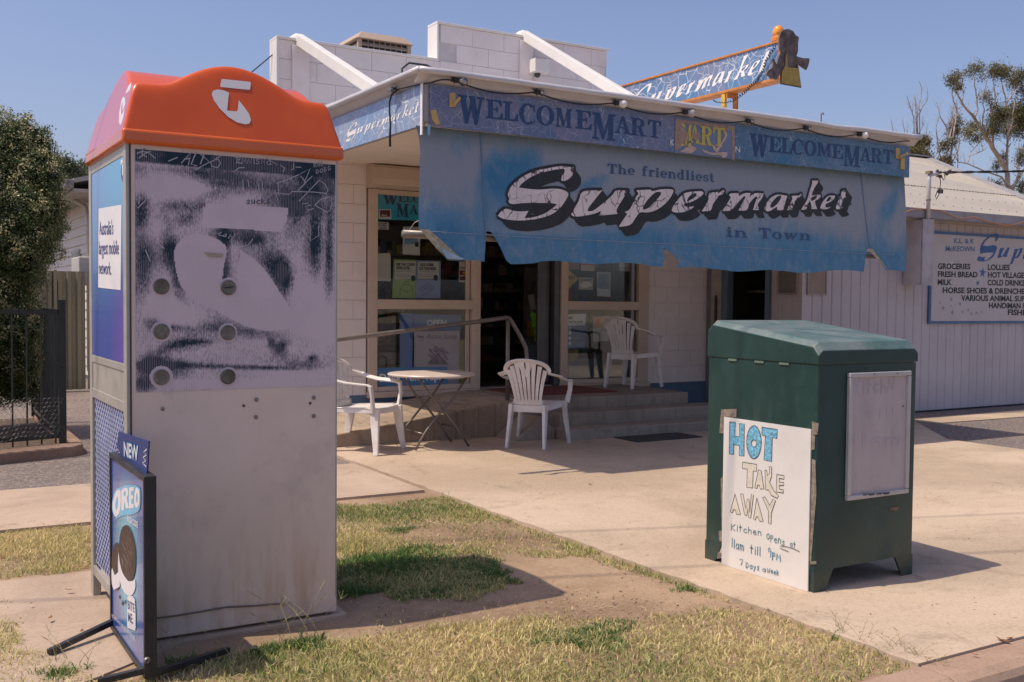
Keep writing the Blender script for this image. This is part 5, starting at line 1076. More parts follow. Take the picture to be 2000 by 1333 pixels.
q = MB(); q.v = [tuple(p) for p in np.stack([X_.ravel(), Y_.ravel(), Z_.ravel()], 1)]; q.f = [(j*121+i, j*121+i+1, (j+1)*121+i+1, (j+1)*121+i) for j in range(120) for i in range(120)]; q.m = [0]*len(q.f)
M_ORG = mat('orange_fibreglass', (.66, .115, .010), .22, var=.05, scale=3, dirt=.08, dirtc=(.35, .08, .03), coat=.5)
t = NT('orange_roof_shell'); nx = t.n('SeparateXYZ'); g_ = t.n('NewGeometry'); t.l(g_.outputs['True Normal'], nx.inputs[0])
sun_side = t.ramp(t.math('MULTIPLY', nx.outputs[0], -1), .80, .90, 0, 1)     # sunlight put into the colour: pinker on the left face
c = t.mix(t.ramp(t.noise(3, 4), .3, .7), (.62, .082, .008), (.70, .105, .010)); c = t.mix(sun_side, c, (.56, .14, .17)); c = t.mix(t.ramp(t.noise(4, 7, .75), .55, .72, 0, .2), c, (.42, .09, .04))
t.col(c); M_SHELL = t.done(.28, coat=.35)
rf = q.build('domed_roof', M_SHELL, booth, smooth=True)
fx0, fx1, fy0, fy1 = BX0-.020, BX1+.024, BY0-.024, BY1-.005
q = MB(); q.box((fx0, fy0, 1.893), (fx1, fy1, 1.950)); q.build('roof_rim', M_ORG, booth, bevel=.014, seg=4, autos=60)
# logo decals, dropped on to the shell
def decal(name, polys, holes=()):
    xs = [p_[0] for p_ in polys[0][0]]; ys = [p_[1] for p_ in polys[0][0]]; v, f, m = fill(polys, [(a, b_) for a in np.arange(min(xs), max(xs), 2.5) for b_ in np.arange(min(ys), max(ys), 2.5)]); out = []; use = sorted({i for t_ in f for i in t_}); mp = {i: n_ for n_, i in enumerate(use)}; v = [v[i] for i in use]; f = [tuple(mp[i] for i in t_) for t_ in f]
    for (px, py) in v:
        d = ray(px, py); tt = 3.0
        for _ in range(900):
            P = CAMP+d*tt
            if abs(P[0]-RXm) < HX and abs(P[1]-RYm) < HY and P[2] < 1.943+float(roofz(P[0], P[1])): break
            tt += .004
        lo_, hi_ = tt-.004, tt
        for _ in range(14):
            md = (lo_+hi_)/2; P = CAMP+d*md
            if P[2] < 1.943+float(roofz(P[0], P[1])): hi_ = md
            else: lo_ = md
        P = CAMP+d*(lo_-.0025); out.append(tuple(P))
    q = MB(); q.add(out, f); return q.build(name, mat('logo_white', (.70, .66, .66), .35, var=.03), rf)
Z5 = lambda L: [(170+x/3.9216, 110+y/3.92) for x, y in L]
def dense(L, k=4): return [(a[0]+(b_[0]-a[0])*i/k, a[1]+(b_[1]-a[1])*i/k) for a, b_ in zip(L, L[1:]+L[:1]) for i in range(k)]
decal('logo_bar', [(Z5(dense([(1030, 178), (1042, 175), (1245, 197), (1255, 202), (1250, 250), (1244, 259), (1030, 237), (1019, 230)], 3)), [], 0)])
decal('logo_leaf', [(Z5(dense([(1087, 280), (1073, 417), (1145, 424), (1155, 410), (1162, 337), (1200, 385), (1240, 440), (1256, 490), (1245, 515), (1215, 523), (1150, 508), (1080, 465), (1015, 400), (970, 335), (955, 290), (965, 265), (1000, 255), (1050, 263)], 3)), [], 0)])
decal('logo_bar', [(Z5(dense([(318, 228), (343, 198), (327, 262), (290, 292)], 3)), [], 0)])
decal('logo_leaf', [(Z5(dense([(284, 310), (292, 330), (293, 365), (280, 405), (270, 418), (272, 350), (262, 390), (262, 445), (270, 440), (280, 415), (288, 400), (278, 465), (262, 520), (250, 526), (244, 500), (247, 430), (262, 345), (272, 318)], 3)), [], 0)])
# worn print on the street-side panel
WP = FY(BY0-.0015); u0, u1 = WP.uv(264, 400)[0], WP.uv(655, 400)[0]
nu, nv = 210, 260; vt, vb = WP.uv(300, 294)[1], WP.uv(300, 766)[1]
U_, Vg = np.meshgrid(np.linspace(u0, u1, nu), np.linspace(vb, vt, nv)); PT = np.stack([U_, np.full_like(U_, BY0-.0015), Vg], -1); PX, PY = toPx(PT)
ink = np.full_like(PX, .05)
tl = lambda y0_, x: y0_+(x-264)*.083          # lines that run with the panel
def band(a, b_, wgt, e=6): 
    global ink
    yy = PY-(PX-264)*.083; ink = ink+wgt*np.clip((yy-a)/e, 0, 1)*np.clip((b_-yy)/e, 0, 1)
band(285, 318, 1.25); band(318, 356, .45, 10); 
ink += -.45*soft(PX, PY, 300, 345, 60, 26, 0)*1.0; ink += -.25*soft(PX, PY, 400, 365, 50, 14, 0)
for (cx, cy, rx, ry, ang, w) in [(470, 330, 200, 16, .08, .5), (600, 330, 60, 35, 0, .5), (620, 345, 40, 22, 0, .35), (560, 395, 40, 16, 0, .9), (600, 402, 60, 18, 0, .6), (430, 375, 30, 12, 0, .55), (490, 365, 60, 12, .1, .35), (440, 340, 40, 14, 0, .4),
   (272, 425, 14, 60, 0, .75), (280, 410, 10, 20, 0, .4), (335, 402, 16, 10, 0, .5), (372, 405, 22, 12, 0, .55), (365, 430, 14, 10, 0, .6), (330, 430, 20, 12, 0, .3), (288, 500, 12, 36, 0, .75), (272, 540, 14, 40, 0, .7), (320, 490, 22, 24, 0, .7), (340, 510, 12, 50, -.2, .75), (348, 555, 8, 22, -.2, .5),
   (478, 455, 40, 14, .05, .8), (435, 462, 16, 16, 0, .8), (490, 470, 20, 10, 0, .6), (440, 520, 9, 42, 0, .85), (436, 545, 8, 30, 0, .5), (520, 500, 30, 22, .5, .55), (545, 530, 30, 20, .6, .6), (555, 570, 12, 45, -.03, .75), (545, 540, 18, 24, 0, .5), (555, 610, 9, 16, 0, .45), (575, 430, 14, 30, 0, .6), (618, 450, 10, 60, 0, .75), (610, 480, 12, 40, 0, .55), (645, 440, 6, 50, 0, .6), (643, 550, 7, 50, 0, .6), (640, 500, 6, 60, 0, .4), (600, 500, 14, 30, 0, .25),
   (300, 632, 13, 12, 0, .95), (340, 640, 26, 5, .08, .75), (362, 655, 60, 10, .05, .22), (365, 672, 28, 9, -.05, .75), (330, 678, 20, 7, -.2, .6), (390, 668, 30, 4, 0, .5), (300, 705, 22, 12, -.4, .9), (285, 730, 16, 26, .2, 1.0), (285, 752, 18, 8, 0, .8), (332, 722, 26, 14, 0, .85), (345, 712, 60, 8, 0, .5), (400, 716, 120, 4, .035, .6), (500, 718, 50, 3.5, .03, .7), (542, 682, 14, 9, .6, 1.0), (530, 668, 8, 6, .8, .5), (555, 672, 10, 7, -.3, .7), (610, 700, 9, 6, 0, .8), (598, 716, 28, 7, 0, .6), (560, 705, 40, 12, 0, .3), (600, 670, 14, 10, 0, .3), (400, 640, 30, 14, 0, .35), (470, 645, 50, 9, .12, .55), (500, 652, 60, 8, .1, .4), (430, 625, 22, 14, .6, .4)]:
    ink = ink+w*soft(PX, PY, cx, cy, rx, ry, ang, .95)
for (cx, cy, rx, ry, ang, w) in [(330, 365, 60, 20, 0, .5), (500, 395, 70, 10, .1, .3), (300, 460, 24, 30, .0, .3), (315, 600, 30, 22, 0, .5), (520, 590, 40, 50, 0, .3), (620, 620, 50, 50, 0, .6), (590, 560, 20, 60, 0, .3), (360, 620, 60, 20, 0, .25), (560, 330, 40, 10, .1, .0), (545, 350, 70, 10, .12, .35), (600, 730, 80, 10, 0, .4), (480, 750, 160, 8, 0, .4)]:
    ink = ink-w*soft(PX, PY, cx, cy, rx, ry, ang, .6)
# ghost of the big emblem: print gone completely
gh = np.zeros_like(PX, bool); fl_ = (PX.ravel(), PY.ravel())
bar = [(398, 404), (408, 398), (563, 407), (560, 430), (548, 452), (395, 444)]
leaf = smooth([(365, 462), (400, 460), (440, 480), (437, 520), (430, 570), (462, 572), (465, 530), (470, 490), (510, 520), (545, 570), (570, 610), (572, 640), (520, 646), (470, 632), (420, 605), (385, 590), (355, 560), (343, 520), (342, 485)], 3)
gh |= inside(*fl_, bar).reshape(PX.shape) | inside(*fl_, leaf).reshape(PX.shape); ink = np.where(gh, -1.2, ink)
for (cx, cy, r_) in [(315, 560, 20), (446, 562, 19), (315, 648, 20), (445, 650, 18), (315, 737, 22), (445, 736, 18)]: ink = np.where((PX-cx)**2+(PY-cy)**2 < r_*r_, -.7, ink)
me = bpy.data.meshes.new('worn_print'); me.from_pydata([tuple(p) for p in (PT.reshape(-1, 3)-np.array([BX0, BY0, 0]))], [], [(j*nu+i, j*nu+i+1, (j+1)*nu+i+1, (j+1)*nu+i) for j in range(nv-1) for i in range(nu-1)])
at = me.color_attributes.new('ink', 'FLOAT_COLOR', 'POINT'); cc = np.ones((nu*nv, 4)); cc[:, 0] = (np.clip(ink, -1.5, 1.5)+1.5).ravel()/3; at.data.foreach_set('color', cc.ravel())
t = NT('worn_navy_print'); s_ = t.n('SeparateColor'); t.l(t.attr('ink', True), s_.inputs[0]); v_ = t.math('SUBTRACT', t.math('MULTIPLY', s_.outputs[0], 3.0), 1.5)
wv = t.n('TexWave', bands_direction='X'); t.l(t.pos(), wv.inputs[0]); wv.inputs['Scale'].default_value = 48
g = t.math('ADD', v_, t.math('MULTIPLY', t.math('SUBTRACT', t.noise(13, 8, .85, (1.6, 1, .6)), .5), .95)); g = t.math('ADD', g, t.math('MULTIPLY', t.math('SUBTRACT', t.noise(150, 3, .8, (1.3, 1, .5)), .5), 2.1)); g = t.math('ADD', g, t.math('MULTIPLY', t.math('SUBTRACT', wv.outputs[0], .5), .22))
c = t.mix(t.ramp(g, .0, .34, 0, .35), (.64, .525, .555), (.28, .25, .30)); c = t.mix(t.ramp(g, .05, 1.0, smooth=False), c, (.010, .028, .05)); c = t.mix(t.ramp(g, .55, .95, 0, .7), c, (.010, .028, .05))
ww = t.math('MULTIPLY', t.ramp(wv.outputs[0], .5, .9, 0, 1), t.ramp(t.noise(5, 4, .6), .46, .56, 0, .45)); c = t.mix(ww, c, (.46, .375, .41)); 
t.col(c); me.materials.append(t.done(.5, spec=.3)); link_mesh('worn_print', me, booth)
# scratched graffiti
p = Print(FY(BY0-.0035), .0); A_ = lambda L: p.pl.uvs([(250+x/5.552, 280+y/5.552) for x, y in L]); B_ = lambda L: p.pl.uvs([(450+x/5.555, 280+y/5.552) for x, y in L])
for L in [[(580, 215), (680, 105), (655, 235)], [(610, 175), (670, 165)], [(735, 105), (685, 230), (745, 245)], [(825, 125), (785, 225)], [(785, 118), (885, 205), (730, 290)], [(1000, 140), (945, 175)], [(950, 178), (895, 205), (910, 250), (970, 268), (1003, 220), (985, 180), (950, 178)], [(440, 195), (535, 155)], [(100, 110), (150, 90), (220, 100), (290, 160)], [(120, 160), (190, 110), (240, 90)], [(160, 60), (150, 120), (200, 150)], [(640, 640), (720, 735), (620, 800)], [(450, 730), (520, 830)], [(110, 700), (190, 620)], [(130, 540), (115, 660)], [(230, 815), (355, 785)], [(440, 870), (485, 845)], [(330, 1090), (390, 1140)], [(190, 1160), (240, 1280)], [(980, 985), (1015, 960), (985, 1000), (1030, 1005)], [(1045, 990), (1035, 1010), (1060, 1015), (1070, 985), (1045, 990)], [(1090, 1030), (1110, 990), (1130, 1040), (1160, 990)], [(1120, 1040), (1125, 1100)]]: p.stroke(A_(L), .0042, 0)
for L in [[(500, 435), (580, 410), (745, 340)], [(765, 330), (865, 275), (800, 430)], [(760, 355), (810, 415)], [(885, 360), (735, 510)], [(500, 540), (640, 555), (665, 525), (900, 530), (1040, 545), (1060, 510), (1030, 450), (965, 400), (850, 520), (745, 630)], [(915, 670), (980, 610), (1060, 582), (1098, 590), (1098, 680), (1075, 735), (1040, 745), (920, 675)], [(385, 160), (515, 240), (430, 230)], [(40, 310), (90, 268), (150, 265)], [(135, 400), (140, 510)], [(190, 400), (200, 470)], [(300, 440), (315, 540)], [(345, 420), (350, 540)], [(515, 430), (525, 560)], [(480, 510), (515, 620)], [(720, 900), (680, 980), (690, 1045), (740, 1045)], [(870, 900), (868, 1060), (960, 1000), (955, 900)], [(570, 1060), (630, 965)], [(95, 1145), (200, 1100), (240, 1040)], [(165, 1150), (290, 1260)], [(640, 1220), (650, 1160), (710, 1120)], [(55, 155), (110, 165), (60, 215), (130, 220)], [(590, 270), (570, 310)], [(540, 240), (590, 270)], [(685, 220), (685, 280), (660, 290)], [(710, 260), (765, 262)], [(780, 660), (850, 650), (810, 690), (870, 670)], [(840, 730), (900, 710)]]: p.stroke(B_(L), .0036, 0)
hand(p, 'ROB', (613, 327), (631, 323), 8, .003, 0); hand(p, 'DOBG', (617, 340), (645, 333), 9, .003, 0); hand(p, 'ENNISNO', (462, 318), (528, 322), 10, .003, 0)
p.stroke(A_([(600, 660), (700, 740), (640, 800)]), .0028, 1); hand(p, 'sucks', (482, 399), (526, 398), 12, .0035, 1); hand(p, 'sin', (380, 408), (400, 405), 12, .003, 1)
pbuild(p, 'scratched_graffiti', [mat('scratch_grey', (.42, .40, .43), .6), mat('faint_marker', (.06, .06, .08), .6)], booth)
p = Print(FY(BY0-.004), 0); p.shapes([(p.pl.uvs([(398, 493), (437, 496), (434, 503), (408, 502)]), [], 0)]); pbuild(p, 'tape_residue', mat('old_tape', (.40, .33, .24), .6), booth)
# bolts, plugs, screws
for (cx, cy, m) in [(315, 560, 0), (446, 562, 1), (315, 648, 1), (445, 650, 1), (315, 737, 2), (445, 736, 0)]:
    u, v = WP.uv(cx, cy); q = MB(); q.lathe((u, BY0-.004, v), [(.030, 0), (.030, .003), (.026, .006), (.0235, .0042), (.001, .0042)], 24, axis=(0, -1, 0))
    bl_ = q.build('round_plug', [mat('grimy_plug', (.13, .115, .09), .45, .3, var=.3, scale=30), mat('worn_plug', (.17, .155, .13), .4, .4, var=.3, scale=20), mat('worn_plug_b', (.19, .165, .14), .4, .4, var=.3, scale=20)][m], booth)
    if (cx, cy) == (446, 562): q = MB(); q.tube([(u-.018, BY0-.0105, v-.002), (u, BY0-.011, v+.001), (u+.018, BY0-.0105, v+.004)], .0022, 5); q.build('scratch', M_BLACK, bl_)
for (cx, cy, r_) in [(501, 781, .009), (500, 815, .009), (613, 777, .009), (613, 813, .009), (476, 793, .006), (318, 799, .008), (606, 788, .006), (282, 292, .003), (636, 1198, .006), (602, 1204, .006)]:
    u, v = WP.uv(cx, cy); q = MB(); q.lathe((u, BY0-.001, v), [(r_, 0), (r_*.9, .002), (r_*.4, .0035), (.0005, .0035)], 12, axis=(0, -1, 0)); q.build('screw', mat('dark_screw', (.12, .10, .09), .4, .6) if r_ < .007 else mat('dull_screw', (.26, .23, .21), .35, .6), booth)
# wire and conduit along the foot of the panel, torn base strip
wpx = [(296, 1208), (340, 1203), (400, 1193), (440, 1186), (500, 1183), (535, 1180), (568, 1178)]
q = MB(); q.tube([(WP.uv(*a)[0], BY0-.006, WP.uv(*a)[1]) for a in wpx], .0035, 6); q.build('loose_wire', mat('grimy_wire', (.16, .12, .09), .7), booth)
q = MB(); a = WP.uvs([(552, 1174), (570, 1174), (570, 1180), (552, 1181)]); q.prism(a, 'y', BY0-.012, BY0-.001); q.build('wire_clip', M_ALU, booth)
q = MB(); q.box((BX1-.10, BY0-.004, .02), (BX1+.002, BY0-.0005, .075)); q.build('base_strip', M_BOOTH, booth, bevel=.001)
q = MB(); q.tube([(BX1+.001, BY0+.002, .02), (BX1+.001, BY0+.002, BZ)], .0035, 6); q.build('edge_trim', M_ALU, booth)
q = MB(); q.tube([(BX0+.012, BY0-.001, .02), (BX0+.012, BY0-.001, BZ)], .0025, 5); q.build('edge_seam', M_BLACK, booth)
q = MB(); q.box((BX1-.001, BY0+.35, .45), (BX1+.03, BY0+.5, .75)); q.build('meter_cover', M_ALU, booth, bevel=.004)

# ================================================================== SANDWICH BOARD with the blue advert
SX, SY0, SY1, SZ0, SZ1 = .752, 3.80, 4.24, .045, .735
sb = thing('footpath_sign', 'freestanding blue ice cream advert in a black metal frame leaning beside the phone booth', 'advert stand', (SX, 4.02, 0))
M_FRM = mat('black_frame_paint', (.022, .022, .026), .4, var=.3, dirt=.25, dirtc=(.12, .09, .07))
LP = FX(SX-.006)
fb = [LP.uv(*a) for a in [(216, 903), (281, 925), (285, 1296), (219, 1240)]]     # frame opening as seen
y_n, y_f = -LP.uv(285, 1100)[0], -LP.uv(217, 1080)[0]
zt_n, zt_f = LP.uv(282, 922)[1], LP.uv(217, 903)[1]; zb_n, zb_f = LP.uv(284, 1303)[1], LP.uv(217, 1243)[1]
print('sandwich', y_n, y_f, zt_n, zt_f, zb_n, zb_f)
zt, zb = (zt_n+zt_f)/2, (zb_n+zb_f)/2
q = MB(); q.box((SX-.012, y_n-.0, zb), (SX+.030, y_n+.018, zt+.012)); q.build('frame_upright', M_FRM, sb, bevel=.002)
q = MB(); q.box((SX-.012, y_f-.018, zb), (SX+.030, y_f, zt+.012)); q.build('frame_upright', M_FRM, sb, bevel=.002)
q = MB(); q.box((SX-.012, y_n+.0185, zb), (SX+.030, y_f-.0185, zb+.02)); q.build('frame_rail', M_FRM, sb, bevel=.002)
q = MB(); q.box((SX-.012, y_n+.0185, zt-.006), (SX+.030, y_f-.0185, zt+.012)); q.build('frame_rail', M_FRM, sb, bevel=.002)
t = NT('blue_poster'); sx = t.n('SeparateXYZ'); t.l(t.pos(), sx.inputs[0]); vd = t.n('VectorMath', operation='DISTANCE'); t.l(t.pos((1, 1, .8)), vd.inputs[0]); zc_ = (zt+zb)/2
vd.inputs[1].default_value = (SX, (y_n+y_f)/2, zc_*.8); c = t.mix(t.ramp(vd.outputs['Value'], .05, .30), (.17, .56, .76), (.035, .095, .36)); c = t.mix(t.ramp(t.noise(90, 2), .68, .72, 0, .5), c, (.5, .5, .6)); t.col(c); M_POST = t.done(.25, coat=.4)
q = MB(); q.box((SX-.006, y_n+.019, zb+.021), (SX+.01, y_f-.019, zt-.007)); card = q.build('poster', M_POST, sb)
p = Print(LP, .002); C_ = lambda L: p.pl.uvs([(80+x/2.65, 830+y/2.65) for x, y in L])
p.shapes([(C_(smooth([(372, 400), (385, 345), (410, 325), (450, 312), (510, 322), (518, 380), (512, 440), (480, 462), (430, 470), (395, 485), (374, 450)], 3)), [], 0)])
def squash(ch, poly, holes=()): p.shapes([(C_(smooth(poly, 3)), [C_(smooth(h, 3)) for h in holes], 1)], .0006)
squash('O', [(376, 405), (390, 350), (405, 335), (416, 350), (416, 420), (405, 465), (388, 475), (377, 450)], [[(390, 405), (398, 370), (403, 385), (402, 425), (394, 445), (390, 430)]])
squash('R', [(419, 340), (419, 340), (440, 325), (455, 335), (455, 365), (448, 380), (460, 430), (460, 430), (444, 434), (444, 434), (434, 392), (434, 440), (434, 440), (420, 445), (420, 445)], [[(434, 348), (442, 345), (442, 365), (434, 370)]])
squash('E', [(460, 325), (460, 325), (484, 322), (484, 322), (484, 342), (484, 342), (472, 344), (472, 365), (482, 364), (482, 382), (473, 384), (473, 410), (485, 410), (485, 430), (485, 430), (460, 434), (460, 434)])
squash('O', [(487, 378), (492, 335), (501, 325), (512, 340), (514, 385), (509, 420), (498, 430), (489, 415)], [[(497, 378), (500, 352), (505, 370), (504, 400), (500, 405)]])
px_text(p, 'FROZEN COOKIE', (80+450/2.65, 830+500/2.65), (80+505/2.65, 830+535/2.65), 12, 1, bold=.02)
# the two cookies
M_CK = 2
p.shapes([(C_(smooth([(368, 740), (368, 700), (375, 640), (390, 610), (405, 620), (408, 700), (412, 800), (405, 850), (385, 855), (372, 800)], 3)), [], 2), (C_(smooth([(368, 762), (372, 740), (385, 780), (405, 760), (412, 830), (398, 845), (380, 855), (370, 820)], 3)), [], 1),
          (C_(smooth([(404, 660), (412, 700), (430, 770), (465, 810), (490, 800), (492, 840), (480, 875), (458, 885), (430, 860), (412, 810), (402, 740)], 3)), [], 1), (C_(smooth([(408, 610), (418, 545), (438, 520), (462, 530), (482, 585), (494, 660), (492, 750), (478, 800), (455, 810), (425, 765), (408, 690)], 3)), [], 2),
          (C_([(420, 925), (424, 905), (430, 920), (426, 940)]), [], 2), (C_([(436, 910), (442, 905), (442, 925), (437, 930)]), [], 2), (C_([(408, 880), (414, 885), (412, 905), (407, 895)]), [], 2)], .0004)
for k in range(26):
    a = k*.9; r_ = .25+.6*((k*7) % 11)/11; cx, cy = 451+math.cos(a)*36*r_, 662+math.sin(a)*118*r_; p.stroke(C_([(cx-5, cy-12), (cx+1, cy), (cx+5, cy+14)]), .0032, 3, .0009)
p.stroke(C_([(427, 700), (428, 730)]), .003, 1, .001)
p.shapes([(C_(smooth([(452, 890), (452, 890), (460, 880), (462, 860), (468, 885), (490, 905), (494, 1050), (488, 1064), (458, 1052), (450, 1035)], 2)), [], 1)], .0008)
px_text(p, 'BITE', (80+454/2.65, 830+950/2.65), (80+490/2.65, 830+972/2.65), 16, 4, bold=.02, off=.0012); px_text(p, 'ME.', (80+456/2.65, 830+1015/2.65), (80+482/2.65, 830+1030/2.65), 17, 4, bold=.02, off=.0012)
px_text(p, 'ASK STORE FOR WIDE RANGE OF ICE CREAM FLAVOURS', (80+370/2.65, 830+995/2.65), (80+490/2.65, 830+1118/2.65), 8, 1, off=.0004)
pbuild(p, 'poster_print', [mat('print_cyan', (.14, .45, .70), .3), mat('print_white', (.72, .70, .74), .35, var=.03), mat('print_cocoa', (.055, .030, .028), .5, var=.3, scale=60), mat('print_cocoa_light', (.22, .16, .15), .5), mat('print_navy', (.02, .05, .2), .4)], card)
# NEW topper
TP = FX(SX+.012); a = TP.uvs([(232, 843), (291, 862), (287, 925), (226, 902)])
q = MB(); q.prism([(-u, v) for u, v in a], 'x', SX+.011, SX+.016); tp = q.build('topper_card', mat('topper_navy', (.025, .05, .20), .3, var=.1), sb)
p = Print(FX(SX+.011), .0015); a = (246, 893), (276, 904)
for w_, m_, o_ in ((.05, 0, 0), (.012, 1, .0005)): px_text(p, 'NEW', (243, 890), (271, 900), 27, m_, bold=w_, off=o_)
for L in [[(230, 878), (235, 884), (229, 886), (236, 891), (228, 893)], [(287, 878), (281, 884), (287, 889), (280, 894), (286, 900), (279, 905), (286, 911)]]: p.stroke(p.pl.uvs(L), .006, 1)
pbuild(p, 'topper_print', [mat('print_cyan', (.14, .45, .70), .3), mat('print_white', (.72, .70, .74), .35)], tp)
for (a, c_, m) in [((.495, 4.10), (SX+.01, y_f-.01), 0), ((.60, 3.70), (SX+.01, y_n+.01), 0), ((SX+.02, y_n+.01), (SX+.32, 3.80), 0)]:
    q = MB(); z = .018; q.tube([(a[0], a[1], z), (c_[0], c_[1], z+(.03 if a[0] < .7 else 0))] if a[0] < .7 else [(a[0], a[1], .03), (c_[0], c_[1], .02)], .01, flat=(.022, .022)); q.build('foot_bar', M_FRM, sb, bevel=.002)
u, v = 0, 0; nb = ony(287, 1290, y_n-.002); q = MB(); q.lathe(tuple(nb), [(.012, 0), (.012, .003), (.008, .008), (.006, .008), (.001, .003)], 12, axis=(0, -1, 0)); q.build('bolt', M_STEEL, sb)

# ================================================================== GREEN NEWSPAPER BOX
NX0, NX1, NY0, NY1 = 3.57, 4.245, 3.27, 4.00
nb_ = thing('newspaper_box', 'dark green steel newspaper cabinet with sloped lid standing on the concrete forecourt', 'newspaper box', (3.9, 3.6, 0))
t = NT('bottle_green_enamel'); c = t.mix(t.ramp(t.noise(3, 6, .7), .35, .68), (.011, .040, .035), (.018, .057, .049)); c = t.mix(t.ramp(t.noise(3.5, 7, .8, (1.4, 1.4, .3)), .52, .72, 0, .30), c, (.095, .12, .105))
sx = t.n('SeparateXYZ'); t.l(t.pos(), sx.inputs[0]); c = t.mix(t.math('MULTIPLY', t.ramp(sx.outputs[2], .0, .22, 1, 0), t.ramp(t.noise(9, 6, .7), .42, .66, 0, .45)), c, (.11, .08, .055))
c = t.mix(t.ramp(t.noise(24, 6, .8), .64, .70, 0, .7), c, (.13, .055, .03)); c = t.mix(t.ramp(t.noise(55, 5, .8, (1, 1, .4)), .68, .73, 0, .5), c, (.25, .27, .24)); t.col(c); t.bump(t.noise(4, 3), .06, .01); M_GRN = t.done(t.ramp(t.noise(6, 4), .3, .7, .3, .5), spec=.5)
t = NT('chalky_green_lid'); c = t.mix(t.ramp(t.noise(4, 6, .7), .35, .65), (.055, .115, .105), (.15, .19, .185)); c = t.mix(t.ramp(t.noise(5, 7, .8, (1, .5, 1)), .54, .66, 0, .8), c, (.26, .19, .17)); c = t.mix(t.ramp(t.noise(16, 6, .8, (.6, 1.4, 1)), .62, .66), c, (.36, .13, .07)); t.col(c); t.bump(t.noise(20, 4), .1, .003); M_LID = t.done(.42, spec=.5)
def topz(y): return 1.148+(y-NY0)/(NY1-NY0)*.088
def rrect(x0, y0, x1, y1, r_, n=4): return [(cx+r_*math.cos(math.radians(a0+90*i/n)), cy+r_*math.sin(math.radians(a0+90*i/n))) for cx, cy, a0 in ((x1-r_, y1-r_, 0), (x0+r_, y1-r_, 90), (x0+r_, y0+r_, 180), (x1-r_, y0+r_, 270)) for i in range(n+1)]
q = MB(); q.prism(rrect(NX0, NY0, NX1, NY1, .014), 'z', .115, 1.045); q.build('body', M_GRN, nb_, autos=40)
# lid: wedge with broad chamfers
e, hc = .026, .024
pr_ = [(NY0-.003, 1.049), (NY1+.003, 1.049), (NY1+.003, topz(NY1)-.035), (NY1-.035, topz(NY1)), (NY0+.03, topz(NY0+.03)), (NY0-.003, topz(NY0)-.035)]
q = MB(); n_ = len(pr_); xs = [(NX0-.003, 0), (NX0+e, 1), (NX1-e, 1), (NX1+.003, 0)]
V0 = []
for x, full in xs:
    for (y, z) in pr_: V0.append((x, y, z if full or z < 1.06 else max(1.06, z-hc)))
F0 = [tuple(range(n_)), tuple(range(4*n_-1, 3*n_-1, -1))]
for s_ in range(3): F0 += [(s_*n_+i, s_*n_+(i+1) % n_, (s_+1)*n_+(i+1) % n_, (s_+1)*n_+i) for i in range(n_)]
q.add(V0, F0); lid = q.build('lid', [M_GRN, M_LID], nb_, bevel=.005)
for pg in lid.data.polygons:
    if pg.normal.z > .35: pg.material_index = 1
q = MB(); q.box((NX0+.01, NY0+.01, 1.0455), (NX1-.01, NY1-.01, 1.0485)); q.build('lid_seam', mat('seam_light', (.30, .33, .28), .6), nb_)
for k in (.25, .5, .72):
    y = NY1-(NY1-NY0)*k; q = MB(); q.box((NX0-.0055, y-.03, 1.038), (NX0-.0005, y+.03, 1.048)); q.build('hinge_tab', mat('green_hinge', (.15, .2, .16), .5), nb_)
for (x, y, sx_, sy_) in [(NX0, NY0, 1, 1), (NX1, NY0, -1, 1), (NX0, NY1, 1, -1), (NX1, NY1, -1, -1)]:
    q = MB(); a, b_, h = .075, .125, .1145
    q.prism(sorted([(0, 0)]) and [(x, 0.018), (x+sx_*a, 0.018), (x+sx_*b_, h), (x, h)], 'y', y+sy_*.001, y+sy_*.006)
    q.prism([(y+sy_*.0065, 0.018), (y+sy_*a, 0.018), (y+sy_*b_, h), (y+sy_*.0065, h)], 'x', x+sx_*.001, x+sx_*.006); q.build('leg', M_GRN, nb_)
# card frame on the street face
NF = FY(NY0-.002); fr = NF.uvs([(1655, 728), (1776, 725), (1767, 963), (1649, 977)]); fx_0, fx_1 = (fr[0][0]+fr[3][0])/2, (fr[1][0]+fr[2][0])/2; fz1, fz0 = (fr[0][1]+fr[1][1])/2, (fr[2][1]+fr[3][1])/2
M_AL2 = mat('dull_aluminium', (.50, .48, .47), .4, .3, var=.08, dirt=.3, dirtc=(.3, .24, .2))
cf = None
for (a, c_) in [((fx_0, fz0), (fx_1, fz0+.022)), ((fx_0, fz1-.022), (fx_1, fz1)), ((fx_0, fz0+.0225), (fx_0+.022, fz1-.0225)), ((fx_1-.022, fz0+.0225), (fx_1, fz1-.0225))]:
    q = MB(); q.box((a[0], NY0-.022, a[1]), (c_[0], NY0-.001, c_[1])); q.build('card_frame', M_AL2, nb_, bevel=.004)
t = NT('washed_out_card'); c = t.mix(t.ramp(t.noise(5, 6, .7, (1, 1, .5)), .3, .7), (.43, .37, .365), (.51, .44, .43)); c = t.mix(t.ramp(t.noise(13, 6, .8, (1, 1, .3)), .55, .7, 0, .3), c, (.26, .23, .27)); t.col(c); M_CARD = t.done(.35)
q = MB(); q.box((fx_0+.02, NY0-.010, fz0+.02), (fx_1-.02, NY0-.003, fz1-.02)); cd = q.build('card', M_CARD, nb_)
p = Print(FY(NY0-.010), .001); hand(p, 'KitchN', (1668, 770), (1745, 765), 26, .009, 0); hand(p, 'till', (1690, 818), (1745, 812), 16, .007, 0); hand(p, '11am', (1665, 872), (1755, 865), 20, .008, 0, jit=.08)
pbuild(p, 'chalk_marks', mat('faded_lilac_marker', (.47, .405, .43), .6), cd)
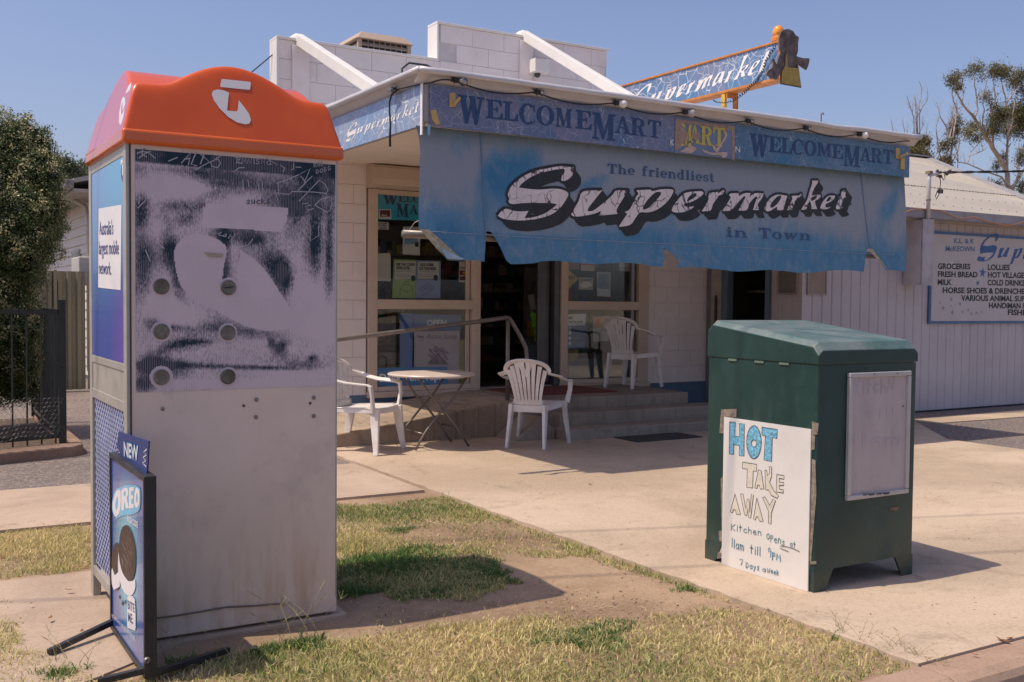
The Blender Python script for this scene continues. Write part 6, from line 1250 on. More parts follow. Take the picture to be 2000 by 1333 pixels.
p = Print(FY(NY0-.022), .0008); px_text(p, 'Daily Telegraph   Sunday Telegraph', (1685, 968.5), (1737, 965), 5, 0, bold=.03); pbuild(p, 'frame_print', M_BLK, nb_)
for (x, y, s_) in [(1757, 793, .006), (1701, 730, .004), (1746, 729, .004), (1741, 995, .010)]:
    u, v = NF.uv(x, y); q = MB(); q.lathe((u, NY0-(.022 if y < 900 else .001), v), [(s_, 0), (s_*.6, .003), (.0005, .003)], 8, axis=(0, -1, 0)); q.build('rivet', mat('dark_screw', (.12, .1, .09), .4), nb_)
q = MB(); a = NF.uvs([(1736, 992), (1757, 990), (1750, 1000)]); q.prism(a, 'y', NY0-.003, NY0-.0008); q.build('peeling_tape', mat('old_brown_tape', (.17, .12, .08), .6), nb_)
# hand-lettered card taped to the left face, resting on the ground
HS = FX(NX0-.010); c4 = HS.uvs([(1411, 815), (1582, 838), (1579, 1162), (1412, 1112)])
hy1, hy0 = -(c4[0][0]+c4[3][0])/2, -(c4[1][0]+c4[2][0])/2; hz1 = (c4[0][1]+c4[1][1])/2; hz0 = .019
hs = thing('handwritten_sign', 'white hand-lettered takeaway board taped to the left side of the green newspaper box', 'sign', (NX0-.01, (hy0+hy1)/2, hz0))
q = MB(); q.box((NX0-.010, hy0, hz0), (NX0-.003, hy1, hz1)); card = q.build('board', mat('white_corflute', (.72, .69, .66), .45, var=.03, dirt=.2, dirtc=(.5, .46, .42)), hs)
p = Print(HS, .0012); H_ = lambda L: p.pl.uvs([(1400+x/3.332, 780+y/3.3325) for x, y in L])
hot = [[(85, 148), (122, 150), (118, 240), (150, 242), (148, 158), (180, 160), (178, 370), (146, 366), (148, 300), (112, 295), (110, 360), (82, 357)], ell(243, 280, 48, 108, n=18), [(296, 183), (396, 198), (392, 255), (362, 248), (358, 405), (308, 395), (318, 240), (294, 232)]]
for i, L in enumerate(hot):
    hole = [ell(243, 288, 17, 24, n=12)] if i == 1 else []
    p.shapes([(H_(L), [H_(h) for h in hole], 0)]); p.stroke(H_(L+[L[0]]), .0035, 1, .0004)
    for h in hole: p.stroke(H_(h+[h[0]]), .003, 1, .0004)
for L in [[(170, 410), (262, 425), (258, 470), (238, 466), (234, 577), (196, 573), (200, 455), (168, 450)], [(272, 460), (290, 465), (308, 585), (284, 583), (278, 560), (268, 558), (262, 580), (248, 578)], [(315, 462), (326, 462), (330, 500), (345, 480), (342, 437), (358, 440), (358, 500), (345, 540), (375, 600), (403, 628), (395, 645), (355, 625), (338, 590), (318, 590)], [(392, 490), (440, 498), (438, 520), (408, 515), (408, 540), (438, 542), (436, 562), (408, 560), (408, 585), (436, 590), (434, 610), (388, 604)],
          [(120, 617), (156, 752), (130, 748), (122, 720), (108, 720), (104, 738), (88, 735)], [(156, 618), (172, 616), (190, 712), (199, 650), (211, 650), (216, 735), (226, 618), (240, 622), (222, 772), (208, 770), (204, 712), (196, 758), (182, 752)], [(262, 643), (304, 797), (280, 793), (268, 765), (258, 765), (254, 785), (240, 782)], [(300, 640), (315, 635), (345, 690), (368, 652), (384, 658), (356, 740), (354, 812), (338, 808), (338, 730)]]:
    p.shapes([(H_(L), [], 2)], .0001); p.stroke(H_(L+[L[0]]), .0030, 1, .0004)
HP = lambda x, y: (1400+x/3.332, 780+y/3.3325)
hand(p, 'Kitchen', HP(95, 855), HP(288, 885), 13, .0042, 3); hand(p, 'OPens', HP(325, 910), HP(440, 950), 14, .0045, 3); hand(p, 'at', HP(478, 955), HP(512, 968), 11, .004, 3)
hand(p, '11am', HP(97, 965), HP(175, 985), 18, .0045, 4); hand(p, 'till', HP(218, 1000), HP(282, 1015), 17, .0045, 4); hand(p, '9PM', HP(335, 1022), HP(415, 1055), 17, .0045, 4)
hand(p, '7', HP(150, 1078), HP(170, 1085), 14, .0038, 4); hand(p, 'Days', HP(190, 1092), HP(276, 1115), 12, .0038, 4); hand(p, 'a', HP(298, 1120), HP(318, 1126), 10, .0036, 4); hand(p, 'Week', HP(330, 1128), HP(404, 1145), 11, .0038, 4)
p.stroke(H_([(415, 955), (455, 960), (500, 972), (540, 992)]), .003, 1); p.stroke(H_([(415, 970), (468, 992)]), .003, 1)
pbuild(p, 'lettering', [mat('blue_marker', (.17, .43, .60), .5, var=.45, scale=70), mat('black_marker', (.03, .03, .035), .5), mat('cream_fill', (.66, .61, .52), .5, var=.1, scale=40), mat('teal_marker', (.12, .24, .27), .5, var=.3, scale=50), mat('blue_green_marker', (.04, .20, .30), .5, var=.3, scale=50)], card)
M_TAPE = mat('dirty_tape', (.24, .20, .16), .3, var=.4, scale=30)
for L in [[(22, 68), (50, 66), (48, 228), (10, 220)], [(50, 66), (122, 64), (120, 118), (50, 112)], [(612, 145), (655, 160), (648, 230), (612, 235)], [(612, 235), (632, 240), (628, 330), (610, 332)], [(612, 390), (634, 400), (640, 620), (606, 1060), (598, 1060)], [(5, 860), (42, 850), (42, 930), (10, 925)], [(18, 520), (36, 500), (38, 870), (25, 850)], [(0, 1000), (36, 1000), (30, 1035), (-6, 1040)], [(600, 1060), (640, 1055), (640, 1075), (600, 1078)]]:
    a = HS.uvs([(1400+x/3.332, 780+y/3.3325) for x, y in L]); q = MB(); q.prism([(-u, v) for u, v in a], 'x', NX0-.0035, NX0-.0015); q.build('tape', M_TAPE, hs)

# ================================================================== MONOBLOC CHAIRS (facing +x locally)
def plast():
    t = NT('white_garden_plastic'); c = t.mix(t.ramp(t.noise(7, 6, .7), .4, .7), (.74, .70, .67), (.62, .56, .52)); c = t.mix(t.ramp(t.noise(16, 6, .8), .6, .72, 0, .5), c, (.42, .33, .27)); t.col(c); return t.done(.45, spec=.4)
M_PL = plast()
def chair(label):
    t = thing('garden_chair', label, 'chair', (0, 0, 0), 0, 'white plastic garden chairs outside the shop')
    q = MB(); n = 8; V = []
    for i in range(n+1):       # seat: dished, narrower at the back
        f = i/n; x = -.19+.43*f; w = .185+.055*f; 
        for j in range(7):
            g = j/6*2-1; V.append((x, g*w, .385+.018*f-.012*(1-g*g)+(.0 if f < .9 else -.02*(f-.9)*10)))
    q.add(V, [(i*7+j, i*7+j+1, (i+1)*7+j+1, (i+1)*7+j) for i in range(n) for j in range(6)])
    s_ = q.build('seat', M_PL, t, local=True, smooth=True); m = s_.modifiers.new('t', 'SOLIDIFY'); m.thickness = .014
    q = MB(); q.tube([(.245, -.235, .37), (.25, 0, .362), (.245, .235, .37)], .01, flat=(.012, .05)); q.tube([(-.19, -.18, .36), (.24, -.235, .375)], .01, flat=(.01, .045)); q.tube([(-.19, .18, .36), (.24, .235, .375)], .01, flat=(.01, .045)); q.tube([(-.19, -.18, .35), (-.195, .18, .35)], .01, flat=(.012, .06)); q.build('seat_rim', M_PL, t, local=True, bevel=.003)
    for sx_, y0, y1, x0, x1, zt_ in ((1, .205, .25, .235, .275, .385), (-1, .155, .175, -.19, -.265, .385)):
        for sy in (-1, 1):
            q = MB(); q.tube([(x0, sy*y0, zt_), (x0+(x1-x0)*.35, sy*(y0+(y1-y0)*.35), zt_*.6), (x1, sy*y1, 0.0)], .02, flat=[(.034, .090), (.030, .070), (.024, .042)], up=(1, 0, 0)); q.build('leg', M_PL, t, local=True, bevel=.005)
    def bp(a, h):            # point of the backrest shell: a across (-1..1), h 0..1 up
        hp = max(0, h); w = .138+.108*hp**1.5; y = a*w; x = -.195-.115*h+.075*abs(a)**2.2*hp; return (x, y, .40+.385*h)
    rim = []                  # continuous top rim: arm end -> arm -> over the top -> other arm
    for k in range(-12, 13):
        th = k/12; a = math.sin(th*math.pi/2); h = .63+.37*max(0,math.cos(th*math.pi/2))**.8 if abs(th) < 1 else .63
        rim.append(Vector(bp(a, h)))
    armR = [Vector((.235, .268, .575)), Vector((.20, .270, .592)), Vector((.10, .275, .598)), Vector((0, .280, .605)), Vector((-.09, .283, .622)), Vector((-.16, .283, .645))]
    armL = [Vector((v.x, -v.y, v.z)) for v in armR]
    full = armL+rim[1:-1]+armR[::-1]
    q = MB(); q.tube(full, .02, flat=[(.046, .014)]*6+[(.040, .016)]*(len(rim)-2)+[(.046, .014)]*6, up=(0, 0, 1)); q.build('back_frame', M_PL, t, local=True, bevel=.004)
    for sy in (-1, 1):
        q = MB(); q.tube([(.228, sy*.268, .585), (.240, sy*.262, .50), (.235, sy*.235, .38)], .02, flat=[(.045, .024), (.040, .020), (.050, .026)], up=(1, 0, 0)); q.build('arm_post', M_PL, t, local=True, bevel=.004)
    q = MB(); V = []
    for i in range(4):
        h = -.06+.14*i/3
        for j in range(9): V.append(bp(j/4-1, h))
    q.add(V, [(i*9+j, i*9+j+1, (i+1)*9+j+1, (i+1)*9+j) for i in range(3) for j in range(8)]); s_ = q.build('back_base', M_PL, t, local=True, smooth=True); m = s_.modifiers.new('t', 'SOLIDIFY'); m.thickness = .012
    for k in range(8):
        ab = -1+2*(k+.5)/8; L = []
        at_ = ab*.93
        for i in range(9):
            f = i/8; a = ab*(1-f*.0)*.93; hm = .63+.37*max(0,math.cos(abs(at_)*math.pi/2*.92))**.8-.03
            L.append(bp(a, .06+(hm-.06)*f))
        q = MB(); q.tube(L, .01, flat=[(.024+.016*(i/8)**1.3, .008) for i in range(9)], up=(-1, 0, 0)); q.build('slat', M_PL, t, local=True)
    q = MB(); V = [bp(-.12, .62), bp(.12, .62), bp(.30, .95), bp(.10, .97), bp(0, .78), bp(-.10, .97), bp(-.30, .95)]; q.add(V, [(0, 1, 2, 3, 4), (0, 4, 5, 6)]); s_ = q.build('slat_web', M_PL, t, local=True); m = s_.modifiers.new('t', 'SOLIDIFY'); m.thickness = .008
    return t
ch = chair('white plastic garden chair with its back to the street, in front of the steps')
ch.location = (5.02, 7.93, .018); ch.rotation_euler = (0, 0, math.radians(40))
dup(ch, (3.52, 8.36, .018), math.radians(-52), 'white plastic garden chair in the sun, left of the round table beside the phone booth')
dup(ch, (7.22, 9.38, .362), math.radians(22), 'white plastic garden chair up on the landing in front of the right shop window')
# round folding table
tb = thing('round_table', 'round white topped folding table with crossed dark tube legs beside the ramp', 'table', (4.16, 8.27, .018))
q = MB(); n = 48; q.lathe((4.15, 8.28, .655), [(.01, 0), (.375, 0), (.388, .006), (.391, .014), (.385, .022), (.365, .024), (.01, .024)], n); q.build('table_top', mat('beige_table_plastic', (.60, .50, .44), .4, var=.06, dirt=.15, dirtc=(.4, .3, .25)), tb)
M_TUB = mat('brown_grey_tube', (.17, .145, .13), .35, .5, var=.1)
for s_ in (-1, 1):
    y = 8.28+s_*.17; y2 = 8.28+s_*.20
    for (xa, xb, yy) in ((4.17-.235, 4.17+.27, y), (4.17+.235, 4.17-.27, y2)):
        q = MB(); q.tube([(xa, yy, .655), (xa+(xb-xa)*.30, yy, .46), (xa+(xb-xa)*.55, yy, .33), (xa+(xb-xa)*.74, yy, .21), (xa+(xb-xa)*.88, yy, .11), (xb, yy, .028)] if xb > xa else [(xa, yy, .655), (xa+(xb-xa)*.25, yy, .48), (xa+(xb-xa)*.55, yy, .33), (xa+(xb-xa)*.80, yy, .19), (xa+(xb-xa)*.92, yy, .10), (xb, yy, .028)], .0105, 8); q.build('leg', M_TUB, tb, smooth=True)
for (x, z) in ((4.17+.19, .19), (4.17-.20, .165), (4.17-.225, .645), (4.17+.225, .645)):
    q = MB(); q.tube([(x, 8.08, z), (x, 8.48, z)], .008, 8); q.build('cross_bar', M_TUB, tb, smooth=True)
# ================================================================== POSTERS IN THE SHOP WINDOWS
YP = FYW+.040
def poster(name, lb, quad, c, cat='poster', deco=None, mats=None, Y=YP, group=None):
    pl = FY(Y); a = pl.uvs(quad); x0, z0 = min(p[0] for p in a), min(p[1] for p in a)
    t = thing(name, lb, cat, (x0, Y, z0), group=group); q = MB(); q.prism(a, 'y', Y, Y+.003); s_ = q.build('sheet', mat(name+'_%d_%d_%d' % tuple(int(v*200) for v in c), tuple(min(.82, v*1.7) for v in c), .5, var=.04), t)
    if deco: p = Print(pl, .0012); deco(p); pbuild(p, 'print', mats, t)
    return t
M_P = lambda n, c: mat('print_'+n, tuple(min(.82, v*1.6) for v in c), .5, var=.05)
pn, pw, pb, pg_ = M_P('navy_ink', (.02, .04, .12)), M_P('paper', (.62, .58, .56)), M_P('black_ink', (.02, .02, .025)), M_P('grey_ink', (.18, .18, .2))
def lines(p, x0, x1, ys, w, m): [p.stroke(p.pl.uvs([(x0, y), (x1-((i*7) % 5), y+.3)]), w, m) for i, y in enumerate(ys)]
def d(p):
    for ch, x0, x1, yt, yb in [('W', 747, 777, 380, 400), ('E', 778, 792, 382, 395), ('L', 793, 805, 382, 395), ('C', 806, 820, 382, 396), ('O', 821, 836, 382, 396), ('M', 837, 856, 382, 396), ('E', 857, 870, 382, 396), ('M', 774, 798, 398, 424), ('A', 799, 817, 401, 419), ('R', 818, 836, 401, 419), ('T', 837, 852, 401, 419)]: slab_px(p, ch, x0, x1, yt, yb, 0)
poster('window_banner', 'bright teal banner with navy serif lettering across the top of the left shop window', [(733, 379), (912, 383), (912, 434), (733, 429)], (.02, .34, .50), 'banner', d, [pn])
poster('window_sticker', 'small maroon card payment sticker with a white border on the teal banner', [(740, 409), (764, 409), (764, 428), (740, 428)], (.60, .55, .55), 'sticker', lambda p: (p.shapes([(p.pl.uvs([(742, 411), (762, 411), (762, 424), (742, 424)]), [], 0)]), px_text(p, 'eftpos', (745, 422.5), (756, 422.5), 4, 1, .02, .0003)), [M_P('maroon', (.12, .03, .06)), pw], Y=YP-.006)
poster('warning_notice', 'small white security alarm notice at the left edge of the window below the teal banner', [(732, 433), (759, 435), (759, 449), (732, 448)], (.55, .50, .46), 'notice', lambda p: [px_text(p, s, (735, y), (756, y+.4), 3.0, 0, .03) for s, y in (('SECURITY ALARMS', 438.5), ('FITTED', 442.7), ('TO THIS BUILDING', 447))], [pb], Y=YP-.004)
poster('window_poster', 'pale blue and white letter poster half hidden behind the left edge of the blind', [(788, 443), (821, 444), (820, 499), (786, 497)], (.52, .52, .54), 'poster', lambda p: (p.shapes([(p.pl.uvs([(791, 447), (817, 448), (816, 478), (790, 477)]), [], 0)]), lines(p, 793, 812, [452, 456, 460, 464, 468], .005, 1), p.shapes([(p.pl.uvs(smooth([(811, 473), (818, 474), (817, 483), (810, 482)], 2)), [], 2)], .0004)), [M_P('pale_blue', (.16, .30, .45)), pn, pb])
poster('blank_board', 'blank off-white board in the window left of the green poster', [(733, 495), (760, 495), (763, 499), (763, 550), (733, 549)], (.52, .47, .42), 'board')
def d(p, txt, cbase):
    p.shapes([(p.pl.uvs(txt['w']), [], 0)]); [px_text(p, s, a, b, 5.2, 1, .05, .0003) for s, a, b in txt['t']]; x0, x1 = txt['w'][0][0]+2, txt['w'][1][0]-6
    lines(p, x0, x1, [528, 531, 537, 540], .0035, 3); c = txt['c']; p.shapes([(ell(*p.pl.uv(*c), .028, .034, n=8), [], 2)], .0005)
G1 = {'w': [(772, 511), (812, 511), (811, 546), (770, 546)], 't': [('KEEP THAT COUGH', (773.5, 519), (810, 519.4)), ('UNDER COVER.', (773.5, 526), (801, 526.4))], 'c': (807, 544)}
G2 = {'w': [(817, 512), (857, 512), (857, 545), (815, 545)], 't': [('GOOD HYGIENE', (820, 520), (847, 520.3)), ('IS IN YOUR HANDS.', (819, 527), (852, 527.4))], 'c': (851, 543)}
pk = [M_P('cream', (.60, .56, .50)), pb, M_P('dark_badge', (.03, .05, .06)), pg_]
poster('health_poster', 'green lower half poster reading keep that cough under cover', [(769, 507), (813, 508), (811, 583), (766, 582)], (.25, .36, .11), 'poster', lambda p: (d(p, G1, 0), [p.stroke(p.pl.uvs(L), .0035, 2, .0004) for L in ([(781, 578), (782, 565), (789, 556), (800, 557), (806, 565), (806, 580)], [(788, 556), (790, 551), (797, 551), (799, 557)], [(783, 566), (795, 571), (805, 566)])]), pk)
poster('health_poster', 'blue lower half poster reading good hygiene is in your hands, right of the green poster', [(813.5, 509), (861, 510), (860, 583), (811.5, 583)], (.22, .27, .46), 'poster', lambda p: (d(p, G2, 0), [p.stroke(p.pl.uvs(L), .003, 2, .0004) for L in ([(819, 565), (832, 558), (838, 552)], [(820, 570), (834, 563), (842, 556)], [(824, 577), (838, 571), (848, 563)], [(836, 568), (846, 560), (850, 562)])]), pk)
poster('card_decal', 'narrow strip of payment card stickers near the right side of the left window', [(897, 511), (912, 511), (911, 552), (896, 551)], (.50, .45, .42), 'sticker', lambda p: (p.shapes([(p.pl.uvs([(898, 519), (911, 519), (911, 527), (898, 527)]), [], 0), (p.pl.uvs([(898, 529), (911, 529), (911, 538), (898, 538)]), [], 1), (p.pl.uvs([(898, 540), (911, 540), (911, 548), (898, 548)]), [], 2)]), p.shapes([(ell(*p.pl.uv(902.5, 533.5), .014, .018, n=10), [], 3), (ell(*p.pl.uv(906.5, 533.5), .014, .018, n=10), [], 4)], .0003), px_text(p, 'VISA', (899, 525.5), (909.5, 525.7), 4, 5, .04, .0004)), [M_P('paper2', (.5, .48, .45)), pb, M_P('maroon', (.12, .03, .06)), M_P('red', (.4, .03, .02)), M_P('orange', (.5, .25, .02)), pn])
poster('open_sign', 'blue banner reading open at the top of the lower left window', [(808, 614), (902, 616), (900, 645), (808, 647)], (.04, .12, .28), 'sign', lambda p: px_text(p, 'OPEN', (833, 636), (872, 636.5), 11, 0, .04), [pw])
def d(p):
    px_text(p, 'Peters', (815, 661), (828, 661), 6, 0, .02); p.stroke(p.pl.uvs([(816, 665), (821, 667), (827, 664)]), .004, 0)
    px_text(p, 'Aussie Scoop', (832, 662), (892, 662), 10, 0, -.004, slant=.25)
    p.shapes([(p.pl.uvs(smooth([(834, 712), (846, 698), (856, 690), (866, 700), (876, 712)], 3)), [], 1)])
    for k in range(60): a = k*2.4; r_ = .9*math.sqrt((k % 17)/17); x, y = 856+math.cos(a)*22*r_, 692+math.sin(a)*16*r_; p.stroke(p.pl.uvs([(x-3, y-2), (x, y), (x+3, y+3)]), .012, 2 if k % 3 else 3, .0004)
poster('ice_cream_poster', 'pale pink ice cream scoop poster in the lower left window below the open banner', [(809, 648), (898, 646), (896, 757), (808, 757)], (.40, .33, .36), 'poster', d, [pn, M_P('cone_grey', (.10, .08, .08)), M_P('lilac', (.27, .15, .24)), M_P('deep_lilac', (.14, .07, .12))], Y=YP+.003)
poster('blue_strip', 'plain blue vertical board strip left of the pink ice cream poster', [(782, 612), (807, 613), (806, 757), (781, 757)], (.05, .13, .34), 'panel', Y=YP+.004)
poster('yellow_strip', 'narrow dull yellow strip at the right edge of the lower left window', [(898, 665), (915, 664), (914, 757), (897, 757)], (.24, .19, .04), 'panel', Y=YP+.004)
poster('newspaper_poster', 'blue newspaper banner along the bottom of the left window behind the table', [(733, 719), (874, 717), (874, 757), (733, 761)], (.045, .12, .22), 'banner', lambda p: px_text(p, 'Daily Telegraph', (741, 746), (866, 742), 15, 0, .02), [pw], Y=YP-.012)
ny_ = thing('newspaper_stack', 'pile of newspapers on a wire rack inside the lower left window', 'newspapers', (4.45, FYW+.2, .6))
for k in range(9):
    a = FY(FYW+.12).uv(738+random.uniform(0, 3), 712-k*2.6); b_ = FY(FYW+.12).uv(795+random.uniform(-6, 4), 711-k*2.6); q = MB(); q.box((a[0], FYW+.12+random.uniform(-.01, .01), a[1]), (b_[0], FYW+.40, a[1]+.012)); q.build('newspaper', mat('newsprint', (.26, .22, .18), .9, var=.2), ny_)
# right window
poster('window_sticker', 'dull red sticker at the top left of the right window', [(1107, 512), (1131, 512), (1131, 527), (1107, 527)], (.20, .09, .10), 'sticker')
poster('window_sticker', 'white slip with a red top beside the dull red sticker in the right window', [(1135, 510), (1161, 511), (1161, 530), (1135, 529)], (.36, .31, .29), 'sticker', lambda p: p.shapes([(p.pl.uvs([(1136, 510), (1160, 511), (1160, 519), (1136, 518)]), [], 0)]), [M_P('red', (.4, .03, .02))])
poster('fringed_notice', 'pale notice with tear-off tabs high in the right window', [(1209, 512), (1237, 512), (1236, 531), (1210, 530)], (.32, .29, .28), 'notice', lambda p: [p.stroke(p.pl.uvs([(x, 521), (x, 531)]), .004, 0) for x in range(1212, 1236, 3)], [pb])
poster('security_sign', 'yellow diamond security sign half showing in the right window', [(1107, 524), (1130, 545), (1108, 566), (1106, 566)], (.36, .27, .05), 'sign', lambda p: (px_text(p, 'URITY', (1107, 546), (1124, 546), 6, 0, .04), [p.stroke(p.pl.uvs([(1109, y), (1120, y)]), .006, 1) for y in (551, 554.5)]), [pb, M_P('red', (.4, .03, .02))])
poster('photo_sheet', 'black and white photo sheet in the right window', [(1131, 542), (1159, 543), (1158, 567), (1130, 566)], (.30, .28, .27), 'notice', lambda p: (p.shapes([(p.pl.uvs(smooth([(1133, 555), (1142, 550), (1152, 552), (1157, 558), (1148, 562), (1136, 563)], 2)), [], 0)]), lines(p, 1134, 1156, [546, 548.5], .005, 1)), [M_P('pale', (.5, .48, .46)), pb])
poster('window_poster', 'pale blue and white letter poster in the right window', [(1166, 532), (1193, 533), (1192, 580), (1166, 579)], (.34, .34, .35), 'poster', lambda p: (p.shapes([(p.pl.uvs([(1168, 534), (1191, 535), (1190, 565), (1168, 564)]), [], 0)]), lines(p, 1169, 1185, [538, 541, 544, 547, 550, 553, 556], .004, 1)), [M_P('pale_blue2', (.11, .18, .25)), pn])
q = MB(); u, v = FY(YP).uv(1234, 577); q.lathe((u, YP, v), [(.04, 0), (.04, .002), (.001, .002)], 14, axis=(0, -1, 0)); q.tube([(u-.015, YP-.003, v-.012), (u+.012, YP-.003, v-.012)], .012, 5, 1); tag(q.build('round_sticker', [mat('sticker_white', (.5, .48, .46), .5), pb], org=(u, YP, v)), 'small round white sticker at the right side of the right window', 'sticker')
def d(p):
    p.shapes([(p.pl.uvs([(1108, 614), (1145, 613), (1143, 636), (1108, 637)]), [], 0)]); px_text(p, 'stop the spread', (1111, 631), (1138, 630.5), 5, 2, .04, .0004); p.shapes([(p.pl.uvs([(1110, 619), (1118, 619), (1118, 624), (1110, 624)]), [], 1)], .0003)
    for y in (642, 651, 661, 671): p.shapes([(ell(*p.pl.uv(1113, y), .022, .024, n=8), [], 0)], .0003); lines(p, 1119, 1138, [y-1.5, y+1.5], .004, 3)
poster('health_poster', 'dark blue poster with a white top reading stop the spread, in the lower right window', [(1108, 613), (1146, 612), (1142, 680), (1108, 682)], (.04, .09, .17), 'poster', d, [pw, pn, pb, M_P('dim_blue', (.15, .22, .3))])
poster('food_notice', 'white notice with an orange and red picture behind the chair in the right window', [(1158, 619), (1190, 618), (1189, 667), (1158, 668)], (.36, .33, .30), 'notice', lambda p: (p.shapes([(p.pl.uvs([(1160, 621), (1188, 620), (1188, 640), (1160, 641)]), [], 0)]), p.shapes([(ell(*p.pl.uv(1168, 628), .03, .03, n=10), [], 1)], .0003)), [M_P('dull_orange', (.42, .22, .06)), M_P('red', (.4, .03, .02))])
a = FY(FYW+.3).uvs(smooth([(1107, 683), (1130, 683), (1128, 700), (1118, 706), (1107, 707)], 3)); q = MB(); q.prism(a, 'y', FYW+.3, FYW+.34); tag(q.build('yellow_basin', mat('dull_yellow_plastic', (.40, .32, .09), .5), org=(a[0][0], FYW+.3, a[0][1])), 'dull yellow plastic basin inside the lower right window', 'basin')
a = FY(FYW+.5).uvs([(1112, 700), (1180, 700), (1180, 742), (1112, 744)]); q = MB(); q.prism(a, 'y', FYW+.5, FYW+.9); tag(q.build('white_cabinet', mat('dim_white_cabinet', (.20, .24, .25), .5), org=(a[3][0], FYW+.5, .36), bevel=.01), 'pale low cabinet standing inside the lower right window', 'cabinet')

# ================================================================== CLAD BUILDING ON THE RIGHT
CX, CY = 8.78, 8.30
M_CLAD = mat('lilac_white_cladding', (.48, .435, .45), .55, var=.06, scale=1.5, bump=.04, bscale=30, dirt=.22, dirtc=(.33, .29, .29)); M_CGAP = mat('cladding_groove', (.20, .19, .22), .8)
cb = thing('clad_building', 'pale vertically clad building with a low iron roof joined to the right of the shop', 'building', (CX, CY, 0))
q = MB(); q.box((CX+.014, CY+.014, .02), (17, CY+.12, 2.50)); fw_ = q.build('front_wall', M_CGAP, cb)
q = MB(); q.box((CX+.014, CY+.121, .02), (CX+.10, 8.80, 2.60)); q.box((CX+.014, 9.66, .02), (CX+.10, FYW-.006, 2.6)); q.box((CX+.014, 8.80, 2.2), (CX+.1, 9.66, 2.6)); sw_ = q.build('side_wall', M_CGAP, cb)
pm = MB().prism([(0, .012), (.010, 0), (.146, 0), (.156, .012)], 'z', 0, 2.46).mesh('cladding_panel', M_CLAD)
for k in range(42):
    o = bpy.data.objects.new('cladding_panel', pm); COL.objects.link(o); o.parent = fw_; o.location = (k*.158+.002, 0, .03)
    o.location.x += 0
pm2 = MB().prism([(.012, 0), (0, .010), (0, .146), (.012, .156)], 'z', 0, 2.46).mesh('cladding_panel', M_CLAD)
for y in (8.30, 8.458, 8.616): 
    o = bpy.data.objects.new('cladding_panel', pm2); COL.objects.link(o); o.parent = sw_; o.location = (0, y-CY+.002, .03)
q = MB(); q.box((CX-.006, CY-.006, .02), (CX+.02, CY+.02, 2.5)); q.build('corner_trim', M_CLAD, cb)
M_BLUF = mat('slate_blue_frame', (.10, .155, .21), .5, var=.06)
q = MB(); q.box((CX-.01, 8.80, .12), (CX+.09, 8.87, 2.25)); q.build('door_jamb', M_BLUF, cb, bevel=.003); q = MB(); q.box((CX-.01, 9.50, .12), (CX+.09, 9.60, 2.25)); q.build('door_jamb', M_BLUF, cb, bevel=.003)
q = MB(); q.box((CX-.02, 9.605, .12), (CX+.09, 9.78, 2.25)); q.build('door_trim', mat('cream_trim', (.36, .33, .28), .6), cb, bevel=.003); q = MB(); q.box((CX-.045, 9.66, .9), (CX-.025, 9.69, 1.42)); q.build('pull_handle', mat('bronze_handle', (.08, .05, .03), .4, .6), cb, bevel=.004)
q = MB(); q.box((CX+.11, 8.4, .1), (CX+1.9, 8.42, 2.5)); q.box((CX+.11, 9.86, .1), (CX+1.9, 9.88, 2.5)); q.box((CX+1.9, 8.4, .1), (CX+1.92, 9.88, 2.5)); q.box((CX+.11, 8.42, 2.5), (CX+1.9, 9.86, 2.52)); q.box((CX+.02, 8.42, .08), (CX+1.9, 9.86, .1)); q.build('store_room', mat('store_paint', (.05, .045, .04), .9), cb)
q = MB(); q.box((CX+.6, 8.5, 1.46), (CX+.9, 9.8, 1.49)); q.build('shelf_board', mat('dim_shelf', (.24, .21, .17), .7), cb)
q = MB(); q.lathe((CX+.7, 9.3, 1.49), [(.05, 0), (.07, .05), (.05, .11), (.02, .13)], 10); tag(q.build('enamel_pot', mat('dim_enamel', (.3, .28, .27), .4), org=(CX+.7, 9.3, 1.49), smooth=True), 'small pale pot on the shelf inside the dark side door', 'pot')
# little framed boards beside the door
def framed(pl, quad, axis, lb, c):
    a = pl.uvs(quad); u0, u1 = min(p[0] for p in a), max(p[0] for p in a); v0, v1 = min(p[1] for p in a), max(p[1] for p in a); v1 += .35
    loc = pl.pt(u0, v0, .01); t = thing('notice_board', lb, 'board', tuple(loc))
    def slabp(a0, b0, a1, b1, o0, o1, n, m):
        P = [pl.pt(u, v, o) for o in (o0, o1) for u, v in ((a0, b0), (a1, b0), (a1, b1), (a0, b1))]; q = MB(); q.hexa(P); q.build(n, m, t, bevel=.002)
    slabp(u0+.02, v0+.02, u1-.02, v1-.02, .002, .012, 'panel', mat('board_'+str(int(c[0]*100)), c, .6)); fm = mat('board_frame', (.34, .29, .27), .5)
    slabp(u0, v0, u1, v0+.02, .002, .02, 'frame', fm); slabp(u0, v1-.02, u1, v1, .002, .02, 'frame', fm); slabp(u0, v0+.0205, u0+.02, v1-.0205, .002, .02, 'frame', fm); slabp(u1-.02, v0+.0205, u1, v1-.0205, .002, .02, 'frame', fm)
framed(FX(CX-.004), [(1520, 530), (1559, 530), (1559, 576), (1520, 575)], 'x', 'small grey framed board on the shaded side wall next to the door', (.16, .15, .14))
framed(FY(CY-.002), [(1576, 530), (1613, 530), (1613, 577), (1576, 576)], 'y', 'small tan framed board on the clad wall under the right end of the blind', (.30, .235, .18))
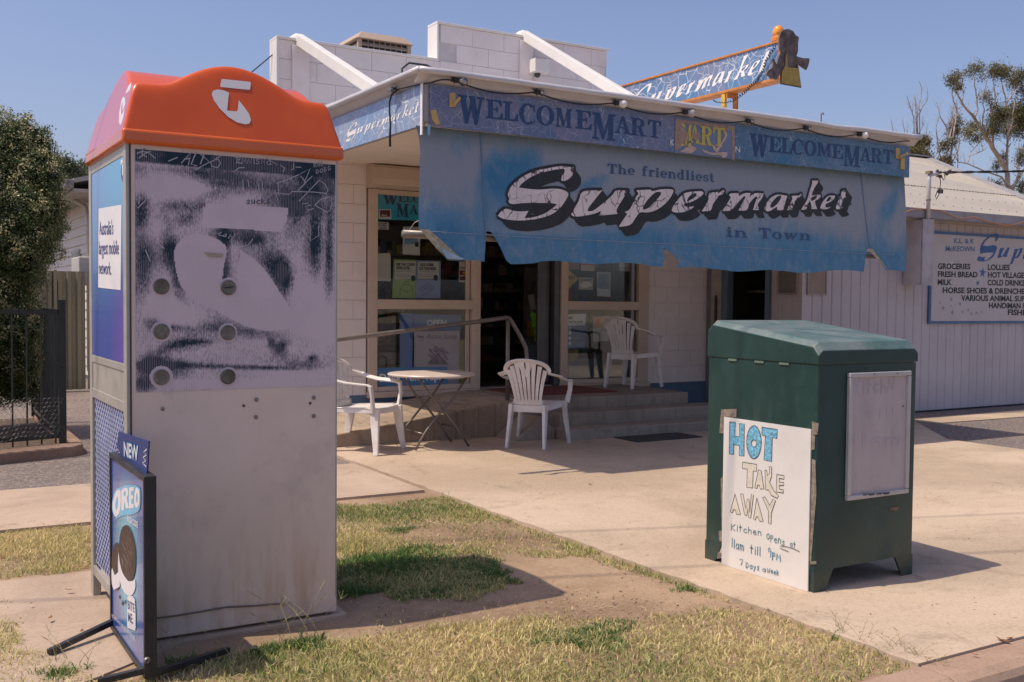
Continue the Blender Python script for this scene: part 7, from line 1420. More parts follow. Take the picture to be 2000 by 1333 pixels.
# roof: two courses of corrugated iron
M_IRON = mat('pale_roof_iron', (.38, .345, .30), .5, .1, var=.06, scale=.8, dirt=.15, dirtc=(.40, .32, .25), stretch=(1, 1, 1))
rz = lambda y: 2.455+.30*(y-8.12)
def corr(xa, xb, ya, yb, lift, nm):
    n = int((xb(ya)-xa)/.0127); q = MB()
    ys = [ya, (ya+yb)/2, yb]; xs = np.linspace(xa, xb(yb), int((xb(yb)-xa)/.0127))
    V = []; F = []; nx_ = len(xs)
    for y in ys:
        for x in xs: V.append((min(x, xb(y)), y, rz(y)+lift+.008*math.sin(x/.076*2*math.pi)))
    for j in range(2):
        for i in range(nx_-1):
            if xs[i] < max(xb(ys[j]), xb(ys[j+1])): F.append((j*nx_+i, j*nx_+i+1, (j+1)*nx_+i+1, (j+1)*nx_+i))
    q.add(V, F); return q.build(nm, M_IRON, cb, smooth=True)
xb = lambda y: 13.83+(y-8.1)*.855
corr(8.9, xb, 8.12, 10.3, 0, 'roof_sheet'); corr(8.9, xb, 10.2, 15.2, .014, 'roof_sheet')
q = MB(); q.tube([(xb(8.12), 8.12, rz(8.12)+.02), (xb(15.2), 15.2, rz(15.2)+.03)], .05, flat=(.14, .02)); q.build('hip_flashing', mat('flashing_lead', (.30, .28, .27), .5), cb)
q = MB(); q.tube([(8.9, 15.2, rz(15.2)+.03), (xb(15.2), 15.2, rz(15.2)+.03)], .05, flat=(.3, .03)); q.build('ridge_cap', mat('flashing_lead', (.30, .28, .27), .5), cb)
q = MB()
for y in (8.5, 9.3, 10.15, 11.0, 12.0, 13.2, 14.4):
    for k in range(60):
        x = 9.0+k*.19
        if x < xb(y): q.box((x-.003, y-.004, rz(y)+.010), (x+.003, y+.004, rz(y)+.022))
tag(q.build('roof_screws', mat('dark_screw', (.12, .1, .09), .4), cb), kind='stuff')
q = MB(); q.prism([(8.02, 2.46), (8.02, 2.355), (8.05, 2.34), (8.13, 2.34), (8.13, 2.44), (8.12, 2.44), (8.12, 2.352), (8.05, 2.352), (8.032, 2.362), (8.032, 2.46)], 'x', 8.9, 17); q.build('gutter', mat('grey_gutter', (.30, .28, .30), .5, .1), cb)
q = MB(); q.box((8.9, 8.131, 2.33), (17, CY-.002, 2.345)); q.build('eave_soffit', mat('cream_eave', (.45, .40, .33), .7), cb)
q = MB(); pts_ = [(1764, 415), (1782, 410), (1798, 408), (1835, 411), (1855, 419), (1869, 426), (1885, 427), (1902, 424), (1930, 433), (1963, 441), (1980, 440), (2000, 433), (2020, 436), (2050, 446)]
q.tube([tuple(ony(x, y, 8.0)) for x, y in pts_], .006, 6); tag(q.build('extension_cord', mat('orange_cord', (.42, .20, .10), .6), org=tuple(ony(1764, 415, 8.0)), smooth=True), 'orange extension cord draped along the grey gutter of the clad building', 'cord')
# the goods sign on its wall
SG = FY(CY-.03); tlp, blp = SG.uv(1818, 451), SG.uv(1815, 633); sx0, sx1, sz1, sz0 = (tlp[0]+blp[0])/2, 14.4, tlp[1], blp[1]
gs = thing('goods_sign', 'large white sign with blue border listing groceries, bread and drinks on the clad wall', 'sign', (sx0, CY, sz0))
q = MB(); q.box((sx0, CY-.028, sz0), (sx1, CY-.001, sz1)); q.build('border', mat('sign_blue', (.07, .15, .29), .5), gs)
q = MB(); q.box((sx0+.035, CY-.031, sz0+.035), (sx1-.035, CY-.0285, sz1-.035)); q.build('board', mat('sign_white', (.50, .455, .45), .5, var=.03, dirt=.12, dirtc=(.4, .32, .28)), gs)
p = Print(FY(CY-.031), .0015)
def ext(full, vis, p0, p1, h, m, bold=.035):
    a, b_ = p.pl.uv(*p0), p.pl.uv(*p1); w0 = text_mesh(vis, bold)[2]; w1 = text_mesh(full, bold)[2]; k = w1/w0; hh_ = p.pl.uv((p0[0]+p1[0])/2, (p0[1]+p1[1])/2-h)[1]-p.pl.uv((p0[0]+p1[0])/2, (p0[1]+p1[1])/2)[1]
    put_text(p, full, a[0], a[1], a[0]+(b_[0]-a[0])*k, a[1]+(b_[1]-a[1])*k, hh_, m, bold)
ext('K.L. & K', 'K.L. & K', (1863, 475), (1903, 476), 9, 1); ext('McKEOWN', 'McKEOWN', (1846.5, 490.5), (1903.5, 491.5), 9.5, 1)
for f_, v_, x0, x1, y in [('GROCERIES', 'GROCERIES', 1831.5, 1895, 525.5), ('FRESH BREAD', 'FRESH BREAD', 1831.5, 1909, 541), ('MILK', 'MILK', 1831, 1858.5, 556.5), ('LOLLIES', 'LOLLIES', 1929, 1972, 527.5), ('HOT VILLAGE BREAD', 'HOT VILLAGE', 1929, 2000, 542.5), ('COLD DRINKS', 'COLD DRINKS', 1928.5, 2001, 557.5), ('HORSE SHOES & DRENCHES', 'HORSE SHOES & DRENCHE', 1841, 2001, 572.5), ('VARIOUS ANIMAL SUPPLIES', 'VARIOUS ANIMAL SU', 1876.5, 1995, 587.5), ('HANDiMAN HARDWARE', 'HANDiMAN', 1931, 1993, 602), ('FISHING GEAR', 'FISHI', 1968, 2000, 615.5)]:
    ext(f_, v_, (x0, y), (x1, y+(x1-x0)*.012), 10.5, 0)
a = p.pl.uv(1908, 500); b_ = p.pl.uv(2000, 503); sc_k = (b_[0]-a[0])/5.9; hx_ = .20
for i, (o, hs_) in enumerate(SCRIPT):
    T = lambda P: [(a[0]+x*sc_k, a[1]-.015+(y if i else y*.92+.3)*hx_*.72) for x, y in P]; p.shapes([(T(o), [T(h) for h in hs_], 2)], .0002)
def star(cx, cy, r_, m, rot=0):
    c = p.pl.uv(cx, cy); R_ = p.pl.uv(cx, cy-r_)[1]-c[1]; p.shapes([([(c[0]+R_*(1 if k % 2 == 0 else .4)*math.sin(math.pi*k/5+rot), c[1]+R_*(1 if k % 2 == 0 else .4)*math.cos(math.pi*k/5+rot)) for k in range(10)], [], m)])
star(1919, 533, 11, 2, .1); star(1909.5, 553, 6, 2)
for x, y, r_ in [(1858, 585, 5), (1875, 594, 5), (1842, 602, 5.5), (1860, 611, 6), (1880, 610, 4), (1891, 606, 4), (1897, 613, 4), (1907, 612, 4), (1917, 610, 3), (1836, 592, 3), (1857, 598, 3)]: star(x, y, r_, 3)
pbuild(p, 'lettering', [M_BLK, mat('sign_mid_blue', (.09, .17, .30), .5), mat('sign_royal_blue', (.03, .10, .28), .5), mat('sign_faded_star', (.24, .27, .33), .6)], gs)
# meter box, riser pipe, service cable
mb_ = thing('meter_box', 'tall pale steel electrical box under the gutter at the left end of the goods sign', 'meter box', (10.45, CY, 1.57))
q = MB(); q.box((10.46, 8.03, 1.57), (10.64, CY-.001, 2.335)); q.build('box', mat('box_grey_white', (.42, .38, .40), .45, .1), mb_, bevel=.004)
q = MB(); q.box((10.45, 8.015, 1.555), (10.65, 8.029, 2.34)); q.build('door', mat('box_grey_white', (.42, .38, .40), .45, .1), mb_, bevel=.003); q = MB(); q.box((10.455, 8.04, 1.56), (10.459, 8.28, 2.33)); q.build('side_plate', mat('box_light', (.5, .46, .48), .4), mb_)
rp = thing('service_riser', 'grey bent service pipe with dark insulators rising from the steel box past the roof edge', 'pipe', (10.5, 8.0, 2.34))
q = MB(); q.tube([(10.50, 7.99, 2.34), (10.50, 7.99, 2.80), (10.51, 7.99, 2.84), (10.55, 7.98, 2.865), (10.62, 7.97, 2.87)], .024, 12); q.build('pipe', M_GUT, rp, smooth=True)
q = MB(); q.box((10.47, 7.96, 2.86), (10.53, 8.02, 2.895)); q.build('timber_cap', mat('grey_timber', (.25, .2, .15), .9), rp)
q = MB(); q.lathe((10.50, 7.99, 2.55), [(.03, 0), (.03, .012)], 12); q.build('collar', M_STEEL, rp)
for k in range(7):
    c_ = (10.62+.03*k+random.uniform(-.02, .02), 7.96+random.uniform(-.03, .03), 2.865+random.uniform(-.035, .04)); q = MB(); q.lathe(c_, [(.012, 0), (.020, .008), (.014, .02), (.020, .03), (.010, .045)], 8, axis=(random.uniform(-1, 1), random.uniform(-1, 1), random.uniform(-.3, 1))); q.build('insulator', mat('dark_insulator', (.07, .06, .055), .4), rp)
q = MB(); q.tube([(10.63, 7.95, 2.85), (10.66, 7.95, 2.78), (10.65, 7.95, 2.70), (10.60, 7.95, 2.66), (10.57, 7.95, 2.60), (10.59, 7.95, 2.57), (10.63, 7.95, 2.62), (10.64, 7.95, 2.66)], .005, 6); q.tube([(10.65, 7.95, 2.85), (10.72, 7.95, 2.80), (10.74, 7.95, 2.83), (10.72, 7.95, 2.87)], .005, 6); q.build('tail_loop', M_BLACK, rp, smooth=True)
q = MB(); q.box((10.63, 7.93, 2.64), (10.69, 7.97, 2.69)); q.build('fuse_holder', mat('dark_insulator', (.07, .06, .055), .4), rp, bevel=.006)
sc2 = thing('service_cable', 'twisted black overhead service cable running off to the right from the bent pipe', 'cable', (10.7, 7.96, 2.87))
for s_ in (0, 1):
    q = MB(); L = []
    for i in range(90):
        f = i/89; x = 10.70+f*13; L.append((x, 7.96+.0-f*1.5+.008*math.cos(f*150+s_*3.14), 2.89-.30*f*(1-f)+f*1.2+.010*math.sin(f*150+s_*3.14)))
    q.tube(L, .009, 6); q.build('core', M_BLACK, sc2, smooth=True)
# overhead lines whose shadows cross the concrete
def overhead(lb, a, b_, r_):
    q = MB(); L = [(a[0]+(b_[0]-a[0])*i/30, a[1]+(b_[1]-a[1])*i/30, a[2]+(b_[2]-a[2])*i/30-.5*4*(i/30)*(1-i/30)) for i in range(31)]; q.tube(L, r_, 6); tag(q.build('overhead_line', M_BLACK, org=a), lb, 'power line', 'overhead lines above the street')
def over_pt(px, py, h): g = onz(px, py); return (g[0]-SUN.x/-SUN.z*h, g[1]-SUN.y/-SUN.z*h, h)
for (a, b_, lb, r_) in [((1080, 1130), (1700, 1100), 'overhead line above the verge nearest the kerb', .010), ((1240, 1042), (2000, 1010), 'second overhead line above the concrete', .009)]:
    A_, B__ = np.array(over_pt(*a, 7.0)), np.array(over_pt(*b_, 7.0)); dv = (B__-A_)/np.linalg.norm(B__-A_); P0, P1 = A_-dv*14, A_+dv*26; overhead(lb, (P0[0], P0[1], 7.9), (P1[0], P1[1], 7.9), r_)

# ================================================================== LEFT BACKGROUND
M_OLV = mat('olive_steel', (.20, .18, .12), .5, .1, var=.08, scale=2)
of = thing('steel_fence', 'olive corrugated steel fence at the back of the driveway', 'fence', (1.0, 15.6, 0))
x = -3.6; k = 0
while x < 3.9:
    q = MB(); pr2 = []
    for i in range(6): u = x+i*.125; pr2 += [(u, 15.6), (u+.04, 15.6), (u+.062, 15.635), (u+.103, 15.635)]
    n_ = len(pr2); V = [(a, b_, .03) for a, b_ in pr2]+[(a, b_, 1.685) for a, b_ in pr2]; q.add(V, [(i, i+1, i+1+n_, i+n_) for i in range(n_-1)]); q.build('fence_sheet', M_OLV, of); x += .752; k += 1
q = MB(); q.box((1.98, 15.57, 0), (2.02, 15.598, 1.70)); q.build('post', M_OLV, of)
hb = thing('weatherboard_house', 'cream weatherboard house with grey gutter behind the olive fence', 'house', (2.72, 16.4, 0))
M_WB = mat('cream_weatherboard', (.62, .56, .50), .6, var=.05)
wb = MB().hexa([(0, 0, 0), (0, 8, 0), (.03, 8, 0), (.03, 0, 0), (.022, 0, .15), (.022, 8, .15), (.03, 8, .15), (.03, 0, .15)]).mesh('weatherboard', M_WB)
for k in range(19): o = bpy.data.objects.new('weatherboard', wb); COL.objects.link(o); o.parent = hb; o.location = (-.03, -.2, .1+k*.148)
q = MB(); q.box((2.725, 16.2, 0), (6, 24.2, 2.92)); q.build('wall_core', mat('house_core', (.3, .28, .26), .8), hb)
q = MB(); q.box((2.70, 16.12, 0), (6, 16.19, 2.9)); q.build('end_wall', mat('grey_white_brick', (.45, .42, .40), .7), hb)
q = MB(); q.hexa([(2.25, 15.6, 2.92), (6.2, 15.6, 3.9), (6.2, 24.6, 3.9), (2.25, 24.6, 2.92), (2.25, 15.6, 2.98), (6.2, 15.6, 3.96), (6.2, 24.6, 3.96), (2.25, 24.6, 2.98)]); q.build('roof', mat('house_roof_iron', (.30, .28, .26), .5), hb)
q = MB(); q.box((2.14, 15.6, 2.84), (2.25, 24.6, 2.96)); q.build('gutter', mat('house_gutter', (.17, .16, .15), .5), hb, bevel=.01)
q = MB(); q.box((2.25, 15.62, 2.80), (2.70, 24.6, 2.84)); q.build('eave_lining', mat('house_eave', (.32, .29, .26), .7), hb)
q = MB(); q.box((2.66, 18.05, 1.35), (2.70, 18.75, 2.1)); wf = q.build('window', mat('house_frame', (.4, .38, .36), .5), hb); q = MB(); q.box((2.655, 18.12, 1.40), (2.659, 18.68, 2.05)); q.build('pane', mat('dark_pane', (.06, .07, .08), .15), wf)
q = MB(); q.tube([(2.3, 16.9, 2.86), (2.6, 16.9, 2.7), (2.64, 16.9, 2.5), (2.64, 16.9, .2)], .035, 8); q.build('downpipe', mat('cream_pipe', (.5, .46, .4), .6), hb, smooth=True)
q = MB(); q.box((2.40, 16.25, 1.50), (2.69, 16.95, 1.92)); tag(q.build('air_conditioner', mat('aircon_grey', (.42, .40, .38), .5), org=(2.5, 16.6, 1.5), bevel=.02), 'grey wall air conditioner just above the olive fence', 'air conditioner')
q = MB(); q.hexa([(1.5, 26, 2.6), (8, 26, 3.2), (8, 34, 4.6), (1.5, 34, 4.6), (1.5, 26, 2.7), (8, 26, 3.3), (8, 34, 4.7), (1.5, 34, 4.7)]); g2 = q.build('roof', mat('dark_green_roof', (.045, .06, .055), .5), None, org=(2, 26, 2.6)); tag(g2, 'dark green iron roof of the house behind the weatherboard one', 'roof'); g2.name = 'green_roof'

# black tubular fence
M_BF = mat('black_powdercoat', (.012, .018, .020), .35, var=.2)
P0, P1 = np.array([-1.2, 8.72]), np.array([1.255, 9.40]); bf = thing('tubular_fence', 'black tubular steel fence around the shrub bed', 'fence', (1.255, 9.40, .1))
def fence_run(a, b_, n, parent):
    d_ = (b_-a)/np.linalg.norm(b_-a)
    for z in (.16, 1.20): q = MB(); q.tube([(a[0], a[1], z), (b_[0], b_[1], z)], .01, flat=(.022, .036)); q.build('fence_rail', M_BF, parent)
    L = np.linalg.norm(b_-a)
    for k in range(n): f = (k+.5)/n; x, y = a+(b_-a)*f; q = MB(); q.tube([(x, y, .1), (x, y, 1.20)], .008, 6); q.build('fence_picket', M_BF, parent)
fence_run(P0, P1, 22, bf); P2 = np.array([1.30, 11.8]); fence_run(P1, P2, 22, bf)
q = MB(); q.box((P1[0]-.028, P1[1]-.028, .08), (P1[0]+.028, P1[1]+.028, 1.285)); q.build('post', M_BF, bf, bevel=.003); q = MB(); q.box((P1[0]-.032, P1[1]-.032, 1.2855), (P1[0]+.032, P1[1]+.032, 1.30)); q.build('post_cap', M_BF, bf, bevel=.003)
q = MB(); q.box((P2[0]-.025, P2[1]-.025, .08), (P2[0]+.025, P2[1]+.025, 1.285)); q.build('post', M_BF, bf)
# chicken wire along its foot
q = MB(); dr_ = (P1-P0)/np.linalg.norm(P1-P0); Lw = 1.75; s_ = .023; nrm = np.array([dr_[1], -dr_[0]])
for j in range(10):
    for i in range(int(Lw/(s_*1.732))):
        u = i*s_*1.732+(s_*.866 if j % 2 else 0); v = .13+j*s_*1.5; cr = lambda a, b_: (P1[0]-dr_[0]*a+nrm[0]*(.03+.015*math.sin(a*9+b_*14)), P1[1]-dr_[1]*a+nrm[1]*(.03+.015*math.sin(a*9+b_*14)), b_+.006*math.sin(a*23)+.02*math.sin(a*6))
        for a, b_ in (((u, v), (u, v+s_)), ((u, v+s_), (u+s_*.866, v+s_*1.5)), ((u, v+s_), (u-s_*.866, v+s_*1.5))): q.tube([cr(*a), cr(*b_)], 0.0009, 3, cap=False)
tag(q.build('wire_netting', mat('grey_wire', (.16, .155, .155), .5, .3), bf), kind='stuff')
q = MB(); kp = [(-1.2, 8.45), (.74, 9.0), (1.16, 9.13), (1.32, 9.19), (1.40, 9.30), (1.42, 9.5), (1.46, 11.9), (1.30, 11.9), (1.27, 9.55), (1.24, 9.42), (-1.2, 8.62)]
q.prism(kp, 'z', -.02, .095); tag(q.build('garden_edging', M_KERB, bevel=.015), kind='structure')
q = MB(); q.add([(-4, 8.4, .05), (1.25, 9.40, .05), (1.30, 11.9, .05), (-4, 12.5, .05)], [(0, 1, 2, 3)]); tag(q.build('garden_soil', mat('dark_mulch', (.09, .06, .04), .95, var=.4, scale=30)), kind='structure')

# ================================================================== FOLIAGE
def leaves(name, C, N, size, cols, parent, asp=.5, seed=0, wind=0.0):
    """many small pointed leaves: C centres, N preferred normals, size per leaf, cols per leaf"""
    r_ = np.random.default_rng(seed); n = len(C); N = N+r_.normal(0, .55, (n, 3)); N /= np.linalg.norm(N, axis=1, keepdims=True)+1e-9
    T = r_.normal(0, 1, (n, 3)); T[:, 2] += wind; T -= N*(T*N).sum(1, keepdims=True); T /= np.linalg.norm(T, axis=1, keepdims=True)+1e-9; B = np.cross(N, T); s_ = size[:, None]
    V = np.zeros((n, 4, 3)); V[:, 0] = C-T*s_; V[:, 1] = C+B*s_*asp; V[:, 2] = C+T*s_; V[:, 3] = C-B*s_*asp
    me = bpy.data.meshes.new(name); me.vertices.add(n*4); me.vertices.foreach_set('co', (V-np.array(worldloc(parent))).ravel() if parent else V.ravel())
    me.loops.add(n*4); me.loops.foreach_set('vertex_index', np.arange(n*4)); me.polygons.add(n); me.polygons.foreach_set('loop_start', np.arange(n)*4); me.polygons.foreach_set('loop_total', np.full(n, 4))
    cc = np.ones((n, 4, 4)); cc[:, :, :3] = cols[:, None, :]; at = me.color_attributes.new('tint', 'FLOAT_COLOR', 'POINT'); at.data.foreach_set('color', cc.ravel()); me.update(); me.validate()
    t = NT(name+'_leaf'); t.col(t.attr('tint', True)); m = t.done(.5, spec=.35); tl = t.n('BsdfTranslucent'); t.l(t.attr('tint', True), tl.inputs[0]); mx_ = t.n('MixShader'); mx_.inputs[0].default_value = .25
    t.l(t.b.outputs[0], mx_.inputs[1]); t.l(tl.outputs[0], mx_.inputs[2]); t.l(mx_.outputs[0], t.out.inputs[0]); me.materials.append(m); return link_mesh(name, me, parent)
sh_ = thing('golden_shrub', 'big dense dark green conifer-like shrub with golden tips behind the black fence', 'shrub', (.35, 10.9, .05))
EL = [(-10, 300, 80), (45, 290, 62), (68, 345, 54), (82, 400, 44), (93, 440, 33), (46, 420, 72), (-40, 380, 110), (20, 480, 88), (52, 490, 46), (-30, 560, 100), (8, 590, 64), (32, 640, 50), (30, 700, 50), (-8, 720, 70), (38, 750, 40), (-90, 450, 140), (-110, 620, 130), (72, 470, 32)]
SY = 10.9; C_, N_, S_, K_ = [], [], [], []
for i, (px, py, r_) in enumerate(EL):
    if px < -70 and i > 14: pass
    yo = rng.uniform(-.15, .25); c = ony(px, py, SY+yo); mpp = (SY+yo)/ray(px, py)[1]/FPX; R_ = r_*mpp; n = int(r_*r_*2.0)+2000
    # tufts on the surface, leaves in each tuft
    m = n//14; dv = rng.normal(0, 1, (m, 3)); dv /= np.linalg.norm(dv, axis=1, keepdims=True); rad = R_*(.80+.22*rng.uniform(0, 1, (m, 1))+.16*np.sin(dv[:, :1]*8+i)*np.cos(dv[:, 2:]*7+i))
    tc = c+dv*rad*np.array([1, .9, 1]); gold = rng.uniform(0, 1, m)
    idx = np.repeat(np.arange(m), 14); off = rng.normal(0, .024, (m*14, 3)); C_.append(tc[idx]+off); N_.append(dv[idx]); S_.append(rng.uniform(.007, .015, m*14))
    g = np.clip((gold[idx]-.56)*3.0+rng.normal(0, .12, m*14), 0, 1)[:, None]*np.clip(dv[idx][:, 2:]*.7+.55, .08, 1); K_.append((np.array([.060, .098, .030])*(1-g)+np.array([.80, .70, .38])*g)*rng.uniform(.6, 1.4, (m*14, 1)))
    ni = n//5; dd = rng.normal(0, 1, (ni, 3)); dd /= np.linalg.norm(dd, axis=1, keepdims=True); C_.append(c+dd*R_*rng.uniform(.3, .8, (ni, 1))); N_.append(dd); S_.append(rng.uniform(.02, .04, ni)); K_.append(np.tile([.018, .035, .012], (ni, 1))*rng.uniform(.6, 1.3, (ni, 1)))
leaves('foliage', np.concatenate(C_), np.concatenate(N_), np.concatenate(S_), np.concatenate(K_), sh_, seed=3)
q = MB()
for (dx, dy) in ((0, 0), (.12, .1), (-.15, .06)): q.tube([(.55+dx, 10.9+dy, .04), (.5+dx*2, 10.9+dy, .8), (.4+dx*4, 10.9+dy*2, 2.2)], [.05, .04, .015], 7)
q.build('trunk', mat('shrub_bark', (.12, .09, .07), .9), sh_)

WP_ = 1.5
def traced_tree(name, lb, limbs, clumps, Y, zfun, bark, cols, lsz, per, seed, droop=.8, twigs=5, group=None, wpx=1.0):
    r_ = random.Random(seed); base = ony(*zfun(*limbs[0][0][0]), Y); t = thing(name, lb, 'tree', tuple(base), group=group); q = MB(); mpp = Y/ray(*zfun(*limbs[0][0][0]))[1]/FPX
    def P(x, y, yo): return tuple(ony(*zfun(x, y), Y+yo))
    for pts, w0, w1 in limbs:
        yo = r_.uniform(-.6, .6); n = len(pts); k = [P(x, y, yo*i/n) for i, (x, y) in enumerate(pts)]
        # resample with slight kinks
        L = []; 
        for i in range(n-1):
            for j in range(3):
                f = j/3; L.append(tuple(k[i][a]+(k[i+1][a]-k[i][a])*f+(r_.uniform(-.5, .5)*w1*mpp*1.5 if j else 0) for a in range(3)))
        L.append(k[-1]); rr = [(w0+(w1-w0)*i/(len(L)-1))*mpp/2*wpx*WP_ for i in range(len(L))]; q.tube(L, rr, 6)
        for _ in range(twigs):
            i = r_.randrange(max(1, len(L)//3), len(L)); p0 = L[i]; a = r_.uniform(-.9, .9); ln = r_.uniform(8, 26)*mpp; d_ = Vector((math.sin(a)*math.cos(YAW), -math.sin(a)*math.sin(YAW), math.cos(a))); pp = [p0]
            for s_ in range(4): d_ = (d_+Vector((r_.uniform(-.35, .35), r_.uniform(-.35, .35), r_.uniform(-.1, .35)))).normalized(); pp.append(tuple(Vector(pp[-1])+d_*ln/4))
            q.tube(pp, [rr[i]*.45, rr[i]*.35, rr[i]*.28, rr[i]*.2, rr[i]*.1], 4)
    q.build('trunk', bark, t, smooth=True)
    g = np.random.default_rng(seed); C, N, Sz, K = [], [], [], []
    for (x, y, rx, ry) in clumps:
        c = np.array(P(x, y, r_.uniform(-.8, .8))); RX_, RZ_ = rx*mpp*zs, ry*mpp*zs; m = max(4, int(rx*ry*per/900)); dv = g.normal(0, .55, (m, 3)); tc = c+dv*np.array([RX_, RX_*.8, RZ_]); idx = np.repeat(np.arange(m), 9)
        C.append(tc[idx]+g.normal(0, lsz*1.9, (m*9, 3))-np.array([0, 0, 1])*lsz*droop*g.uniform(0, 2, (m*9, 1))); N.append(g.normal(0, 1, (m*9, 3))); Sz.append(g.uniform(.6, 1.3, m*9)*lsz)
        f = np.clip(g.uniform(0, 1, (m, 1))[idx]*.7+dv[idx][:, 2:]*.3+.2, 0, 1); K.append((np.array(cols[0])*(1-f)+np.array(cols[1])*f)*g.uniform(.7, 1.3, (m*9, 1)))
    if C: leaves('crown', np.concatenate(C), np.concatenate(N), np.concatenate(Sz), np.concatenate(K), t, asp=.30, seed=seed, wind=-1.2)
    return t
ZT = lambda x, y: (1740+x/4.596, 110+y/4.596); zs = 1/4.596
M_GUM = mat('gum_bark', (.36, .29, .25), .8, var=.35, scale=1.5); M_DEAD = mat('dead_twig_bark', (.34, .28, .26), .8, var=.25, scale=3)
A = [([(1055, 1240), (1045, 1050), (1000, 950), (930, 850), (860, 740), (800, 640), (750, 555), (690, 490), (640, 420), (600, 350), (580, 300)], 7.5, 1.2), ([(750, 555), (780, 480), (765, 350), (750, 230), (740, 150)], 2.4, .8), ([(1045, 1050), (1040, 900), (1050, 700), (1090, 600), (1110, 400)], 4.5, 1), ([(930, 850), (905, 680), (905, 520), (880, 400), (850, 330)], 3.5, 1),
     ([(1080, 1240), (1140, 1080), (1150, 950), (1195, 800), (1230, 650)], 4, 1.5), ([(1055, 1200), (1120, 1140), (1195, 1020), (1250, 950)], 4, 1.5), ([(1060, 700), (1040, 480), (1030, 380), (1000, 280), (990, 160)], 3, .8), ([(1040, 420), (1110, 320), (1170, 250)], 1.8, .7), ([(905, 520), (940, 380), (920, 220), (890, 110)], 2, .7), ([(640, 420), (655, 330), (625, 260)], 1.2, .5), ([(860, 740), (820, 600), (840, 480), (815, 400), (870, 190)], 2, .6), ([(1060, 1220), (1000, 1090), (950, 1070), (830, 1030), (700, 970), (600, 950), (560, 880)], 2.6, .8), ([(690, 960), (720, 860), (800, 770), (830, 730)], 1.4, .5), ([(700, 900), (780, 870), (830, 850), (800, 750)], 1.2, .5), ([(600, 350), (560, 300), (520, 240)], 1, .4)]
Ac = [(1000, 140, 100, 55), (930, 110, 60, 30), (1120, 230, 60, 60), (1170, 160, 60, 40), (1120, 500, 100, 90), (1160, 620, 70, 110), (950, 560, 75, 70), (930, 650, 60, 60), (1060, 650, 60, 60), (700, 680, 60, 34), (760, 730, 60, 22), (850, 355, 45, 34), (910, 430, 30, 28), (770, 100, 55, 35), (700, 150, 30, 25), (810, 190, 25, 15), (590, 170, 25, 18), (600, 262, 22, 18), (1000, 900, 30, 30), (945, 970, 30, 35), (965, 1150, 35, 45), (870, 1140, 40, 22), (1170, 900, 40, 60), (740, 620, 60, 30), (850, 690, 50, 28), (1180, 1180, 50, 60), (1020, 520, 60, 40), (1190, 300, 40, 40), (990, 480, 50, 40), (1230, 480, 60, 120)]
traced_tree('gum_tree', 'tall sparse gum tree with twisting grey limbs at the far right', A, Ac, 34, ZT, M_GUM, [(.075, .08, .04), (.23, .20, .10)], .065, 30, 5, twigs=14)
Bq = [([(480, 990), (500, 900), (520, 780), (510, 680), (490, 620), (450, 560), (430, 490), (415, 430)], 3.5, .7), ([(480, 990), (540, 880), (560, 700), (580, 600), (590, 480), (560, 400), (550, 330), (570, 230), (560, 160)], 3.5, .6), ([(520, 780), (555, 600), (548, 500), (575, 440)], 2.2, .7), ([(450, 940), (425, 800), (405, 650), (425, 560)], 1.8, .5), ([(590, 480), (620, 560), (610, 700)], 1, .5), ([(480, 990), (560, 930), (600, 850), (620, 760), (690, 740)], 2, .6), ([(540, 1000), (545, 860), (620, 720)], 1.2, .5), ([(600, 1030), (600, 900), (580, 780)], 1.2, .5), ([(500, 640), (545, 560), (560, 470)], 1.4, .5)]
Bc = [(480, 795, 30, 24), (500, 940, 40, 26), (455, 950, 26, 20), (590, 170, 22, 16), (600, 262, 22, 16), (545, 210, 26, 20), (570, 650, 26, 30), (600, 570, 22, 22), (555, 690, 26, 20), (550, 760, 20, 18)]
traced_tree('gum_tree', 'thin half bare gum tree just left of the tall sparse one', Bq, Bc, 31, ZT, M_DEAD, [(.06, .06, .03), (.17, .14, .07)], .07, 60, 6, twigs=16)
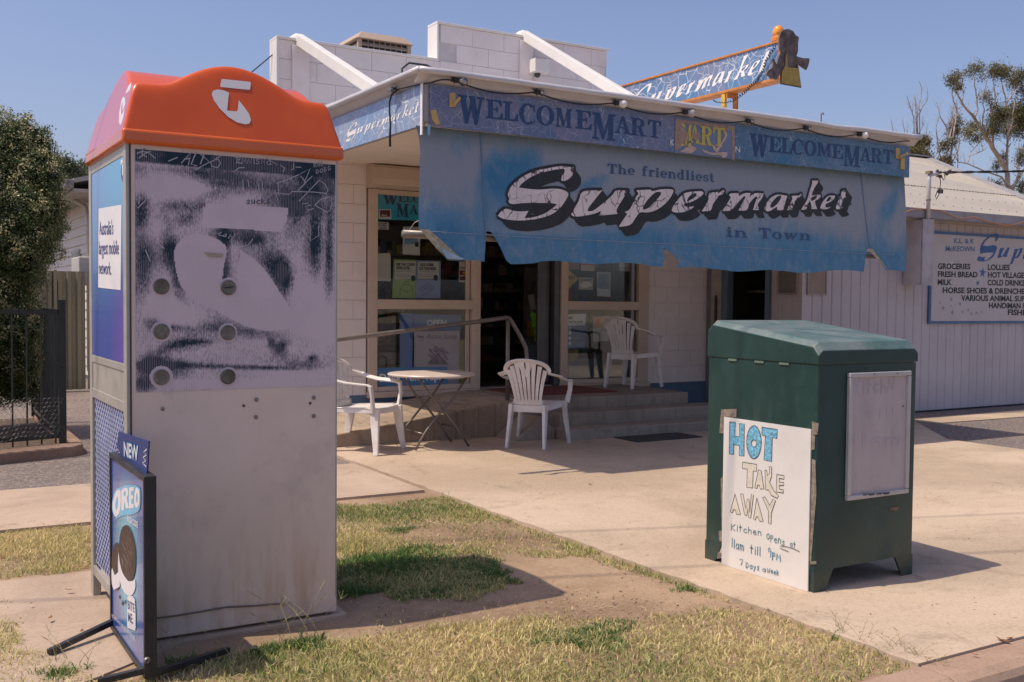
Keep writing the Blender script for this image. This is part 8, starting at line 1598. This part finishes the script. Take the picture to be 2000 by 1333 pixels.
Cq = [([(210, 800), (208, 700), (205, 560), (190, 500), (165, 430), (145, 350)], 2, .5), ([(240, 800), (240, 700), (235, 600), (240, 480), (270, 380), (275, 280), (250, 220)], 2.4, .5), ([(262, 760), (255, 520), (280, 460), (325, 400), (330, 300)], 1.8, .5), ([(225, 780), (225, 520), (225, 430), (210, 350)], 1.6, .4), ([(300, 900), (310, 760), (330, 620)], 1.2, .4), ([(350, 940), (340, 800), (360, 700)], 1.2, .4), ([(370, 940), (420, 860), (440, 840)], 1.4, .4), ([(250, 700), (290, 620), (280, 560)], 1, .4)]
Cc = [(215, 790, 40, 34), (300, 760, 34, 30), (230, 860, 60, 30), (320, 890, 24, 20), (260, 900, 50, 20)]
traced_tree('dead_tree', 'leafless pale tree rising just beyond the right end of the awning', Cq, Cc, 29, ZT, M_DEAD, [(.07, .07, .03), (.20, .16, .07)], .06, 90, 7, twigs=14)
Dq = [([(130, 760), (120, 660), (105, 570)], 1, .4), ([(150, 760), (150, 640), (160, 610)], 1, .4), ([(30, 740), (15, 640), (0, 570)], 1, .4), ([(45, 740), (45, 650)], .8, .4)]
traced_tree('dead_tree', 'few thin bare branch tips above the right part of the awning gutter', Dq, [], 30, ZT, M_DEAD, [(.06, .06, .03), (.1, .1, .05)], .05, 10, 8, twigs=4)
ZL = lambda x, y: (x, y); zs = 1.0
traced_tree('roadside_tree', 'small feathery tree beyond the houses between the shrub and the phone booth', [([(132, 420), (131, 370), (128, 330), (130, 305)], 3, .8), ([(131, 370), (142, 345), (146, 325)], 1.4, .5), ([(130, 380), (118, 350), (112, 335)], 1.4, .5)], [(125, 318, 14, 12), (142, 325, 12, 12), (130, 345, 18, 14), (120, 360, 18, 14), (145, 360, 12, 12)], 30, ZL, M_GUM, [(.07, .09, .05), (.20, .20, .12)], .045, 620, 9, twigs=4)
traced_tree('roadside_tree', 'second small tree beyond the houses, half behind the phone booth', [([(172, 420), (172, 370), (174, 335)], 3, .8), ([(172, 380), (184, 345)], 1.4, .5)], [(172, 328, 14, 14), (168, 348, 14, 12), (184, 340, 12, 16), (176, 362, 18, 10)], 31, ZL, M_GUM, [(.06, .08, .04), (.16, .16, .09)], .045, 700, 10, twigs=4)
